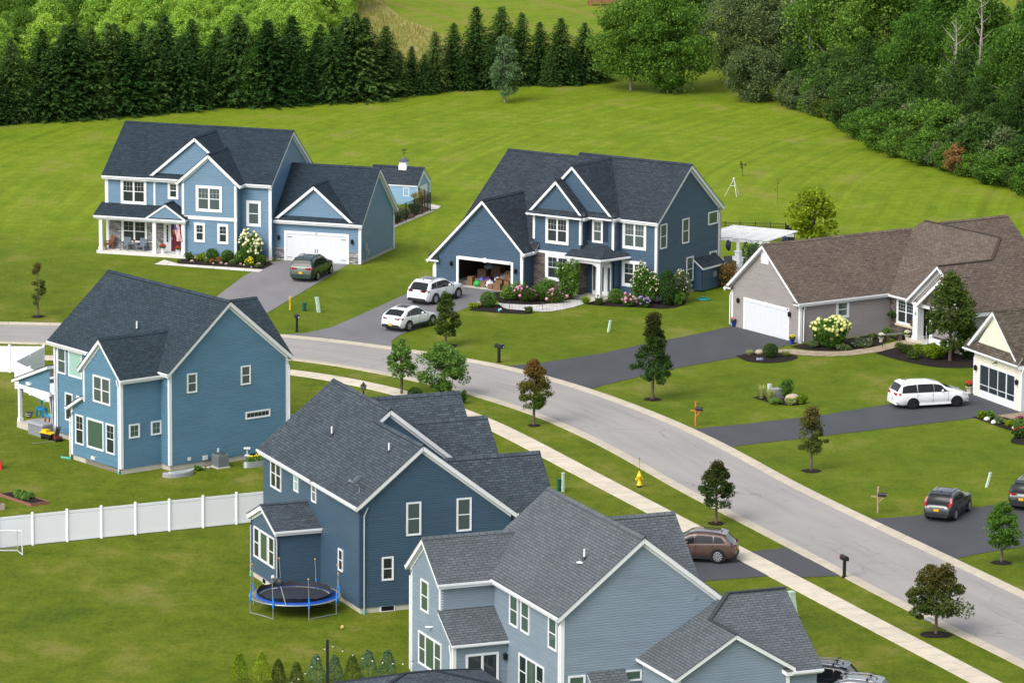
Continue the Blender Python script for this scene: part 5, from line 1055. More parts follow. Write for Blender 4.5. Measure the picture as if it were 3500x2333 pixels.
def put(key, x, y, H, label, group=None, wx=1.0):
    src, fr = POOL[key]; base = rng.choice(src)
    o = fr.pop() if fr else copy_tree(base, kids=KM)
    h0 = {'light': 7., 'mid': 10., 'dark': 9., 'bush': 3., 'bushd': 3., 'bushg': 3., 'busho': 2.6}[key]; s = H/h0
    o.location = (x, y, 0); o.rotation_euler = (0, 0, rng.random()*6.28); o.scale = (s*wx, s*wx, s); o['label'] = label
    if group: o['group'] = group
    return o
rng = random.Random(11)
y = 92.0
while y < 178:
    x = -62.0
    while x < -15:
        xx, yy = x+rng.uniform(-1.6, 1.6), y+rng.uniform(-1.6, 1.6)
        edge = -17.5-(yy-110)*.02
        if yy > ly(xx)+7.5 and xx < edge and abs(xx) < .118*(yy+370):
            if xx < -40-(150-yy)*.1 and rng.random() < .55: put('mid', xx, yy, rng.uniform(6, 8), 'mid green tree in the thicket behind the left spruces', 'darker thicket trees behind the left spruces')
            else: put('light', xx, yy, rng.uniform(4.6, 8.2), 'bright yellow green thicket tree behind the left spruces', 'bright thicket trees behind the left spruces')
        x += 4.4
    y += 4.6
for (x, y, H) in ((-45.5, 74.5, 5.2), (-33.0, 81.5, 4.6), (-24.6, 84.8, 5.4), (-15.2, 89.6, 4.6)): put('mid', x, y, H, 'green broadleaf tree squeezed into the dense left spruce row', 'broadleaf trees among the left spruces', 1.0)
WD = np.array([(21.0, 90.5), (24.0, 90.5), (27.0, 82.5), (29.2, 75.5), (31.0, 65.0), (33.2, 54.8), (37.3, 46), (40.0, 39.8), (43.8, 31.5), (49, 20)])
d_ = np.r_[0, np.cumsum(np.hypot(*np.diff(WD, axis=0).T))]
def wd(s): return np.array([np.interp(s, d_, WD[:, 0]), np.interp(s, d_, WD[:, 1])])
s = 7.5; i = 0
while s < d_[-1]-2:
    p = wd(s); k = rng.choice(['bush', 'bush', 'bush', 'bushd', 'bushd', 'bushg', 'bushg', 'busho'])
    H = rng.uniform(1.6, 2.7)*(1+.25*(i % 3 == 0))
    lab = {'bush': 'green bush on the edge of the right hand wood', 'bushd': 'dark green bush on the edge of the right hand wood', 'bushg': 'grey green bush on the edge of the right hand wood', 'busho': 'olive yellow bush on the edge of the right hand wood'}[k]
    put(k, p[0]+.9+rng.uniform(-.4, .4), p[1]+rng.uniform(-.6, .6), H, lab, lab.replace(' bush', ' bushes').replace(' on the', ' along the'), rng.uniform(1.0, 1.3)); s += rng.uniform(1.5, 2.3); i += 1
s = 9.0
while s < d_[-1]:
    p = wd(s); k = rng.choice(['bush', 'bushd', 'bushd', 'bushg'])
    lab = {'bush': 'taller green bush behind the edge of the right hand wood', 'bushd': 'taller dark bush behind the edge of the right hand wood', 'bushg': 'taller grey green bush behind the edge of the right hand wood'}[k]
    put(k, p[0]+3.4+rng.uniform(-.6, .6), p[1]+1+rng.uniform(-1, 1), rng.uniform(3.4, 4.8), lab, lab.replace(' bush ', ' bushes '), rng.uniform(.85, 1.0)); s += rng.uniform(2.2, 3.2)
for (x, y, H, wx) in ((30.5, 92.5, 12.0, 1.0), (35.0, 88.0, 12.5, 1.05), (39.8, 84, 13, 1.0), (36.6, 76.5, 9.5, .9), (43.0, 72.5, 12.0, .95), (47.5, 66, 13, 1.0), (44.2, 58.5, 10.5, .95), (50, 56.5, 13.5, 1.0), (48, 48, 12, .95), (52, 42, 13, 1), (46.8, 42.0, 8.5, .9), (29.0, 103, 9, .9)):
    put('mid', x, y, H, 'large green maple in the wood on the right', 'large trees in the right hand wood', wx)
for (x, y, H, wx) in ((33, 83.5, 6.5, 1.), (36.5, 66, 6.5, .9), (40.5, 64.5, 8.0, .9), (41, 54, 7.0, .9), (44.3, 50, 7.5, .85), (38.5, 95, 9, 1), (44, 90, 9.5, 1), (48, 80, 10.5, 1), (52.5, 68, 11, 1), (55, 52, 12, 1), (49.5, 36, 9.5, .9), (53.5, 30, 10, 1), (41.5, 47.5, 5.6, .9), (46, 38, 6.5, .9), (30.5, 84.5, 5.5, 1), (26.8, 90.5, 5.2, 1.0), (27.6, 97.5, 7, 1)):
    put('dark', x, y, H, 'dark green tree filling the wood on the right', 'dark trees in the right hand wood', wx)
for key in list(POOL):
    for o in POOL[key][1]:
        for c in kidmap(o)[o.name]: bpy.data.objects.remove(c)
        bpy.data.objects.remove(o)
put_rust = tree('hedge_bush', (38.3, 43.9, 0), 2.5, 2.4, .2, 'round', F_RUST, 'orange brown bush in the hedge at the edge of the wood', 'bush', n=2600, leaf=.1, nclump=50, seed=33, multi=3)
# dead grey trees standing in the wood
for k, (x, y, H) in enumerate(((26.6, 98.5, 13), (28.4, 95, 13.5), (41.9, 66.5, 13.5), (39.6, 66, 11))):
    rg_ = random.Random(70+k); o = thing('dead_tree', (x, y, 0), 0, ['bare grey dead trunk left of the big maples', 'forked bare dead tree between the grey bush and the maples', 'bare dead tree rising from the middle of the wood', 'thin bare dead tree behind the dark wood'][k], 'tree')
    m = MB(); top = [(0, 0, 0), (.1, .1, H*.4), (.3, -.1, H*.75), (.2, .2, H)]; m.tube(top, [.2, .15, .09, .02], 6)
    for i in range(16):
        z = H*(.35+.6*i/16); a = i*2.2+rg_.random(); L = rg_.uniform(.9, 2.2)*(1-.4*i/16); b0 = (.15*z/H, 0, z); m.tube([b0, (b0[0]+L*.5*math.cos(a), L*.5*math.sin(a), z+L*.35), (b0[0]+L*math.cos(a+.3), L*math.sin(a+.3), z+L*.9)], [.05, .035, .012], 5, cap=False)
    m.build('trunk', mat('dead_wood', (0.30, 0.27, 0.24), .9), o)
# rough grass standing in the meadow
rg = np.random.default_rng(9); N = 16000; P_ = np.c_[rg.uniform(-32, 1.5, N), rg.uniform(100, 178, N)]
inside = (P_[:, 0] < np.interp(P_[:, 1], [100, 112, 122, 127, 138, 152, 178], [-9, -2, 1, -2, -7.5, -12.5, -16])) ; P_ = P_[inside]
n = len(P_); a = rg.uniform(0, 6.28, n); hgt = rg.uniform(.2, .6, n); wd_ = .05
c = np.c_[P_, np.zeros(n)]; dx = np.c_[np.cos(a), np.sin(a), 0*a]*wd_; tip = c+np.c_[rg.normal(0, .12, (n, 2)), hgt]
tag(quadmesh('tall_grass', np.stack([c-dx, c+dx, tip+dx*.5, tip-dx*.5], 1), foliage('hay', [(0.10, 0.12, 0.02), (0.16, 0.15, 0.04), (0.23, 0.18, 0.07)])), 'tall dry tan grass in the meadow beyond the spruces', 'grass', kind='stuff')

# ---- garden plants
def shrub(loc, r, fol, label, h=None, cat='shrub', name='shrub', n=900, leaf=.055, seed=0, flowers=None, nf=0, fs=.07, ball=None, top=0.2):
    rg = np.random.default_rng(seed+int(abs(loc[0]*37+loc[1]*11))); h = h or r*1.6; rr = random.Random(seed+5)
    o = thing(name, (loc[0], loc[1], 0), 0, label, cat)
    ball = ('clipped' in label or 'boxwood' in label or 'arborvitae' in label) if ball is None else ball
    if ball: L = [(np.array((0, 0, h*.5)), np.array((r, r, h*.5)))]
    else:
        k = 9; L = [(np.array((0, 0, h*.42)), np.array((r*.7, r*.7, h*.42)))]
        for q in range(k):
            a = 2*PI*q/k*1.0+rg.uniform(-.4, .4); d = r*rg.uniform(.25, .72); hh = h*rg.uniform(.30, .74); e = r*rg.uniform(.26, .5)
            L.append((np.array((d*math.cos(a), d*math.sin(a), hh)), np.array((e, e, min(hh, h*rg.uniform(.2, .34))))))
    n = int(n*1.25)
    C = np.concatenate([ellips(c, q, int(n*(.45 if i == 0 and not ball else (1 if ball else .085))), rg, .8 if ball else .6) for i, (c, q) in enumerate(L)]); C = C[C[:, 2] > 0.02]
    quadmesh('foliage', leafquads(C, leaf, rg), fol, o)
    m = MB(); m.blob((0, 0, h*.42), (r*.55, r*.55, h*.38), 10, 7, .08, random.Random(seed), zmin=.0); m.build('stems', mat('twig_dark', (0.015, 0.028, 0.008), .95), o)
    if flowers:
        f = MB(); made = 0
        while made < nf:
            c, q = L[rr.randrange(len(L))] if len(L) > 1 else L[0]
            d = rg.normal(size=3); d /= np.linalg.norm(d)
            if d[2] < -.1: continue
            p = c+d*q*1.05; made += 1
            s = fs*rr.uniform(.65, 1.3); f.blob((p[0], p[1], max(.1, p[2])), (s, s, s*.95), 7, 5, .25, rr)
        f.build('flower', flowers, o)
    return o
def clump(loc, r, h, fol, label, n=160, name='ornamental_grass', cat='plant', plume=None):
    rg = np.random.default_rng(int(abs(loc[0]*31+loc[1]*17))); o = thing(name, (loc[0], loc[1], 0), 0, label, cat)
    a = rg.uniform(0, 6.28, n); b = rg.random(n)**.5*r*.3; L = rg.uniform(.6, 1.1, n)*h; out = rg.uniform(.2, 1.0, n)*r
    base = np.c_[b*np.cos(a), b*np.sin(a), 0*a]; tip = np.c_[(b+out)*np.cos(a), (b+out)*np.sin(a), L*(1-.35*(out/r)**2)]; mid = base*.45+tip*.55; mid[:, 2] += L*.14
    s = np.c_[-np.sin(a), np.cos(a), 0*a]*.022
    V = np.concatenate([np.stack([base-s, base+s, mid+s, mid-s], 1), np.stack([mid-s, mid+s, tip+s*.2, tip-s*.2], 1)])
    quadmesh('blades', V, fol, o)
    if plume is not None:
        m = tip[::3]+np.array([0, 0, .03]); quadmesh('plume', leafquads(np.repeat(m, 5, 0)+rg.normal(0, .07, (len(m)*5, 3)), .07, rg), plume, o)
    return o
CREAM = mat('cream_blossom', (0.74, 0.72, 0.44), .8, .1, var=.15, vscale=4); PINK = mat('pink_blossom', (0.55, 0.24, 0.36), .8, .1, var=.3, vscale=5); WHITEF = mat('white_blossom', (0.72, 0.70, 0.58), .8, .1); REDF = mat('red_blossom', (0.5, 0.03, 0.03), .8); YELF = mat('yellow_blossom', (0.65, 0.5, 0.03), .8); MAUVE = mat('mauve_blossom', (0.32, 0.22, 0.45), .8, .1, var=.3, vscale=5); LIME = mat('lime_blossom', (0.55, 0.58, 0.22), .8, .1, var=.2, vscale=4)
PANIC = mat('panicle_blossom', (0.62, 0.56, 0.42), .8, .1)
# A front bed
t_ = shrub((-20.0, -1.9), .95, F_MID, 'white hydrangea in full bloom beside the light blue garage wing', 2.5, n=2600, leaf=.07, flowers=CREAM, nf=120, fs=.105, seed=1, name='hydrangea', top=.5)
def label_row(lst):
    for a in lst: shrub(*a[0], **a[1])
label_row([(((-24.9, -.9), .38, F_OLIVE, 'low olive shrub at the porch end of the front bed'), {}), (((-23.9, -1.3), .42, F_YELLOW, 'golden green shrub second from the porch in the front bed'), {}), (((-23.1, -1.0), .48, F_MID, 'round boxwood under the small left front window'), {'h': .95}), (((-21.9, -1.6), .48, F_MID, 'round boxwood under the small right front window'), {'h': .95}), (((-20.9, -1.9), .44, F_MID, 'round boxwood left of the white hydrangea'), {'h': .9}), (((-22.5, -1.9), .28, F_RUST, 'small bronze heuchera between the two round boxwoods'), {}), (((-23.4, -2.1), .3, F_GREY, 'grey lavender mound near the white path'), {'h': .4}), (((-21.4, -2.6), .32, F_GREY, 'low grey green mound in the middle of the front bed'), {'h': .4}), (((-20.1, -3.3), .42, F_YELLOW, 'golden yellow mound under the white hydrangea'), {'h': .7, 'flowers': YELF, 'nf': 60, 'fs': .06}), (((-19.2, -3.0), .42, F_DARK, 'dark round shrub by the driveway corner of the front bed'), {'h': .75}), (((-19.4, -4.2), .33, F_GREY, 'blue grey creeping shrub at the tip of the front bed'), {'h': .4, 'flowers': PINK, 'nf': 10, 'fs': .05}), (((-23.0, -2.3), .24, F_MID, 'red flowering annual in the front bed'), {'h': .35, 'flowers': REDF, 'nf': 26, 'fs': .055}), (((-19.4, -2.2), .4, F_MID, 'green shrub between the hydrangea and the downspout'), {'h': .8})])
# B beds
label_row([(((.6, -14.4), .8, F_YOUNG, 'bright green shrub beside the open garage of the navy house'), {'h': 1.3, 'n': 1500}), (((-.1, -17.2), .95, F_MID, 'sprawling green shrub at the driveway corner of the navy house'), {'h': 1.1, 'n': 1600}), (((1.0, -18.0), .85, F_OLIVE, 'pink flowering rose bush beside the pale stone path'), {'h': 1.3, 'n': 1500, 'flowers': PINK, 'nf': 24, 'fs': .11}), (((2.2, -17.3), .95, F_MID, 'leafy green shrub in the middle of the navy house bed'), {'h': 1.3, 'n': 1600}), (((3.2, -18.3), .85, F_OLIVE, 'low rose bush with pink blooms on its right side'), {'h': 1.2, 'n': 1500, 'flowers': PINK, 'nf': 16, 'fs': .12}), (((2.6, -16.0), .75, F_YOUNG, 'lime green shrub under the navy house stone wall'), {'h': 1.5, 'n': 1400}), (((4.1, -17.0), 1.0, F_MID, 'tall feathery butterfly bush before the navy house ground window'), {'h': 3.1, 'n': 3200, 'leaf': .075, 'flowers': PANIC, 'nf': 16, 'fs': .05}), (((-1.75, -20.2), .62, F_MID, 'clipped round boxwood ball by the stone path'), {'h': 1.15, 'n': 1600, 'leaf': .045}), (((-2.75, -20.6), .5, F_YELLOW, 'low golden creeping juniper at the driveway edge'), {'h': .4}), (((1.2, -22.4), .35, F_OLIVE, 'small feathery plant in the mulch before the stone path'), {'h': .55}), (((7.6, -18.3), .62, F_MID, 'clipped round boxwood right of the navy house porch'), {'h': 1.1, 'n': 1600, 'leaf': .045}), (((9.8, -18.2), 1.35, F_MID, 'large white panicle hydrangea at the corner of the navy house'), {'h': 3.0, 'n': 4600, 'leaf': .075, 'flowers': PANIC, 'nf': 170, 'fs': .05}), (((8.5, -19.6), .62, F_MID, 'low pink hydrangea in front of the white panicle one'), {'h': 1.0, 'n': 1200, 'flowers': PINK, 'nf': 30, 'fs': .09}), (((9.7, -19.9), .5, F_DARK, 'mauve flowering mound beside the pink hydrangea'), {'h': .8, 'flowers': MAUVE, 'nf': 26, 'fs': .08}), (((12.1, -19.0), .55, F_MID, 'small round evergreen at the end of the navy house bed'), {'h': 1.0, 'n': 1200}), (((12.4, -17.7), .75, F_GREY, 'pale blossomed shrub behind the dark arborvitae'), {'h': 2.4, 'n': 1600, 'flowers': PANIC, 'nf': 36, 'fs': .05}), (((15.9, -11.2), 1.1, F_RUST, 'rust red smoke bush between the navy and grey houses'), {'h': 2.0, 'n': 2600, 'leaf': .08}), (((18.2, -8.6), .95, F_BLUE, 'blue green feathery conifer beside the white pergola'), {'h': 3.3, 'n': 2600, 'leaf': .08})])
shrub((11.35, -19.1), .62, F_DARK, 'dark columnar arborvitae beside the white panicle hydrangea', 2.7, n=3200, leaf=.05, name='arborvitae', seed=2)
clump((5.4, -18.6), .5, .6, F_YELLOW, 'golden grass tuft left of the porch steps'); clump((6.4, -18.9), .5, .6, F_OLIVE, 'grass tuft right of the porch steps')
clump((-7.75, 23.2), .5, 1.6, F_RUSH, 'tall tan feather grass beside the garden shed', 260, plume=F_RUST)
for k, (x, y, lab) in enumerate(((-9.5, 17.3, 'dark shrub at the near end of the iron shed fence'), (-8.75, 19.4, 'dark lavender clump midway along the iron shed fence'), (-8.0, 21.7, 'small dark shrub beside the feather grass'))): shrub((x, y), .6, [F_DARK, F_GREY, F_DARK][k], lab, .9)
# F garden
shrub((22.36, -35.2), 1.45, F_MID, 'big cream hydrangea in bloom at the corner of the grey ranch house', 2.5, n=5200, leaf=.09, flowers=LIME, nf=230, fs=.115, seed=3, name='hydrangea', top=.3)
label_row([(((17.9, -38.9), .55, F_DARK, 'dark round boxwood in the driveway bed of the grey ranch house'), {'h': 1.0, 'n': 1400, 'leaf': .045}), (((21.1, -35.1), .55, F_GREY, 'grey green low mound by the garage corner'), {'h': .55}), (((24.6, -34.6), .95, F_GREY, 'purple tinged catmint mound right of the cream hydrangea'), {'h': .6, 'n': 1400, 'flowers': MAUVE, 'nf': 20, 'fs': .05}), (((23.1, -36.1), .6, F_GREY, 'small sage mound at the foot of the cream hydrangea'), {'h': .5}), (((26.6, -31.0), .5, F_MID, 'bright green shrub against the stone wall left of the bench'), {'h': .75}), (((27.7, -31.5), .42, F_OLIVE, 'olive shrub against the stone wall right of the bench'), {'h': .6}), (((25.4, -31.9), .3, F_OLIVE, 'small brown shrub at the foot of the grey siding'), {'h': .45}), (((27.3, -36.8), .75, F_OLIVE, 'arching daylily clump at the curve of the paver path'), {'h': .75}), (((28.5, -37.2), .8, F_YELLOW, 'golden mound behind the daylilies'), {'h': .75}), (((27.8, -39.0), .65, F_OLIVE, 'second daylily clump in front of the golden mound'), {'h': .7}), (((29.3, -39.0), 1.05, F_YELLOW, 'large bright gold cypress mound in the front bed'), {'h': 1.15, 'n': 2400, 'leaf': .06}), (((30.4, -37.6), .6, F_MID, 'green rounded shrub left of the tall olive tree'), {'h': .7}), (((31.6, -38.6), 1.0, F_DARK, 'large dark shrub right of the tall olive tree trunk'), {'h': 2.3, 'n': 2600, 'leaf': .08})])
clump((16.6, -53.2), .45, .95, F_RUSH, 'tall pale feather grass left of the utility box'); clump((17.1, -54.0), .42, .85, F_RUSH, 'shorter pale feather grass in front of the utility box'); clump((16.5, -38.0), .35, .4, F_RUSH, 'dry grass tuft in the driveway bed', 90); clump((19.0, -38.3), .45, .4, F_RUSH, 'low tan grass tuft beside the paver path', 110)
label_row([(((18.2, -53.0), .6, F_MID, 'upright leafy shrub beside the utility box'), {'h': 1.5, 'n': 1400}), (((17.4, -55.1), .5, F_YOUNG, 'low lime hosta before the utility box'), {'h': .5}), (((18.4, -55.3), .48, F_RUSH, 'variegated hosta before the boulder'), {'h': .5}), (((19.1, -54.9), .5, F_YELLOW, 'golden spreading shrub right of the boulder'), {'h': .6}), (((30.6, -59.3), .42, F_YELLOW, 'golden mound first in the cream house bed'), {'h': .55}), (((31.15, -59.4), .4, F_YOUNG, 'spiky green mound second in the cream house bed'), {'h': .6}), (((31.6, -60.9), .42, F_GREY, 'silver grey leafy plant in the cream house bed'), {'h': .45}), (((32.2, -61.8), .38, F_YELLOW, 'small golden mound nearest the right edge bed'), {'h': .45}), (((32.7, -62.9), .5, F_YOUNG, 'lime green shrub at the right edge bed'), {'h': .8}), (((33.0, -60.4), .36, F_MID, 'purple red barberry by the brick patio'), {'h': .45, 'flowers': mat('plum_leaf', (0.2, 0.03, 0.07), .8), 'nf': 60, 'fs': .06}), (((32.4, -65.5), .5, F_DARK, 'dark shrub with red flowers at the right edge'), {'h': .8, 'flowers': REDF, 'nf': 14, 'fs': .06})])
# C garden
label_row([(((-19.3, -76.6), .35, F_MID, 'weedy tuft of plants on the foundation beside the stones'), {'h': .3, 'n': 200})])
shrub((-3.3, -55.6), .4, F_DARK, 'small dark evergreen glimpsed beside the dark slate roof edge', .9); shrub((-6.4, -54.6), .5, F_DARK, 'clipped dark shrub at the foot of the double trunked tree', .9)
shrub((-8.1, -62.5), .9, F_YOUNG, 'light green shrub showing over the slate roof ridge', 1.5, n=900, leaf=.08)
# row of young arborvitae at the bottom edge
for k, (x, y, H, fol, lab) in enumerate(((-13.9, -127.5, 1.7, F_YELLOW, 'yellow green young conifer at the left end of the bottom row'), (-12.75, -127.9, 1.9, F_YELLOW, 'second yellow green young conifer of the bottom row'), (-11.9, -127.5, 1.35, F_OLIVE, 'olive young conifer third from the left of the bottom row'), (-10.95, -127.9, 1.3, F_OLIVE, 'olive young conifer left of the blue green ones'), (-9.95, -127.6, 1.7, F_BLUE, 'blue green young conifer left of the black pole'), (-9.0, -127.4, 1.6, F_BLUE, 'blue green young conifer touching the black pole'), (-8.1, -127.5, 1.65, F_OLIVE, 'brownish young conifer right of the black pole'), (-7.3, -127.0, 1.8, F_BLUE, 'loose green young conifer two right of the black pole'), (-6.3, -126.8, 1.75, F_BLUE, 'dense young conifer at the right end of the bottom row'))):
    rg = np.random.default_rng(200+k); o = thing('young_conifer', (x, y, 0), 0, lab, 'tree', 'young conifers along the bottom edge'); n = 1000
    t = rg.random(n)**.8; a = rg.uniform(0, 6.28, n); H *= .86; R = (.56*(1-t)**.55*np.minimum(1, .5+3*t)+.03)*(.55+.5*rg.random(n)**.5)*(H/1.6)
    quadmesh('foliage', leafquads(np.c_[R*np.cos(a), R*np.sin(a), .05+t*H], .06, rg, .35, .1), fol, o); m = MB(); m.tube([(0, 0, 0), (0, 0, H*.9)], .03, 6, r1=.01); m.build('trunk', BARK, o)
# ================================================================ VEHICLES
def paint(name, col, metal=0.0, rough=0.3): return mat(name, col, rough, 0.5, metal, 0.8)
TYRE = mat('tyre_rubber', (0.012, 0.012, 0.013), .8, .2); CARGLASS = mat('car_glass', (0.010, 0.013, 0.014), .08, .35); TRIMB = mat('black_plastic', (0.018, 0.018, 0.02), .6, .3)
TAIL = mat('tail_light_red', (0.32, 0.008, 0.01), .15, .6); TAILD = mat('tail_light_dark_red', (0.10, 0.008, 0.012), .15, .6); HEAD = mat('head_light', (0.55, 0.58, 0.6), .1, .7); ALU = mat('alloy', (0.55, 0.56, 0.58), .3, .5, .7); PLATEY = mat('plate_yellow', (0.62, 0.36, 0.02), .5); PLATEW = mat('plate_white', (0.6, 0.62, 0.68), .5); CHROME = mat('chrome', (0.7, 0.71, 0.72), .15, .5, 1.0); AMBER = mat('marker_red', (0.3, 0.02, 0.01), .2)
def car(name, label, loc, heading, pm, L=4.7, Wd=1.9, H=1.7, wb=2.8, r=.36, top=None, belt=1.0, belt_rise=.08, win=None, rear=None, wsh=None, tail='side', tailmat=None, rim=None, plate=None, rails=None, cladding=False, darkroof=False, cat='car', roofbars=False, group=None, spoiler=True, tumble=.2, chrome_strip=False):
    """x forward from the centre of the wheelbase; top = roof line (x,z) from nose to tail"""
    o = thing(name, (loc[0], loc[1], .03), rad(heading), label, cat, group)
    fx = [p[0] for p in top][::-1]; fz = [p[1] for p in top][::-1]
    x0, x1 = fx[0], fx[-1]; hw = Wd/2
    zt = lambda x: float(np.interp(x, fx, fz))
    zbelt = lambda x: belt+belt_rise*(.5-(x-x0)/(x1-x0))
    def plan(x):
        a = (x-x0)/(x1-x0); e = min(a, 1-a)*L
        k = 1-.16*max(0, 1-e/.55)**2 if a < .5 else 1-.19*max(0, 1-e/.7)**2
        return hw*k
    def ring(x):
        w = plan(x); t = zt(x); zb = min(zbelt(x), t-.05); ri = min(1, max(0, (t-zb)/.62)); rw = w*(.955-tumble*ri)
        e = min(x-x0, x1-x); z0 = .23+.14*max(0, 1-e/.35)
        zm = z0+(zb-z0)*.55
        return [(0, z0), (.8*w, z0), (.955*w, z0+.1), (w, zm), (.985*w, zm+(zb-zm)*.75), (.955*w, zb), (.955*w+(rw-.955*w)*.55, zb+(t-zb)*.55), (rw, t-.085*(.4+.6*ri)), (rw*.86, t-.02), (rw*.45, t+.004), (0, t+.012)]
    xs = sorted(set([x0, x1]+list(np.linspace(x0, x1, 34))+[p[0] for p in top])); K = 11
    vs = []; fs = []
    for x in xs:
        R = ring(x); full = [(x, y, z) for y, z in R]+[(x, -y, z) for y, z in R[-2:0:-1]]; vs += full
    M = 2*K-2
    for i in range(len(xs)-1):
        for k in range(M): fs.append((i*M+k, i*M+(k+1) % M, (i+1)*M+(k+1) % M, (i+1)*M+k))
    b = MB(); b.mesh(vs, fs, 0, True); b.face(vs[:M][::-1]); b.face(vs[-M:])
    body = b.build('body', pm, o)
    def hwid(x, z):
        R = ring(x); zz = [q[1] for q in R[2:9]]; yy = [q[0] for q in R[2:9]]; return float(np.interp(z, zz, yy))
    def sideglass(xb0, xb1, xt0, xt1, zl=.035, zu=.13, nx=6, nz=4, side=1):
        xb0 -= .03; xt0 -= .03; xb1 += .03; xt1 += .03; vs = []; fs = []
        for j in range(nz+1):
            for i in range(nx+1):
                tb = i/nx; s = j/nz; x = (xb0+(xb1-xb0)*tb)*(1-s)+(xt0+(xt1-xt0)*tb)*s
                za = zbelt(x)+zl; zc = max(za+.005, zt(x)-zu); z = za+(zc-za)*s
                vs.append((x, side*(hwid(x, z)+.012), z))
        for j in range(nz):
            for i in range(nx): q = j*(nx+1)+i; fs.append((q, q+1, q+nx+2, q+nx+1))
        m = MB(); m.mesh(vs, fs, 0, True); return m
    for side in (1, -1):
        for g in win: sideglass(*g, side=side).build('side_window', CARGLASS, o)
    def topglass(xa, xb, k=.9, off=.016, nx=6, ny=6, m=CARGLASS, nm='windscreen'):
        vs = []; fs = []
        for i in range(nx+1):
            x = xa+(xb-xa)*i/nx; R = ring(x); y7 = R[8][0]; yy = [0, R[9][0], R[8][0], R[7][0]]; zz = [R[10][1], R[9][1], R[8][1], R[7][1]]
            for j in range(ny+1):
                y = (2*j/ny-1)*y7*k/.86*.98; vs.append((x, y, float(np.interp(abs(y), yy, zz))+off))
        for i in range(nx):
            for j in range(ny): q = i*(ny+1)+j; fs.append((q, q+1, q+ny+2, q+ny+1))
        g = MB(); g.mesh(vs, fs, 0, True); return g.build(nm, m, o)
    topglass(*wsh); topglass(*rear, nm='rear_window')
    if darkroof: topglass(darkroof[0], darkroof[1], .62, .012, nm='sunroof')
    for wx in (wb/2, -wb/2):
        for side in (1, -1):
            y = plan(wx)*side; A = MB(); n = 22; R = r*1.2
            pts = [(wx+R*math.cos(2*PI*k/n), y+side*.012, r+R*math.sin(2*PI*k/n)*(1.0)) for k in range(n)]
            pts = [(p[0], p[1], max(p[2], .16)) for p in pts]; A.prism(pts, (0, -side*.10, 0)); A.build('wheel_arch', TRIMB if cladding else DARK, o)
            T = MB(); rr = [(r*.93, -.11), (r, -.08), (r, .08), (r*.93, .11), (r*.62, .115), (r*.6, .06), (0.02, .055)]
            Mx = Matrix.Translation((wx, y-side*.085, r)) @ Matrix.Rotation(-side*PI/2, 4, 'X'); n = 20; base = []
            for q, z in rr:
                for k in range(n): base.append(tuple(Mx @ Vector((q*math.cos(2*PI*k/n), q*math.sin(2*PI*k/n), z))))
            T.mesh(base, [(i*n+k, i*n+(k+1) % n, (i+1)*n+(k+1) % n, (i+1)*n+k) for i in range(len(rr)-1) for k in range(n)], 0, True)
            wo = T.build('wheel', TYRE, o)
            Rm = MB()
            for k in range(10 if rim is ALU else 5):
                a = 2*PI*k/(10 if rim is ALU else 5); c, s_ = math.cos(a), math.sin(a); w_ = .035 if rim is ALU else .05
                q = [(.05*r*c-w_*s_, .05*r*s_+w_*c, .1), (r*.66*c-w_*s_, r*.66*s_+w_*c, .1), (r*.66*c+w_*s_, r*.66*s_-w_*c, .1), (.05*r*c+w_*s_, .05*r*s_-w_*c, .1)]
                Rm.prism([tuple(Mx @ Vector(v)) for v in q], tuple((Mx.to_3x3() @ Vector((0, 0, .015)))))
            ringv = []
            for q, z in ((r*.62, .1), (r*.7, .122), (r*.7, .1)):
                for k in range(n): ringv.append(tuple(Mx @ Vector((q*math.cos(2*PI*k/n), q*math.sin(2*PI*k/n), z))))
            Rm.mesh(ringv, [(i*n+k, i*n+(k+1) % n, (i+1)*n+(k+1) % n, (i+1)*n+k) for i in range(2) for k in range(n)], 0, True)
            Rm.build('rim', rim or ALU, wo)
    tm = tailmat or TAIL; zb = zbelt(x0)
    def patch(xa, xb, za, zc, side, m, nm, off=.012, n=4):
        vs = []; fs = []
        for j in range(n+1):
            for i in range(n+1):
                x = xa+(xb-xa)*i/n; z = za+(zc-za)*j/n; vs.append((x, side*(hwid(x, z)+off), z))
        for j in range(n):
            for i in range(n): q = j*(n+1)+i; fs.append((q, q+1, q+n+2, q+n+1))
        g = MB(); g.mesh(vs, fs, 0, True); return g, m, nm
    wr = plan(x0)
    def xrear(z):
        lo = x0
        for x in np.linspace(x0, x0+1.2, 60):
            if zt(x) >= z: return x
        return x0
    for side in (1, -1):
        if tail == 'tall':
            za, zc = belt-.12, H-.28
            g, m_, nm = patch(x0+.02, x0+.20, za-.05, za+.22, side, tm, 'tail_light'); 
            pz = [za, za+.2, (za+zc)/2+.1, zc]; px = [xrear(z)-.015 for z in pz]
            for i in range(3):
                yo = [hwid(p+.06, z)+.01 for p, z in zip(px[i:i+2], pz[i:i+2])]; wd = .2 if i == 0 else .1
                g.face([(px[i], side*yo[0], pz[i]), (px[i], side*(yo[0]-wd), pz[i]), (px[i+1], side*(yo[1]-(.13 if i == 0 else .1)), pz[i+1]), (px[i+1], side*yo[1], pz[i+1])]); g.face([(px[i], side*yo[0], pz[i]), (px[i]+.16, side*(hwid(px[i]+.16, pz[i])+.012), pz[i]), (px[i+1]+.1, side*(hwid(px[i+1]+.1, pz[i+1])+.012), pz[i+1]), (px[i+1], side*yo[1], pz[i+1])])
            g.build('tail_light', tm, o)
        else:
            za = belt-.10; h_ = .16 if tail == 'side' else .11
            g, m_, nm = patch(x0+.0, x0+.30, za, za+h_, side, tm, 'tail_light')
            yo = hwid(x0+.02, za); xr = xrear(za+h_)-.02; xr0 = x0-.012
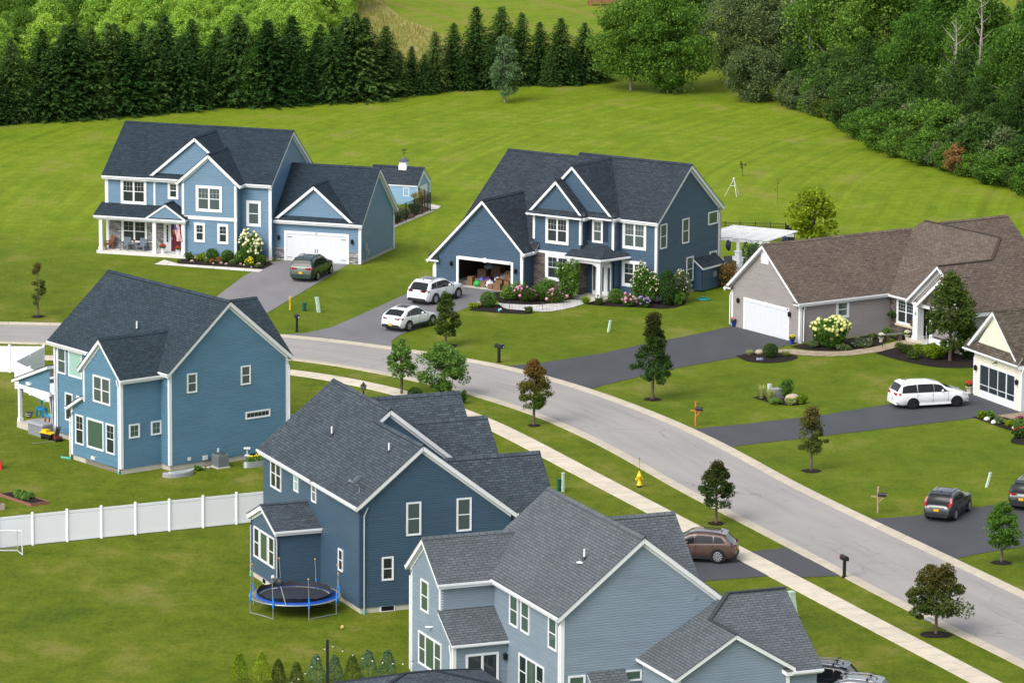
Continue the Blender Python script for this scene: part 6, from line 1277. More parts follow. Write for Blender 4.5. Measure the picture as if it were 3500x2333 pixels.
            g.prism([(xr0, side*yo, za), (xr0, side*(yo-.34), za+.04), (xr0, side*(yo-.34), za+h_*.8), (xr0, side*yo, za+h_)], (.03, 0, 0)); g.build('tail_light', tm, o)
        g, m_, nm = patch(x1-.52, x1-.10, belt-.28, belt-.10, side, HEAD, 'head_light'); g.build('head_light', HEAD, o)
        m = MB(); xm = wsh[0]-.12 if wsh[0] < wsh[1] else wsh[1]; xm = min(wsh)-.02
        m.blob((xm+.05, side*(hwid(xm, belt+.1)+.14), belt+.13), (.07, .11, .085), 8, 6); m.bar((xm+.03, side*(hwid(xm, belt+.06)-.02), belt+.07), (xm+.04, side*(hwid(xm, belt+.1)+.1), belt+.1), .05); m.build('side_mirror', pm, o)
        for xh in (-.05*L, -.05*L-.95):
            m = MB(); m.box(xh, xh+.2, side*(hwid(xh, belt-.1)+.02), side*(hwid(xh, belt-.1)-.01), belt-.12, belt-.085); m.build('door_handle', CHROME if chrome_strip else pm, o)
        m = MB()
        for xd in (.30*wb, -.05*wb, -.40*wb): m.box(xd-.008, xd+.008, side*(plan(xd)*.995+.006), side*plan(xd)*.96, .45, belt-.02)
        m.build('door_gap', DARK, o)
        m = MB(); xa, xb = -wb/2+r*1.2, wb/2-r*1.2; m.box(xa, xb, side*(hw+.006), side*(hw-.08), .24, .34 if not cladding else .42); m.build('sill', TRIMB if cladding or chrome_strip else pm, o)
    m = MB(); m.box(x0-.03, x0+.16, -wr*.9, wr*.9, .30, .44 if not cladding else .52); m.box(x1-.16, x1+.02, -plan(x1)*.85, plan(x1)*.85, .28, .42); m.build('bumper', TRIMB if cladding else pm, o)
    m = MB(); m.box(x1-.02, x1+.012, -.5*hw, .5*hw, .55, .72); m.build('grille', TRIMB, o)
    m = MB(); zp = .72 if plate and plate[1] == 'mid' else .52; m.box(x0-.045, x0-.01, -.155, .155, zp-.08, zp+.08); m.build('licence_plate', plate[0] if plate else PLATEY, o)
    if chrome_strip:
        m = MB(); m.box(x0-.02, x0+.03, -wr*.6, wr*.6, zp+.13, zp+.165); m.build('chrome_strip', CHROME, o)
    if spoiler:
        xs_ = xrear(H-.12); m = MB(); m.prism([(xs_-.12, -hw*.66, H-.13), (xs_-.12, hw*.66, H-.13), (xs_+.3, hw*.7, H-.03), (xs_+.3, -hw*.7, H-.03)], (0, 0, .035)); m.build('spoiler', pm, o)
    if rails:
        for side in (1, -1):
            m = MB(); a, c = rails[0], rails[1]; yy = [ring(x)[8][0]*.96 for x in np.linspace(a, c, 5)]
            m.tube([(x, side*y, zt(x)+(.0 if i in (0, 4) else .05)) for i, (x, y) in enumerate(zip(np.linspace(a, c, 5), yy))], .022, 6); m.build('roof_rail', rails[2], o)
    if roofbars:
        for xb in roofbars:
            m = MB(); m.bar((xb, -hw*.74, H+.1), (xb, hw*.74, H+.1), .05, .03)
            for side in (1, -1): m.box(xb-.05, xb+.05, side*hw*.62-.03, side*hw*.62+.03, H-.02, H+.09)
            for yq in (-.45, .15): m.bar((xb, yq, H+.12), (xb-.2, yq+.1, H+.19), .04)
            m.build('roof_rack_bar', BLACK, o)
        for yq in (-.4, -.25, .2, .35):
            m = MB(); m.bar((roofbars[0]+.12, yq, H+.13), (roofbars[1]-.12, yq, H+.13), .022); m.build('ski_clamp', ALU, o)
    m = MB(); m.lathe([(.05, 0), (.03, .04), (.004, .09)], (x0+.9 if H < 1.75 else x0+.7, 0, H-.005), 6); m.build('antenna', BLACK, o)
    return o
def vanprof(L, H, nose=.78, x1=None, back=.35):
    x1 = L/2 if x1 is None else x1; x0 = x1-L
    nose += .05
    return [(x1, .62), (x1-.08, nose), (x1-.35, nose+.11), (x1-.95, nose+.28), (x1-1.15, nose+.36), (x1-1.6, H-.38), (x1-2.0, H-.12), (x1-2.5, H-.02), (x0+1.6, H), (x0+.75, H-.05), (x0+.42, H-.14), (x0+.22, H-.42), (x0+.10, belt_), (x0+.02, .8), (x0, .5)]
belt_ = 1.08
def suvprof(L, H, x1, nose=.85, hood=1.0, back=.5, rz=1.05):
    x0 = x1-L
    nose += .08; hood += .05
    return [(x1, .62), (x1-.05, nose-.06), (x1-.2, nose+.03), (x1-.9, hood), (x1-1.28, hood+.05), (x1-1.75, H-.30), (x1-2.15, H-.08), (x1-2.6, H), (x0+1.5, H-.02), (x0+.8, H-.07), (x0+back, H-.15), (x0+back*.45, rz+.06), (x0+.08, rz-.10), (x0+.02, .75), (x0, .5)]
def center(rw, heading, wb, hw, side):
    """rear wheel contact point on the visible side -> car centre"""
    a = rad(heading); c, s = math.cos(a), math.sin(a); x, y = wb/2, -side*(hw-.05)
    return (rw[0]+c*x-s*y, rw[1]+s*x+c*y)
# green minivan
hd = 73; L, H = 5.05, 1.75; x1 = 2.42
car('minivan', 'dark green minivan parked facing the closed white garage door', center((-14.66, -9.69), hd, 3.03, .99, -1), hd, paint('paint_dark_green', (0.018, 0.042, 0.034), .3), L, 1.98, H, 3.03, .34, vanprof(L, H, .8, x1), 1.05, .05,
    [(-2.2, -1.25, -2.1, -1.28), (-1.15, -.15, -1.15, -.15), (-.05, .98, -.05, .45)], (x1-L+.13, x1-L+.40, .86), (.86, 1.30, .92) if False else (x1-1.98, x1-1.2, .92), 'side', TAIL, ALU, (PLATEY, 'mid'), (-1.7, .2, TRIMB), cat='van', chrome_strip=True)
# white SUV
hd = 57; L, H = 4.92, 1.74; x1 = 2.35
car('parked_suv', 'white sport utility vehicle with dark sunroof nearest the open garage', center((-5.63, -19.32), hd, 2.97, .99, -1), hd, paint('paint_white', (0.78, 0.79, 0.81)), L, 1.98, H, 2.97, .39, suvprof(L, H, x1, .95, 1.06, .62, 1.12), 1.08, .12,
    [(-1.98, -1.25, -1.75, -1.25), (-1.17, -.1, -1.15, -.1), (-.02, 1.0, -.02, .42)], (x1-L+.16, x1-L+.6, .84), (x1-2.12, x1-1.32, .92), 'side', TAILD, ALU, (PLATEW, 'mid'), (-1.55, .2, ALU), darkroof=(-1.2, .05), group=None, cladding=True)
hd = 55; L, H = 4.6, 1.66; x1 = 2.25
car('parked_suv', 'white compact crossover with sloping tail nearest the road', center((-7.34, -30.02), hd, 2.81, .96, -1), hd, paint('paint_white', (0.78, 0.79, 0.81)), L, 1.93, H, 2.81, .37,
    [(x1, .58), (x1-.1, .74), (x1-.3, .86), (x1-1.0, 1.0), (x1-1.35, 1.06), (x1-1.8, H-.28), (x1-2.2, H-.07), (x1-2.6, H), (x1-L+1.5, H-.05), (x1-L+.85, H-.17), (x1-L+.42, H-.42), (x1-L+.12, 1.04), (x1-L+.04, .8), (x1-L, .5)], 1.0, .14,
    [(-1.75, -1.2, -1.3, -1.2), (-1.12, -.12, -1.1, -.12), (-.04, .95, -.04, .4)], (x1-L+.24, x1-L+.80, .84), (x1-2.15, x1-1.4, .92), 'thin', TAILD, GREYM, (PLATEY, 'low'), None, darkroof=(-1.1, .1), chrome_strip=False, spoiler=False, cladding=True)
# white minivan
hd = 17; L, H = 5.12, 1.74; x1 = 2.45; belt_ = 1.08
car('minivan', 'white minivan with black wheels on the driveway of the cream house', center((26.37, -56.6), hd, 3.08, 1.0, -1), hd, paint('paint_white', (0.78, 0.79, 0.81)), L, 2.0, H, 3.08, .35, vanprof(L, H, .82, x1), 1.03, .03,
    [(-2.3, -1.25, -2.2, -1.28), (-1.17, -.1, -1.17, -.1), (-.02, 1.05, -.02, .48)], (x1-L+.13, x1-L+.40, .86), (x1-1.98, x1-1.2, .92), 'side', TAIL, TRIMB, (PLATEW, 'mid'), None, cat='van')
# dark compact SUV with tall tail lights
hd = 67; L, H = 4.45, 1.68; x1 = 2.2
car('parked_suv', 'dark grey compact vehicle with tall red tail lights on the black driveway', center((26.24, -89.3), hd, 2.62, .91, -1), hd, paint('paint_dark_grey', (0.04, 0.048, 0.055), .5), L, 1.82, H, 2.62, .35, suvprof(L, H, x1, .9, 1.03, .6, 1.05), 1.05, .14,
    [(-1.62, -1.12, -1.35, -1.12), (-1.05, -.1, -1.0, -.1), (-.02, .95, -.02, .4)], (x1-L+.16, x1-L+.62, .84), (x1-2.12, x1-1.32, .92), 'tall', TAIL, ALU, (PLATEY, 'mid'), (-1.4, .3, ALU), cladding=True, chrome_strip=True)
hd = 66; L, H = 4.62, 1.68; x1 = 2.25
car('parked_suv', 'near black vehicle cut off by the right edge of the photo', center((30.0, -85.5), hd, 2.7, .93, 1), hd, paint('paint_black_blue', (0.012, 0.016, 0.024), .4), L, 1.86, H, 2.7, .36, suvprof(L, H, x1, .95, 1.06, .55, 1.08), 1.06, .1,
    [(-1.7, -1.15, -1.4, -1.15), (-1.07, -.1, -1.02, -.1), (-.02, .95, -.02, .4)], (x1-L+.16, x1-L+.56, .84), (x1-2.12, x1-1.32, .92), 'thin', TAIL, ALU, (PLATEY, 'mid'), (-1.5, .3, ALU), cladding=True)
# brown crossover
hd = 171; L, H = 4.86, 1.70; x1 = 2.42
car('parked_suv', 'brown crossover parked nose in beside the grey blue house', center((11.76, -100.7), hd, 2.86, .97, 1), hd, paint('paint_brown', (0.135, 0.082, 0.07), .4), L, 1.94, H, 2.86, .39, suvprof(L, H, x1, .92, 1.04, .62, 1.12), 1.06, .2,
    [(-1.85, -1.2, -1.55, -1.2), (-1.12, -.12, -1.08, -.12), (-.04, 1.0, -.04, .42)], (x1-L+.16, x1-L+.6, .84), (x1-2.12, x1-1.32, .92), 'thin', TAILD, ALU, (PLATEY, 'mid'), (-1.5, .35, TRIMB), cladding=True)
# two dark vehicles with racks at the bottom edge
hd = 166; L, H = 4.8, 1.72; x1 = 2.4
for k, (c, lab) in enumerate((((15.5, -129.3), 'black vehicle with ski rack beside the garage at the bottom edge'), ((17.0, -132.3), 'silver roofed vehicle with roof rack cut off by the bottom edge'))):
    car('parked_suv', lab, c, hd, paint('paint_black' if k == 0 else 'paint_silver', (0.02, 0.022, 0.026) if k == 0 else (0.20, 0.21, 0.23), .4), L, 1.92, H, 2.85, .38, suvprof(L, H, x1, .95, 1.06, .6, 1.1), 1.06, .12,
        [(-1.8, -1.2, -1.5, -1.2), (-1.12, -.12, -1.08, -.12), (-.04, 1.0, -.04, .42)], (x1-L+.16, x1-L+.6, .84), (x1-2.12, x1-1.32, .92), 'thin', TAIL, ALU, (PLATEY, 'mid'), (-1.5, .35, ALU), cladding=True, roofbars=(.2, -1.1))
# ================================================================ SMALL THINGS
def mailbox(loc, rz, label, wood=None, bend=False):
    o = thing('mailbox', (loc[0], loc[1], 0), rad(rz), label, 'mailbox')
    p = MB(); b = MB(); z = 1.02
    if wood is None:
        p.box(-.075, .075, -.075, .075, 0, z); p.box(-.11, .11, -.11, .11, 0, .1); p.build('post', BLACK, o)
        b.box(-.14, .14, -.38, .30, z, z+.16)
        vs = [(.14*math.cos(PI*k/8), y, z+.16+.12*math.sin(PI*k/8)) for y in (-.38, .30) for k in range(9)]
        b.mesh(vs, [(k, k+1, k+10, k+9) for k in range(8)], 0, True); b.face(vs[:9]); b.face(vs[9:][::-1]); b.build('box', BLACK, o)
    else:
        p.box(-.05, .05, -.05, .05, 0, 1.55); p.bar((0, -.45, .98), (0, .42, .98), .08); p.bar((0, 0, .6), (0, -.32, .95), .07); p.box(-.06, .06, -.06, .06, 1.55, 1.6); p.build('post', wood, o)
        z = 1.03; b.box(-.12, .12, -.5, .0, z, z+.12); vs = [(.12*math.cos(PI*k/8), y, z+.12+.11*math.sin(PI*k/8)) for y in (-.5, .0) for k in range(9)]
        b.mesh(vs, [(k, k+1, k+10, k+9) for k in range(8)], 0, True); b.face(vs[:9]); b.face(vs[9:][::-1]); b.build('box', BLACK, o)
    f = MB(); yy = -.3 if wood is None else -.4; f.box(.145 if wood is None else .125, .16 if wood is None else .14, yy, yy+.16, z+.15, z+.19); f.build('flag', REDF, o)
    d = MB(); d.lathe([(.05, 0), (.05, .012)], (0, 0, 0), 8); q = d.build('number_disc', WHITE, o); q.rotation_euler = (PI/2, 0, 0); q.location = (0.05, (-.385 if wood is None else -.505), z+.1)
    return o
CEDAR = mat('cedar_orange', (0.42, 0.17, 0.04), .7, .2, var=.15, vscale=6); GWOOD = mat('weathered_wood', (0.33, 0.25, 0.17), .85, .1, var=.2, vscale=6)
mailbox((-15.27, -30.42), 15, 'black mailbox on a black post by the worn driveway'); mailbox((-0.89, -41.28), 45, 'black mailbox on a black post by the fresh black driveway'); mailbox((18.74, -103.86), 200, 'black mailbox on a black post on the near verge')
mailbox((11.89, -62.2), 60, 'black mailbox on an orange cedar post with cross arm', CEDAR); mailbox((21.82, -87.32), 70, 'black mailbox on a weathered wooden post with arm', GWOOD)
# hydrant
o = thing('fire_hydrant', (7.79, -80.65, 0), .4, 'bright yellow fire hydrant on the grass verge', 'hydrant'); Y = mat('hydrant_yellow', (0.78, 0.55, 0.012), .4)
m = MB(); m.lathe([(.17, .12), (.17, .17), (.12, .18), (.12, .62), (.16, .64), (.16, .69), (.14, .72), (.11, .84), (.05, .92), (.04, 1.0), (.0, 1.02)], (0, 0, 0), 14); m.build('barrel', Y, o)
m = MB(); m.lathe([(.15, -.02), (.15, .12)], (0, 0, 0), 12); m.build('base', BLACK, o)
for a in (0, PI/2, PI): m = MB(); m.tube([(0, 0, .52), (.2*math.cos(a), .2*math.sin(a), .52)], .07, 10); m.tube([(.2*math.cos(a), .2*math.sin(a), .52), (.23*math.cos(a), .23*math.sin(a), .52)], .085, 8); m.build('nozzle', Y, o)
m = MB(); m.tube([(0, 0, 1.0), (.02, .03, 1.75)], .012, 5); m.blob((.02, .03, 1.78), .05, 8, 5); m.build('marker_whip', mat('marker_whip_grey', (0.2, 0.1, 0.08), .5), o)
# utility pedestals
PALE = mat('pedestal_pale_green', (0.50, 0.62, 0.52), .5); DGREEN = mat('pedestal_dark_green', (0.015, 0.09, 0.06), .5)
def pedestal(loc, h, w, m_, label, tilt=(0, 0), cap=True):
    o = thing('utility_pedestal', (loc[0], loc[1], 0), .5, label, 'utility box'); b = MB()
    M = Matrix.Identity(4); M[0][2] = tilt[0]; M[1][2] = tilt[1]
    b.box(-w/2, w/2, -w/2, w/2, 0, h*.94, 0, M); b.box(-w/2-.012, w/2+.012, -w/2-.012, w/2+.012, h*.2, h*.24, 0, M); b.build('housing', m_, o)
    c = MB(); c.box(-w/2-.02, w/2+.02, -w/2-.02, w/2+.02, h*.94, h, 0, M); c.build('cap', m_, o); return o
pedestal((-14.03, -22.7), 1.12, .21, PALE, 'pale green utility pedestal leaning beside the dark green box', (-.14, 0)); pedestal((-15.1, -22.21), .62, .24, DGREEN, 'dark green utility box between the yellow marker and pale pedestal')
pedestal((6.84, -29.69), .82, .13, PALE, 'thin pale pedestal on the lawn before the navy house', (.2, 0)); pedestal((2.93, -81.8), .74, .22, DGREEN, 'dark green utility box touching the pale post by the sidewalk'); pedestal((3.14, -82.08), 1.18, .13, PALE, 'pale green post beside the dark green box by the sidewalk')
pedestal((28.97, -80.13), .9, .12, PALE, 'slim pale pedestal leaning on the lawn above the dark cars', (.3, 0)); pedestal((15.41, -113.58), 1.6, .30, PALE, 'large pale pedestal leaning behind the grey blue garage roof', (-.16, 0))
o = thing('marker_post', (-16.16, -21.9, 0), .3, 'yellow gas line marker post on the lawn', 'marker'); m = MB(); m.box(-.045, .045, -.045, .045, 0, 1.05); m.build('post', mat('marker_yellow', (0.75, 0.45, 0.01), .5), o); m = MB(); m.box(-.05, .05, -.05, .05, .55, .75); m.build('band', mat('marker_amber', (0.6, 0.3, 0.01), .5), o)
o = thing('utility_box', (17.6, -53.2, 0), .6, 'grey utility box among feather grass in the island bed', 'utility box'); m = MB(); m.box(-.35, .35, -.3, .3, 0, .62); m.box(-.38, .38, -.33, .33, .62, .68); m.build('housing', GREYM, o); m = MB(); m.box(-.55, -.33, .1, .34, 0, 1.0); m.build('pillar', mat('pale_grey_box', (.5, .53, .53), .5), o)
# lamp post
o = thing('lamp_post', (-9.6, -60.8, 0), 0, 'black lantern lamp post behind the dark slate roof', 'street lamp'); m = MB(); m.tube([(0, 0, 0), (0, 0, 1.9)], .05, 8); m.lathe([(.12, 0), (.06, .2)], (0, 0, 0), 8); m.build('pole', BLACK, o)
m = MB(); m.lathe([(.07, 1.9), (.14, 1.95), (.17, 2.22)], (0, 0, 0), 6); m.build('lamp_glass', mat('lamp_glass', (.3, .32, .3), .2, .5), o); m = MB(); m.lathe([(.22, 2.22), (.1, 2.34), (.03, 2.44), (0, 2.5)], (0, 0, 0), 6, sm=False)
for k in range(6): a = 2*PI*k/6; m.bar((.14*math.cos(a), .14*math.sin(a), 1.92), (.18*math.cos(a), .18*math.sin(a), 2.22), .022)
m.build('lamp_cap', BLACK, o)
# white vinyl fences
def vinyl(name, pts, label, h=1.83, step=2.16, zs=None):
    o = thing(name, (pts[0][0], pts[0][1], 0), 0, label, 'fence'); ox, oy = pts[0]
    P = [Vector((p[0]-ox, p[1]-oy, 0)) for p in pts]; posts = []
    for a, b in zip(P[:-1], P[1:]):
        n = max(1, round((b-a).length/step)); posts += [a+(b-a)*i/n for i in range(n)]
    posts.append(P[-1])
    for p in posts:
        m = MB(); m.box(p.x-.065, p.x+.065, p.y-.065, p.y+.065, 0, h+.05); m.box(p.x-.085, p.x+.085, p.y-.085, p.y+.085, h+.05, h+.08); m.lathe([(.1, h+.08), (0, h+.15)], (p.x, p.y, 0), 4, rot=PI/4, sm=False); m.build('fence_post', VINYL, o)
    for a, b in zip(posts[:-1], posts[1:]):
        m = MB(); u = Vector((0, 0, 1)); m.bar(a+u*(h-.08), b+u*(h-.08), .05, .15); m.bar(a+u*.13, b+u*.13, .05, .16); m.bar(a+u*(h/2), b+u*(h/2), .028, h-.35); m.build('fence_panel', VINYL, o)
    return o
vinyl('vinyl_fence', [(-33.2, -99.9), (-14.2, -90.5)], 'long white vinyl fence crossing the left lawn between the two yards')
vinyl('vinyl_fence', [(-45, -48.4), (-33.28, -45.9), (-33.28, -46.0)], 'white vinyl fence at the far left beside the road', step=2.3) if False else vinyl('vinyl_fence', [(-44.5, -45.6), (-34.06, -45.95), (-31.74, -46.0)], 'white vinyl fence running off the left edge beside the road')
o = vinyl('vinyl_fence', [(-31.74, -46.15), (-33.1, -51.4), (-31.95, -53.55), (-30.76, -55.74), (-28.6, -58.2)], 'white vinyl fence bending behind the covered patio with braced gate', step=2.3)
m = MB(); m.bar((.95, -9.1, .3), (.25, -8.0, 1.6), .1, .04); m.build('gate_brace', VINYL, o)
vinyl('vinyl_fence', [(-15.83, -67.01), (-14.3, -67.9), (-12.6, -69.2)], 'short white fence stub between the blue and slate houses')
# black iron fences
def iron(pts, label, h=1.3, step=2.0, gap=.13, zpost=.12):
    o = thing('iron_fence', (pts[0][0], pts[0][1], 0), 0, label, 'fence'); P = [Vector((p[0]-pts[0][0], p[1]-pts[0][1], 0)) for p in pts]; posts = []
    for a, b in zip(P[:-1], P[1:]):
        n = max(1, round((b-a).length/step)); posts += [a+(b-a)*i/n for i in range(n)]
    posts.append(P[-1]); u = Vector((0, 0, 1))
    for p in posts: m = MB(); m.box(p.x-.035, p.x+.035, p.y-.035, p.y+.035, 0, h+zpost); m.build('fence_post', BLACK, o)
    for a, b in zip(posts[:-1], posts[1:]):
        m = MB()
        for z in (.12, h-.25, h): m.bar(a+u*z, b+u*z, .03, .035)
        n = int((b-a).length/gap)
        for i in range(1, n): q = a+(b-a)*i/n; m.bar(q+u*.05, q+u*(h+.02), .026)
        m.build('fence_panel', BLACK, o)
    return o
iron([(13.0, 12.3), (16.78, 9.6), (21.53, 9.2), (22.0, 5.2)], 'black iron fence behind the white pergola', 1.45, 1.2)
iron([(-10.5, 12.8), (-9.26, 16.35), (-6.74, 23.3), (-7.75, 26.1)], 'black iron fence along the garden shed bed', 1.45, 1.85, .16)
# pergola
o = thing('pergola', (18.1, -3.6, 0), 0, 'white slatted pergola behind the navy house', 'pergola'); M_ = Matrix.Rotation(rad(-29), 4, 'Z')
for x, y in ((-2.0, -2.1), (2.0, -2.1), (-2.0, 2.1), (2.0, 2.1)):
    m = MB(); m.box(x-.11, x+.11, y-.11, y+.11, .9, 2.5, 0, M_); m.box(x-.2, x+.2, y-.2, y+.2, 0, .9, 0, M_); m.box(x-.25, x+.25, y-.25, y+.25, .9, .97, 0, M_); m.build('post', WHITE, o)
for y in (-2.1, 2.1): m = MB(); m.box(-2.7, 2.7, y-.07, y+.07, 2.45, 2.65, 0, M_); m.build('beam', WHITE, o)
for i in range(5): x = -2.45+i*4.9/4; m = MB(); m.box(x-.03, x+.03, -2.9, 2.9, 2.65, 2.8, 0, M_); m.build('rafter', WHITE, o)
for i in range(14): y = -2.6+i*5.2/13; m = MB(); m.box(-2.8, 2.8, y-.035, y+.035, 2.8, 2.85, 0, M_); m.build('slat', WHITE, o)
for x, y in ((2.0, 2.1), (-.7, -2.1)): m = MB(); m.blob(tuple(M_ @ Vector((x, y-.12, 2.15))), (.2, .2, .4), 8, 6, .25, random.Random(3)); m.build('tied_curtain', mat('navy_cloth', (0.03, 0.04, 0.11), .9), o)
o = thing('patio_chair', (16.6, -3.3, 0), .4, 'grey patio chair on the paving under the pergola', 'chair'); GR = mat('grey_wicker', (0.13, 0.14, 0.15), .8)
m = MB(); m.box(-.35, .35, -.35, .35, .2, .42); m.build('seat', GR, o); m = MB(); m.box(-.35, .35, .28, .38, .42, .95); m.build('backrest', GR, o)
for x in (-.36, .36): m = MB(); m.box(x-.05, x+.05, -.35, .35, 0, .62); m.build('armrest', GR, o)
# tripod rotary drier and a second one, in the back field
for (x, y), lab in (((18.45, 32.09), 'white metal three legged frame standing in the back field'), ((24.9, 18.5), 'tip of a white frame showing above the ranch roof')):
    o = thing('metal_frame', (x, y, 0), .6, lab, 'frame'); m = MB()
    for a in (0.3, 2.6, 4.4): m.bar((.75*math.cos(a), .75*math.sin(a), 0), (0, 0, 1.45), .028)
    m.bar((.3*math.cos(.3), .3*math.sin(.3), .85), (.3*math.cos(2.6), .3*math.sin(2.6), .85), .045); m.blob((0, 0, 1.47), .09, 8, 6); m.build('legs', WHITE, o)
# trampoline
cx, cy, R = -11.75, -112.0, 2.48
o = thing('trampoline', (cx, cy, 0), 0, 'round trampoline with blue safety pad and bare net poles', 'trampoline'); BLUE = mat('pad_blue', (0.008, 0.075, 0.36), .5); MATB = mat('jump_mat', (0.022, 0.026, 0.04), .7); STEEL = GREYM
m = MB(); n = 40; m.face([(R*.76*math.cos(2*PI*k/n), R*.76*math.sin(2*PI*k/n), .80) for k in range(n)]); m.build('jump_mat', MATB, o)
rr = random.Random(8); m = MB(); vs = []
for k in range(n):
    a = 2*PI*k/n; w0 = .77+rr.uniform(-.01, .02); w1 = .93+rr.uniform(-.03, .02) if not 2.7 < a < 4.0 else .85
    vs += [(R*w0*math.cos(a), R*w0*math.sin(a), .84+rr.uniform(-.01, .03)), (R*w1*math.cos(a), R*w1*math.sin(a), .86+rr.uniform(-.02, .02)), (R*(w1+.02)*math.cos(a), R*(w1+.02)*math.sin(a), .76)]
m.mesh(vs, [(3*k+j, 3*((k+1) % n)+j, 3*((k+1) % n)+j+1, 3*k+j+1) for k in range(n) for j in range(2)], 0, True); m.build('safety_pad', BLUE, o)
m = MB(); m.tube([(R*math.cos(2*PI*k/n), R*math.sin(2*PI*k/n), .8) for k in range(n+1)], .035, 6); m.build('rim', STEEL, o)
m = MB()
for k in range(72): a = 2*PI*k/72; m.bar((R*.78*math.cos(a), R*.78*math.sin(a), .8), (R*math.cos(a), R*math.sin(a), .8), .022)
m.build('springs', mat('spring_steel', (.5, .5, .48), .4, .5, .5), o)
m = MB(); vs = []
for k in range(n):
    a = 2*PI*k/n; vs += [(R*.80*math.cos(a), R*.80*math.sin(a), .86), (R*.84*math.cos(a), R*.84*math.sin(a), 1.02+rr.uniform(-.08, .12))]
m.mesh(vs, [(2*k, 2*((k+1) % n), 2*((k+1) % n)+1, 2*k+1) for k in range(n)], 0, True); m.build('fallen_net', mat('net_black', (.012, .014, .02), .8), o)
for k in range(8):
    a = 2*PI*k/8+.35; c, s = math.cos(a), math.sin(a); x, y = (R+.06)*c, (R+.06)*s
    m = MB(); m.tube([(x, y, 0), (x, y, .9)], .025, 6); m.build('leg', STEEL, o)
    m = MB(); tx, ty = rr.uniform(-.12, .12), rr.uniform(-.1, .1); m.tube([(x, y, .8), (x+tx, y+ty, 2.25)], .02, 6); p_ = m.build('net_pole', STEEL, o)
    m = MB(); m.blob((x+tx, y+ty, 2.27), .06, 7, 5); m.build('pole_cap', mat('cap_tan', (.5, .27, .09), .6), p_)
    m = MB(); m.tube([(x, y, .62), (x+.02, y, .95), (x+tx*.35, y+ty*.35, 1.22)], [.05, .06, .035], 6); m.build('foam_sleeve', mat('sleeve_blue', (0.02, 0.22, 0.75), .6), p_)
for k in range(4):
    a0, a1 = 2*PI*(2*k)/8+.35, 2*PI*(2*k+1)/8+.35; m = MB(); m.tube([((R+.06)*math.cos(a0), (R+.06)*math.sin(a0), .03), ((R-.2)*math.cos((a0+a1)/2), (R-.2)*math.sin((a0+a1)/2), .03), ((R+.06)*math.cos(a1), (R+.06)*math.sin(a1), .03)], .025, 6); m.build('foot_rail', STEEL, o)
m = MB(); m.tube([(.2, -2.1, .9), (-.15, -1.75, 2.0)], .025, 6); m.lathe([(0, 0), (.38, 0), (.38, .04), (0, .04)], (0, 0, 0), 14); b_ = m
o2 = MB(); o2.tube([(-.35, -R-.02, .8), (-.7, -R+.3, 1.95)], .025, 6); o2.build('hoop_pole', STEEL, o)
m = MB(); m.lathe([(0.001, 0), (.24, 0), (.24, .03), (0.001, .03)], (0, 0, 0), 16); q = m.build('basketball_backboard', mat('board_black', (.02, .025, .03), .5), o); q.location = (-.74, -R+.32, 2.05); q.rotation_euler = (rad(75), 0, -.3)
# ball, pole with bulbs
o = thing('ball', (-9.03, -116.3, 0), 0, 'yellow white and navy ball lying on the near lawn', 'ball'); m = MB(); m.blob((0, 0, .11), .11, 14, 10)
for f_, c_ in enumerate(m.f): ang = (f_ % 14)//3; m.m[f_] = [0, 1, 2, 0, 1][ang]
m.build('ball_skin', [mat('ball_yellow', (.7, .42, .05), .5), mat('ball_white', (.75, .75, .72), .5), mat('ball_navy', (.02, .03, .12), .5)], o)
o = thing('light_pole', (-9.32, -128.83, 0), 0, 'black pole carrying a string of bulbs at the bottom edge', 'pole'); m = MB(); m.box(-.07, .07, -.07, .07, 0, 2.6); m.build('post', BLACK, o)
def bulbs(a, b, sag, lab, n=9):
    o = thing('string_light', a, 0, lab, 'string lights'); A, B_ = Vector((0, 0, 0)), Vector(b)-Vector(a); P = []
    for i in range(n*2+1):
        t = i/(n*2); q = A.lerp(B_, t); q.z -= sag*4*t*(1-t); P.append(q)
    m = MB(); m.tube(P, .008, 4); m.build('wire', mat('wire_green', (.05, .09, .07), .6), o)
    for i in range(1, n*2, 2): m = MB(); m.tube([P[i], P[i]-Vector((0, 0, .09))], .02, 5); m.blob(P[i]-Vector((0, 0, .13)), .045, 7, 5, mi=1); m.build('bulb', [BLACK, mat('bulb_glass', (.6, .6, .55), .1, .6)], o)
bulbs((-9.3, -128.8, 2.5), (-4.6, -133.5, 2.75), .4, 'string of bulbs from the black pole to the pavilion roof', 9); bulbs((-9.3, -128.8, 2.5), (-11.6, -137, 2.4), .6, 'string of bulbs sagging from the black pole past the frame', 8)
# soccer goal
o = thing('soccer_goal', (-30.2, -99.6, 0), 0, 'small white soccer goal at the left edge before the fence', 'goal'); m = MB(); r_ = .035
fr = [(-1.6, .1, 0), (-1.6, .1, 1.4), (2.35, .1, 1.4), (2.35, .1, 0)]; m.tube(fr[:2], r_, 6); m.tube(fr[1:3], r_, 6); m.tube(fr[2:], r_, 6); m.tube([fr[2], (2.0, .7, 1.35), (2.0, 1.0, 0)], r_*.8, 6); m.tube([fr[3], (2.0, 1.0, .03), (-1.6, 1.0, .03)], r_*.8, 6); m.build('frame', WHITE, o)
m = MB()
for i in range(40): x = -1.6+3.9*i/39; m.bar((x, .1, 1.4), (x-.1, 1.0, .03), .007)
for i in range(14): t = i/13; m.bar((-1.6, .1+.9*t, 1.4-1.37*t), (2.3-.3*t, .1+.9*t, 1.4-1.37*t), .007)
m.build('net', mat('net_white', (.7, .72, .75), .8), o)
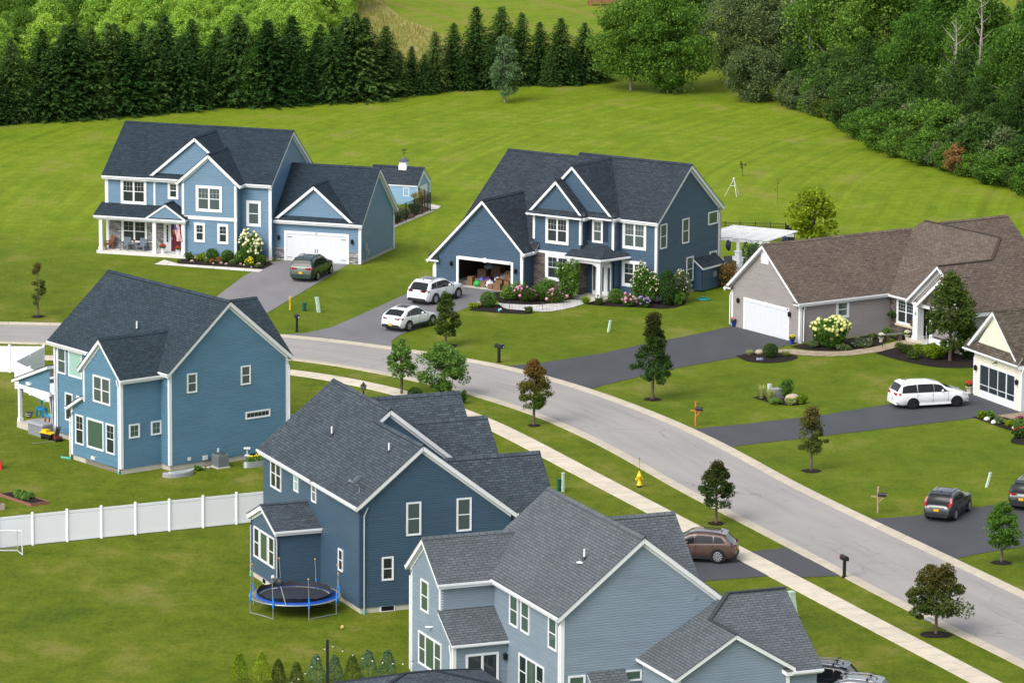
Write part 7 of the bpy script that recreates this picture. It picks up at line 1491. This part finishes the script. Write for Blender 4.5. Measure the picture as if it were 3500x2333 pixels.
# raised beds
def bed(loc, rz, lx, ly, h, wood, label, seed):
    o = thing('raised_bed', (loc[0], loc[1], 0), rad(rz), label, 'planter'); m = MB()
    m.box(-lx/2, lx/2, -ly/2, -ly/2+.06, 0, h); m.box(-lx/2, lx/2, ly/2-.06, ly/2, 0, h); m.box(-lx/2, -lx/2+.06, -ly/2+.06, ly/2-.06, 0, h); m.box(lx/2-.06, lx/2, -ly/2+.06, ly/2-.06, 0, h); m.build('frame', wood, o)
    m = MB(); m.box(-lx/2+.06, lx/2-.06, -ly/2+.06, ly/2-.06, 0, h*.7); m.build('soil', MULCH, o); rg = np.random.default_rng(seed); C = []
    for k in range(9): C.append(ellips((rg.uniform(-lx*.4, lx*.4), rg.uniform(-ly*.4, ly*.4), h+.1), (.25, .25, .25), 130, rg, .3))
    quadmesh('vegetables', leafquads(np.concatenate(C), .07, rg), F_YOUNG, o); return o
bed((-29.2, -85.2), -52, 3.6, 1.3, .16, mat('brick_edge', (.25, .11, .08), .8), 'low planted bed with a reddish edge on the left lawn', 1); bed((-31.1, -87.7), -52, 1.6, 1.4, .35, mat('pale_wood', (.5, .42, .34), .8), 'pale wooden planter cut off by the left edge', 2)
o = thing('toy_slide', (-31.9, -76.6, 0), 0, 'red and yellow plastic toy at the left edge', 'toy'); m = MB(); m.prism([(-.3, -.2, 0), (.5, -.2, 0), (.5, -.2, .35), (.1, -.2, .9), (-.3, -.2, .9)], (0, .5, 0)); m.build('slide', mat('toy_red', (.6, .03, .02), .4), o); m = MB(); m.box(-.35, .2, -.26, .36, .9, 1.15); m.build('rail', mat('toy_yellow', (.75, .5, .02), .4), o)
# air conditioner
o = thing('air_conditioner', (-18.0, -75.7, 0), rad(-52), 'grey air conditioning unit against the blue house foundation', 'air conditioner'); m = MB(); m.box(-.46, .46, -.46, .46, 0, .08); m.build('pad', CONC, o); m = MB(); m.box(-.36, .36, -.36, .36, .08, .85)
for sg in (-1, 1):
    for k in range(7): q = -.36+.02+k*.113; m.box(q, q+.045, sg*.36, sg*.385, .12, .8); m.box(sg*.36, sg*.385, q, q+.045, .12, .8)
m.build('housing', mat('ac_grey', (.17, .19, .21), .5), o); m = MB(); m.lathe([(.34, .85), (.34, .88), (.3, .9), (.12, .9), (0, .92)], (0, 0, 0), 16); m.build('fan_grille', mat('ac_dark', (.06, .065, .07), .5), o)
o = thing('window_well', (-20.5, -78.0, 0), rad(38), 'clear covered semicircular window well at the blue house base', 'window well'); m = MB(); vs = [(1.1*math.cos(PI+PI*k/12), .75*math.sin(PI+PI*k/12), 0) for k in range(13)]; m.prism(vs, (0, 0, .22)); m.build('rim', mat('well_steel', (.3, .3, .31), .5), o); m = MB(); m.prism([(p[0]*.96, p[1]*.96-.01, .225) for p in vs], (0, 0, .05)); m.build('cover', mat('well_cover', (.42, .46, .48), .15, .5), o)
for k in range(7): m = MB(); m.blob((0, 0, .06), (.14, .1, .09), 7, 5, .2, random.Random(k)); q = m.build('stone', mat('pale_stone', (.4, .37, .32), .9), None, (-19.9+.3*k, -76.95+.22*k+(.1 if k % 2 else 0), 0)); tag(q, 'pale stone lying in the grass along the blue house foundation', 'stone', 'stones along the blue house foundation')
o = thing('planter_trough', (-15.9, -75.4, 0), rad(38), 'oval corrugated metal planter with yellow flowers', 'planter'); m = MB()
for z in np.arange(0, .36, .06): m.lathe([(.8, z), (.83, z+.03), (.8, z+.06)], (0, 0, 0), 20, sq=.42)
m.build('trough', GREYM, o); rg = np.random.default_rng(4); quadmesh('plants', leafquads(ellips((0, 0, .48), (.7, .28, .22), 500, rg, .3), .06, rg), F_YOUNG, o); m = MB()
for k in range(10): m.blob((random.Random(k).uniform(-.5, .5), random.Random(k+9).uniform(-.2, .2), .68), .06, 6, 5)
m.build('flower', YELF, o)
o = thing('watering_stand', (-16.4, -74.4, 0), 0, 'white plastic stand by the corrugated planter', 'stand'); m = MB(); m.tube([(0, 0, 0), (0, 0, .9)], .03, 6); m.box(-.2, .2, -.12, .12, .9, .98); m.box(-.15, .15, -.1, .1, .45, .52); m.build('stand', WHITE, o)
# back patio things of house C
AQ = mat('toy_aqua', (.01, .28, .6), .4); LG = mat('toy_lime', (.3, .5, .03), .4)
def wtable(loc, z, label, tall):
    o = thing('water_table', (loc[0], loc[1], z), rad(-52), label, 'toy'); m = MB(); m.lathe([(.42, .42), (.5, .45), (.5, .58), (.46, .58), (.42, .5)], (0, 0, 0), 14, sq=.6)
    m.build('basin', AQ, o)
    for x, y in ((-.32, -.16), (.32, -.16), (-.32, .16), (.32, .16)): m = MB(); m.tube([(x*1.1, y*1.1, 0), (x, y, .44)], [.07, .06], 8); m.build('leg', AQ if tall else mat('toy_brown', (.25, .12, .06), .5), o)
    if tall:
        m = MB(); m.tube([(.05, 0, .5), (0, 0, 1.0)], .06, 8); m.bar((-.25, 0, 1.0), (.4, 0, 1.12), .14, .06); m.build('tower', AQ, o); m = MB(); m.lathe([(.1, .8), (.04, .9), (.1, 1.0)], (.22, 0, -.2), 8); m.build('funnel', LG, o)
    else: m = MB(); m.blob((0, 0, .56), (.2, .12, .06), 8, 5); m.build('boat', LG, o)
wtable((-30.3, -62.4), .38, 'tall blue water play table with tower on the patio', True); wtable((-29.55, -64.5), .38, 'low blue water play table with brown legs on the patio', False)
o = thing('striped_pot', (-31.1, -62.6, .38), 0, 'round black and white striped pot on the patio', 'pot'); m = MB()
for k in range(5): m.lathe([(.17+.02*k, .07*k), (.19+.02*k, .07*k+.07)], (0, 0, 0), 12, k % 2)
m.build('pot_body', [BLACK, WHITE], o)
o = thing('storage_box', (-30.0, -66.4, 0), rad(-52), 'large grey plastic deck box beside the patio', 'storage box'); m = MB(); m.box(-.85, .85, -.4, .4, 0, .72); m.build('box', mat('deck_box_grey', (.22, .23, .25), .6), o); m = MB(); m.prism([(-.9, -.45, .72), (-.9, .45, .72), (-.9, .35, .82), (-.9, 0, .86), (-.9, -.35, .82)], (1.8, 0, 0)); m.build('lid', mat('deck_lid_grey', (.28, .29, .32), .6), o)
o = thing('wheelbarrow_toy', (-29.4, -67.6, 0), rad(-40), 'yellow and black plastic ride on toy by the deck box', 'toy'); m = MB(); m.prism([(-.4, -.25, .12), (.4, -.25, .12), (.5, -.25, .38), (-.5, -.25, .38)], (0, .5, 0)); m.build('tub', BLACK, o); m = MB(); m.box(-.52, .52, -.28, .28, .38, .45); m.box(-.42, .0, -.18, .18, .45, .6); m.build('lid', mat('toy_yellow', (.75, .5, .02), .4), o)
for x in (-.3, .3): m = MB(); m.tube([(x, -.28, .1), (x, .28, .1)], .1, 10); m.build('wheel', TYRE, o)
o = thing('push_mower', (-28.75, -68.2, 0), rad(-60), 'folded dark garden machine leaning at the blue house corner', 'machine'); m = MB(); m.box(-.25, .25, -.2, .2, .08, .3); m.build('deck', mat('dull_red', (.16, .03, .025), .5), o); m = MB(); m.bar((-.2, 0, .25), (.15, 0, .95), .3, .1); m.bar((.15, -.15, .95), (.3, .15, .8), .06); m.build('handle', mat('dark_grey_plastic', (.09, .09, .1), .5), o)
for x in (-.22, .22): m = MB(); m.tube([(x, -.24, .1), (x, .24, .1)], .1, 10); m.build('wheel', TYRE, o)
o = thing('rake', (-29.6, -68.9, 0), rad(20), 'pale pole lying on the grass by the yellow toy', 'tool'); m = MB(); m.tube([(-.7, 0, .03), (.7, .1, .06)], .022, 6); m.build('handle', GREYM, o)
STR = mat('curtain_navy', (.03, .035, .09), .9); STW = mat('curtain_white', (.6, .6, .62), .9)
for (x, y), lab in (((-31.55, -63.5), 'navy and white striped curtain tied at the outer patio post'), ((-29.25, -66.35), 'navy and white striped curtain tied at the house end of the patio')):
    o = thing('curtain', (x, y, .45), 0, lab, 'curtain'); m = MB(); n = 12
    for k in range(n):
        a0, a1 = 2*PI*k/n, 2*PI*(k+1)/n; pr = [(.28, 2.15), (.2, 1.4), (.09, .85), (.17, .3)]
        for (ra, za), (rb, zb) in zip(pr[:-1], pr[1:]): m.face([(ra*math.cos(a0)*.8, ra*math.sin(a0)*.5, za), (ra*math.cos(a1)*.8, ra*math.sin(a1)*.5, za), (rb*math.cos(a1)*.8, rb*math.sin(a1)*.5, zb), (rb*math.cos(a0)*.8, rb*math.sin(a0)*.5, zb)], k % 2)
    m.build('cloth', [STR, STW], o)
# porch of house A
def inA(u, v): a = rad(-18.5); return (-11.66+u*math.cos(a)-v*math.sin(a), -2.58+u*math.sin(a)+v*math.cos(a))
def pchair(u, v, rz, label, m_, wood=False):
    x, y = inA(u, v); o = thing('porch_chair', (x, y, .25), rad(-18.5+rz), label, 'chair'); m = MB(); m.prism([(-.3, -.32, .38), (.3, -.32, .38), (.3, .28, .3), (-.3, .28, .3)], (0, 0, .08)); m.build('seat', m_, o); m = MB(); m.prism([(-.3, .22, .34), (.3, .22, .34), (.3, .5, .98), (-.3, .5, .98)], (0, .05, .02)); m.build('backrest', m_, o)
    for sx in (-.34, .34): m = MB(); m.box(sx-.05, sx+.05, -.36, .34, .55, .6); m.build('armrest', m_, o)
    for sx in (-.3, .3):
        for sy in (-.3, .3): m = MB(); m.box(sx-.04, sx+.04, sy-.04, sy+.04, 0, .55); m.build('leg', m_, o)
GW = mat('grey_blue_wicker', (.14, .17, .2), .8)
pchair(-18.9, -1.35, 0, 'left grey wicker chair on the front porch', GW); pchair(-17.55, -1.35, 0, 'right grey wicker chair on the front porch', GW); pchair(-20.35, -1.45, -40, 'brown wooden rocker at the end of the front porch', mat('rocker_brown', (.2, .08, .03), .6))
x, y = inA(-18.2, -1.3); o = thing('side_table', (x, y, .25), rad(-18.5), 'small grey table between the two porch chairs', 'table'); m = MB(); m.lathe([(.26, .5), (.28, .52), (.28, .56), (0, .57)], (0, 0, 0), 12); m.build('table_top', GW, o); m = MB(); m.tube([(0, 0, 0), (0, 0, .5)], .04, 6); m.lathe([(.2, 0), (.04, .06)], (0, 0, 0), 10); m.build('leg', GW, o)
def pot(x, y, z, label, pm, fol, fl=None, s=1.0, name='flower_pot'):
    o = thing(name, (x, y, z), 0, label, 'planter'); m = MB(); m.lathe([(.13*s, 0), (.15*s, .04*s), (.12*s, .1*s), (.2*s, .34*s), (.23*s, .36*s), (.2*s, .37*s), (0, .34*s)], (0, 0, 0), 12); m.build('pot', pm, o); rg = np.random.default_rng(int(abs(x*10))); quadmesh('plant', leafquads(ellips((0, 0, .48*s), (.24*s, .24*s, .18*s), 240, rg, .3), .05*s, rg), fol, o)
    if fl: 
        m = MB()
        for k in range(16): a = k*2.4; m.blob((.22*s*math.cos(a)*(k/16)**.5, .22*s*math.sin(a)*(k/16)**.5, (.64-.12*(k/16))*s), .05*s, 6, 5)
        m.build('flower', fl, o)
x, y = inA(-15.6, -1.75); pot(x, y, .25, 'white pot with red flowers left of the maroon door', WHITE, F_MID, REDF, 1.1); x, y = inA(-14.25, -1.9); pot(x, y, .25, 'white pot with red flowers right of the maroon door', WHITE, F_MID, REDF, 1.0)
x, y = inA(-18.2, -1.3); pot(x, y, .82, 'small terracotta pot on the porch table', mat('terracotta', (.35, .12, .06), .8), F_MID, REDF, .4)
# flag on the porch post
x, y = inA(-14.0, -2.15); o = thing('flag', (x, y, 2.35), rad(-18.5), 'striped red and white flag hanging at the porch post', 'flag'); m = MB(); m.tube([(.2, 0, -.1), (-.55, -.25, .45)], .015, 6); m.build('pole', mat('flag_pole', (.55, .5, .4), .5), o); m = MB()
for k in range(13):
    for j in range(6):
        wv = lambda j_: .05*math.sin(j_*1.6); z0_, z1_ = .35-j*.22, .35-(j+1)*.22; a, b = -.45+k*.034+.045*j, -.45+(k+1)*.034+.045*j; a2, b2 = a+.045, b+.045
        m.face([(a, -.22+wv(j+k*.3), z0_), (b, -.22+wv(j+k*.3+.3), z0_), (b2, -.22+wv(j+1+k*.3+.3), z1_), (a2, -.22+wv(j+1+k*.3), z1_)], 2 if (k < 7 and j < 2) else k % 2)
m.build('cloth', [mat('flag_red', (.45, .03, .05), .8), mat('flag_white', (.7, .7, .72), .8), mat('flag_blue', (.03, .05, .15), .8)], o)
for k in range(9):
    u, v = [-25.6+.78*0, 0][0], 0
    q = [(-24.6, -1.7), (-23.5, -1.9), (-22.75, -1.1), (-22.3, -2.5), (-21.9, -2.9), (-20.8, -2.9), (-20.5, -3.3), (-22.9, -2.7), (-19.9, -4.3)][k]; m = MB(); m.blob((0, 0, .05), (.17-.01*k, .14, .12-.006*k), 8, 6, .15, random.Random(k)); tag(m.build('boulder', mat('sand_stone', (.30, .24, .18), .9, var=.2, vscale=5), None, (q[0], q[1], .02)), 'tan boulder among the shrubs of the light blue house bed', 'boulder', 'boulders in the front bed')
# piles in the open garage of B
def inB(u, v): a = rad(-33.5); return (10.57+u*math.cos(a)-v*math.sin(a), -17.61+u*math.sin(a)+v*math.cos(a))
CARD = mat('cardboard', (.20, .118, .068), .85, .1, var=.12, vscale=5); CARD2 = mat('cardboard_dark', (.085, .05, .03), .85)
BX = [(-11.2, -2.75, 0, .55, .5, .45, 8, 'cardboard box at the right front corner of the garage', 0), (-11.25, -2.7, .46, .5, .45, .3, -12, 'open cardboard box on the right front box', 1), (-12.1, -2.8, 0, .6, .5, .5, 5, 'large cardboard box in the front middle of the pile', 0), (-12.0, -2.75, .51, .5, .45, .28, 18, 'tilted cardboard box on the large front box', 1), (-11.65, -2.1, 0, .6, .5, .75, 3, 'tall cardboard box behind the front row', 0), (-11.6, -2.1, .76, .55, .45, .4, 25, 'leaning cardboard box high on the right pile', 1), (-12.75, -2.7, 0, .45, .4, .35, -6, 'small cardboard box left of the large front box', 0), (-10.95, -1.9, 0, .45, .5, 1.1, 0, 'stacked cardboard carton against the right jamb', 0), (-13.7, -2.3, 0, .45, .4, .45, 0, 'cardboard box beside the white sack', 0), (-14.9, -2.2, 0, .4, .5, .65, 6, 'brown carton at the left jamb', 0), (-14.4, -1.9, 0, .5, .5, .5, 0, 'brown box behind the blue tub', 0), (-14.5, -1.2, .3, .7, .6, .8, 8, 'dark brown box deep at the left of the garage', 0), (-13.6, -.6, .5, .9, .6, .9, -5, 'big dark box deep in the middle of the garage', 0), (-12.7, -.9, 0, .8, .6, .9, 10, 'low dark box behind the sack', 0)]
for (u, v, z, a, b, c, rz, lab, op) in BX:
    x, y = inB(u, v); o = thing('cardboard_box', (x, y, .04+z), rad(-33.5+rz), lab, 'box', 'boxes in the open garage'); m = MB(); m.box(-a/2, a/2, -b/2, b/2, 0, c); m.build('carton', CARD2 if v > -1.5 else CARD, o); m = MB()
    if op:
        for s in (-1, 1): m.prism([(-a/2, s*b/2, c), (a/2, s*b/2, c), (a/2, s*(b/2+.12), c+.14), (-a/2, s*(b/2+.12), c+.14)], (0, .008, .004))
        m.build('flap', CARD, o)
    else: m.box(-a/2, a/2, -.03, .03, c, c+.004); m.build('tape', mat('packing_tape', (.5, .36, .2), .4), o)
def lump(u, v, z, r, col, label, nm='plastic_bag', cat='bag'):
    x, y = inB(u, v); o = thing(nm, (x, y, .04+z), 0, label, cat); m = MB(); m.blob((0, 0, r[2]*.9), r, 9, 7, .16, random.Random(int(abs(u*10)))); m.build('bag', mat('bag_'+str(int(abs(u*100)))+str(int(abs(v*10))), col, .4, .4), o); m = MB(); m.tube([(0, 0, r[2]*1.6), (.04, .02, r[2]*2.05)], [.05, .08], 6); m.build('knot', mat('bag_'+str(int(abs(u*100)))+str(int(abs(v*10))), col), o)
lump(-13.1, -2.4, 0, (.34, .28, .3), (.55, .57, .65), 'white plastic sack in the middle of the open garage'); lump(-14.15, -2.5, 0, (.32, .26, .25), (.02, .32, .06), 'bright green bag at the front left of the garage'); lump(-14.05, -2.1, .2, (.3, .25, .25), (.05, .07, .3), 'blue tub shaped bag behind the green bag'); lump(-13.6, -1.9, .1, (.3, .3, .3), (.1, .03, .14), 'purple bag behind the cardboard boxes'); lump(-12.75, -1.7, .2, (.45, .35, .35), (.05, .05, .11), 'dark navy bag behind the white sack'); lump(-12.3, -1.6, .5, (.4, .3, .25), (.2, .2, .28), 'grey bag on top of the dark pile'); lump(-11.0, -2.5, .95, (.22, .2, .28), (.01, .22, .12), 'green bag hanging high at the right jamb'); lump(-11.1, -2.1, 1.2, (.26, .2, .22), (.05, .3, .38), 'teal bag above the stacked carton'); lump(-12.35, -2.55, .6, (.22, .18, .14), (.6, .6, .62), 'small white bag on the front boxes'); lump(-14.1, -.9, 1.1, (.5, .4, .22), (.1, .15, .18), 'grey green bag on the deep dark boxes')
# pots and bench at house F
NAVYP = mat('cobalt_pot', (.01, .03, .25), .3)
pot(15.85, -27.3, .02, 'cobalt blue pot at the left corner of the ranch garage', NAVYP, F_MID, PINK, 1.0); pot(19.7, -33.9, .02, 'cobalt blue pot at the right corner of the ranch garage', NAVYP, F_MID, YELF, 1.0)
pot(26.0, -33.1, .03, 'stone urn of white flowers left of the bench', CONC, F_MID, WHITEF, 1.0); pot(27.9, -32.2, .03, 'stone urn of white flowers right of the bench', CONC, F_MID, WHITEF, 1.05)
o = thing('garden_bench', (26.9, -32.5, .03), rad(26), 'plain dark plank bench on the paver path', 'bench'); DW = mat('bench_grey', (.13, .15, .13), .8); m = MB(); m.box(-.75, .75, -.19, .19, .42, .5); m.build('seat', DW, o)
for x in (-.5, .5): m = MB(); m.box(x-.14, x+.14, -.15, .15, 0, .42); m.build('leg', mat('bench_leg', (.09, .065, .05), .85), o)
def inF(u, v): a = rad(-56.3); return (20.24+u*math.cos(a)-v*math.sin(a), -33.59+u*math.sin(a)+v*math.cos(a))
x, y = inF(3.55, 7.4); o = thing('hanging_basket', (x, y, 1.0), 0, 'hanging basket of dark red flowers beside the ranch window', 'basket'); m = MB(); m.blob((0, 0, .1), (.22, .22, .16), 10, 6); m.build('basket', BLACK, o); rg = np.random.default_rng(3); quadmesh('plant', leafquads(ellips((0, 0, .25), (.36, .36, .26), 420, rg, .4), .06, rg), foliage('basket_leaf', [(.1, .02, .03), (.05, .08, .02), (.2, .05, .08)]), o)
x, y = inF(.55, 7.75); o = thing('hanging_basket', (x, y, 1.2), 0, 'hanging basket of green leaves left of the ranch window', 'basket'); m = MB(); m.blob((0, 0, .1), (.2, .2, .14), 10, 6); m.build('basket', BLACK, o); quadmesh('plant', leafquads(ellips((0, 0, .22), (.36, .36, .22), 420, rg, .4), .06, rg), F_DARK, o)
x, y = inF(6.6, 6.5); o = thing('white_screen', (x, y, 0), rad(-56.3), 'white panel screen behind the olive tree trunk', 'screen'); m = MB(); m.box(-.1, 1.9, -.04, .04, .05, .8); m.build('panel', WHITE, o); m = MB(); m.box(-.16, -.06, -.06, .06, 0, .9); m.box(1.86, 1.96, -.06, .06, 0, .9); m.build('fence_post', WHITE, o)
x, y = inF(5.8, 6.7); o = thing('hand_rail', (x, y, 0), 0, 'thin white hand rail at the ranch porch step', 'rail'); m = MB(); m.tube([(0, 0, 0), (0, 0, 1.5)], .025, 6); m.build('rail', WHITE, o)
for (x, y), lab in (((25.9, -35.6), 'small dark path light by the paver path bend'), ((18.3, -36.9), 'small path light by the driveway end of the paver path'), ((-.2, -20.9), 'small path light beside the pale stone path'), ((2.2, -21.3), 'second path light beside the pale stone path'), ((6.3, -18.0), 'path light before the navy house porch')):
    o = thing('path_light', (x, y, 0), 0, lab, 'lamp'); m = MB(); m.tube([(0, 0, 0), (0, 0, .5)], .015, 5); m.build('stake', BLACK, o); m = MB(); m.lathe([(.11, .48), (.08, .56), (0, .58)], (0, 0, 0), 8); m.build('lamp_head', BLACK, o)
m = MB(); m.blob((0, 0, .12), (.55, .32, .3), 9, 6, .12, random.Random(2)); tag(m.build('boulder', mat('tan_rock', (.42, .33, .25), .9), None, (18.6, -53.9, .05)), 'large tan boulder in the island bed', 'boulder')
m = MB(); m.blob((0, 0, .1), (.3, .22, .2), 9, 6, .12, random.Random(3)); tag(m.build('boulder', mat('tan_rock', (.42, .33, .25), .9), None, (17.2, -37.6, .02)), 'tan boulder beside the dark boxwood in the driveway bed', 'boulder')
m = MB(); m.blob((0, 0, .1), (.26, .22, .22), 9, 6, .12, random.Random(4)); tag(m.build('boulder', mat('tan_rock', (.42, .33, .25), .9), None, (-2.45, -19.8, .02)), 'tan boulder beside the clipped ball on the driveway', 'boulder')
for k, (x, y) in enumerate(((30.9, -60.0), (31.25, -61.0), (32.45, -62.6))): m = MB(); m.blob((0, 0, .08), (.2, .15, .15), 8, 6, .15, random.Random(k)); tag(m.build('white_rock', mat('white_rock', (.7, .68, .64), .8), None, (x, y, .02)), 'white rock edging the cream house bed', 'rock', 'white rocks in the cream house bed')
pot(30.55, -51.3, .03, 'pale urn of red flowers at the left of the cream garage', CONC, F_MID, REDF, 1.35)
m = MB()
for k in range(5): m.bar((.25*math.cos(k*1.26), .25*math.sin(k*1.26), .02), (.25*math.cos(k*1.26+2.5), .25*math.sin(k*1.26+2.5), .12), .04)
o = thing('garden_ornament', (17.1, -39.9, .02), 0, 'small blue white ornament lying in the driveway bed', 'ornament'); m.build('figure', mat('ornament_blue', (.35, .4, .6), .4), o)
o = thing('garden_ornament', (-.95, -22.2, .02), 0, 'tiny turquoise white ornament before the clipped ball', 'ornament'); m = MB(); m.blob((0, 0, .12), (.1, .08, .13), 8, 6); m.build('body', mat('ornament_aqua', (.1, .45, .6), .4), o); m = MB(); m.blob((.12, 0, .2), .07, 8, 6); m.build('head', WHITE, o)
o = thing('garden_hose', (14.1, -16.8, .02), 0, 'coiled turquoise hose on the grass by the navy house', 'hose'); m = MB()
for k in range(4): m.tube([((.45-.06*k)*math.cos(a)*1.2, (.45-.06*k)*math.sin(a), .05+.03*k) for a in np.linspace(0, 6.28, 20)], .025, 5)
m.build('coil', mat('hose_teal', (.02, .3, .26), .5), o)
# satellite dish on D's back slope
def inD(u, v): a = rad(-67.6); return (-8.16+u*math.cos(a)-v*math.sin(a), -112.91+u*math.sin(a)+v*math.cos(a))
x, y = inD(-.95, .3); o = thing('satellite_dish', (x, y, 6.45), rad(150), 'grey satellite dish on the slate roof eave', 'satellite dish'); m = MB(); m.tube([(0, 0, 0), (0, 0, .35), (.08, 0, .55)], .03, 6); m.build('mast', GREYM, o)
m = MB(); m.lathe([(0.001, -.05), (.16, -.035), (.3, .02)], (0, 0, 0), 18); q = m.build('dish', mat('dish_grey', (.32, .36, .4), .4), o); q.location = (.12, 0, .75); q.rotation_euler = (0, rad(65), rad(-20))
m = MB(); m.tube([(.1, 0, .45), (.65, -.15, .62)], .02, 5); m.box(.62, .74, -.2, -.1, .58, .68); m.build('feed_arm', GREYM, o)
# basketball backboard behind E
o = thing('basketball_hoop', (8.0, -104.6, 0), rad(22), 'glass basketball backboard rising behind the grey blue roof', 'basketball hoop'); m = MB(); m.tube([(0, 0, 0), (0, 0, 2.6), (0, -.4, 3.3)], .07, 8); m.build('pole', BLACK, o); m = MB(); m.box(-.9, .9, -.5, -.47, 2.75, 3.75); m.build('backboard', mat('backboard_glass', (.35, .42, .42), .1, .6), o)
m = MB(); m.box(-.94, .94, -.53, -.44, 3.72, 3.82); m.box(-.94, -.86, -.53, -.44, 2.7, 3.72); m.box(.86, .94, -.53, -.44, 2.7, 3.72); m.box(-.86, .86, -.53, -.44, 2.7, 2.78); m.build('frame', GREYM, o); m = MB(); m.tube([(.23*math.cos(a), -.75+.23*math.sin(a), 2.95) for a in np.linspace(0, 6.28, 16)], .015, 5); m.build('rim', REDF, o)
# play set at the top edge
o = thing('play_set', (10.0, 165.5, 0), .2, 'brown wooden play set at the top edge of the far field', 'play set'); BW = mat('play_wood', (.28, .13, .07), .8)
for x, y in ((-1.7, -.6), (-.6, -.6), (.9, -.6), (1.9, -.6), (-1.7, .6), (1.9, .6)): m = MB(); m.box(x-.08, x+.08, y-.08, y+.08, 0, 2.2); m.build('post', BW, o)
m = MB(); m.box(-1.8, 2.0, -.5, .5, .5, .62); m.box(-1.8, 2.0, -.62, -.56, .3, 1.2); m.build('deck', BW, o)
# storm drain on the near kerb
g = MB(); g.box(-.45, .45, -.28, .28, .02, .07); q = g.build('storm_drain', mat('iron_grate', (.2, .22, .23), .6), None, (22.75, -113.6, 0), rad(-65)); tag(q, 'grey iron storm drain grate in the near kerb', 'drain')
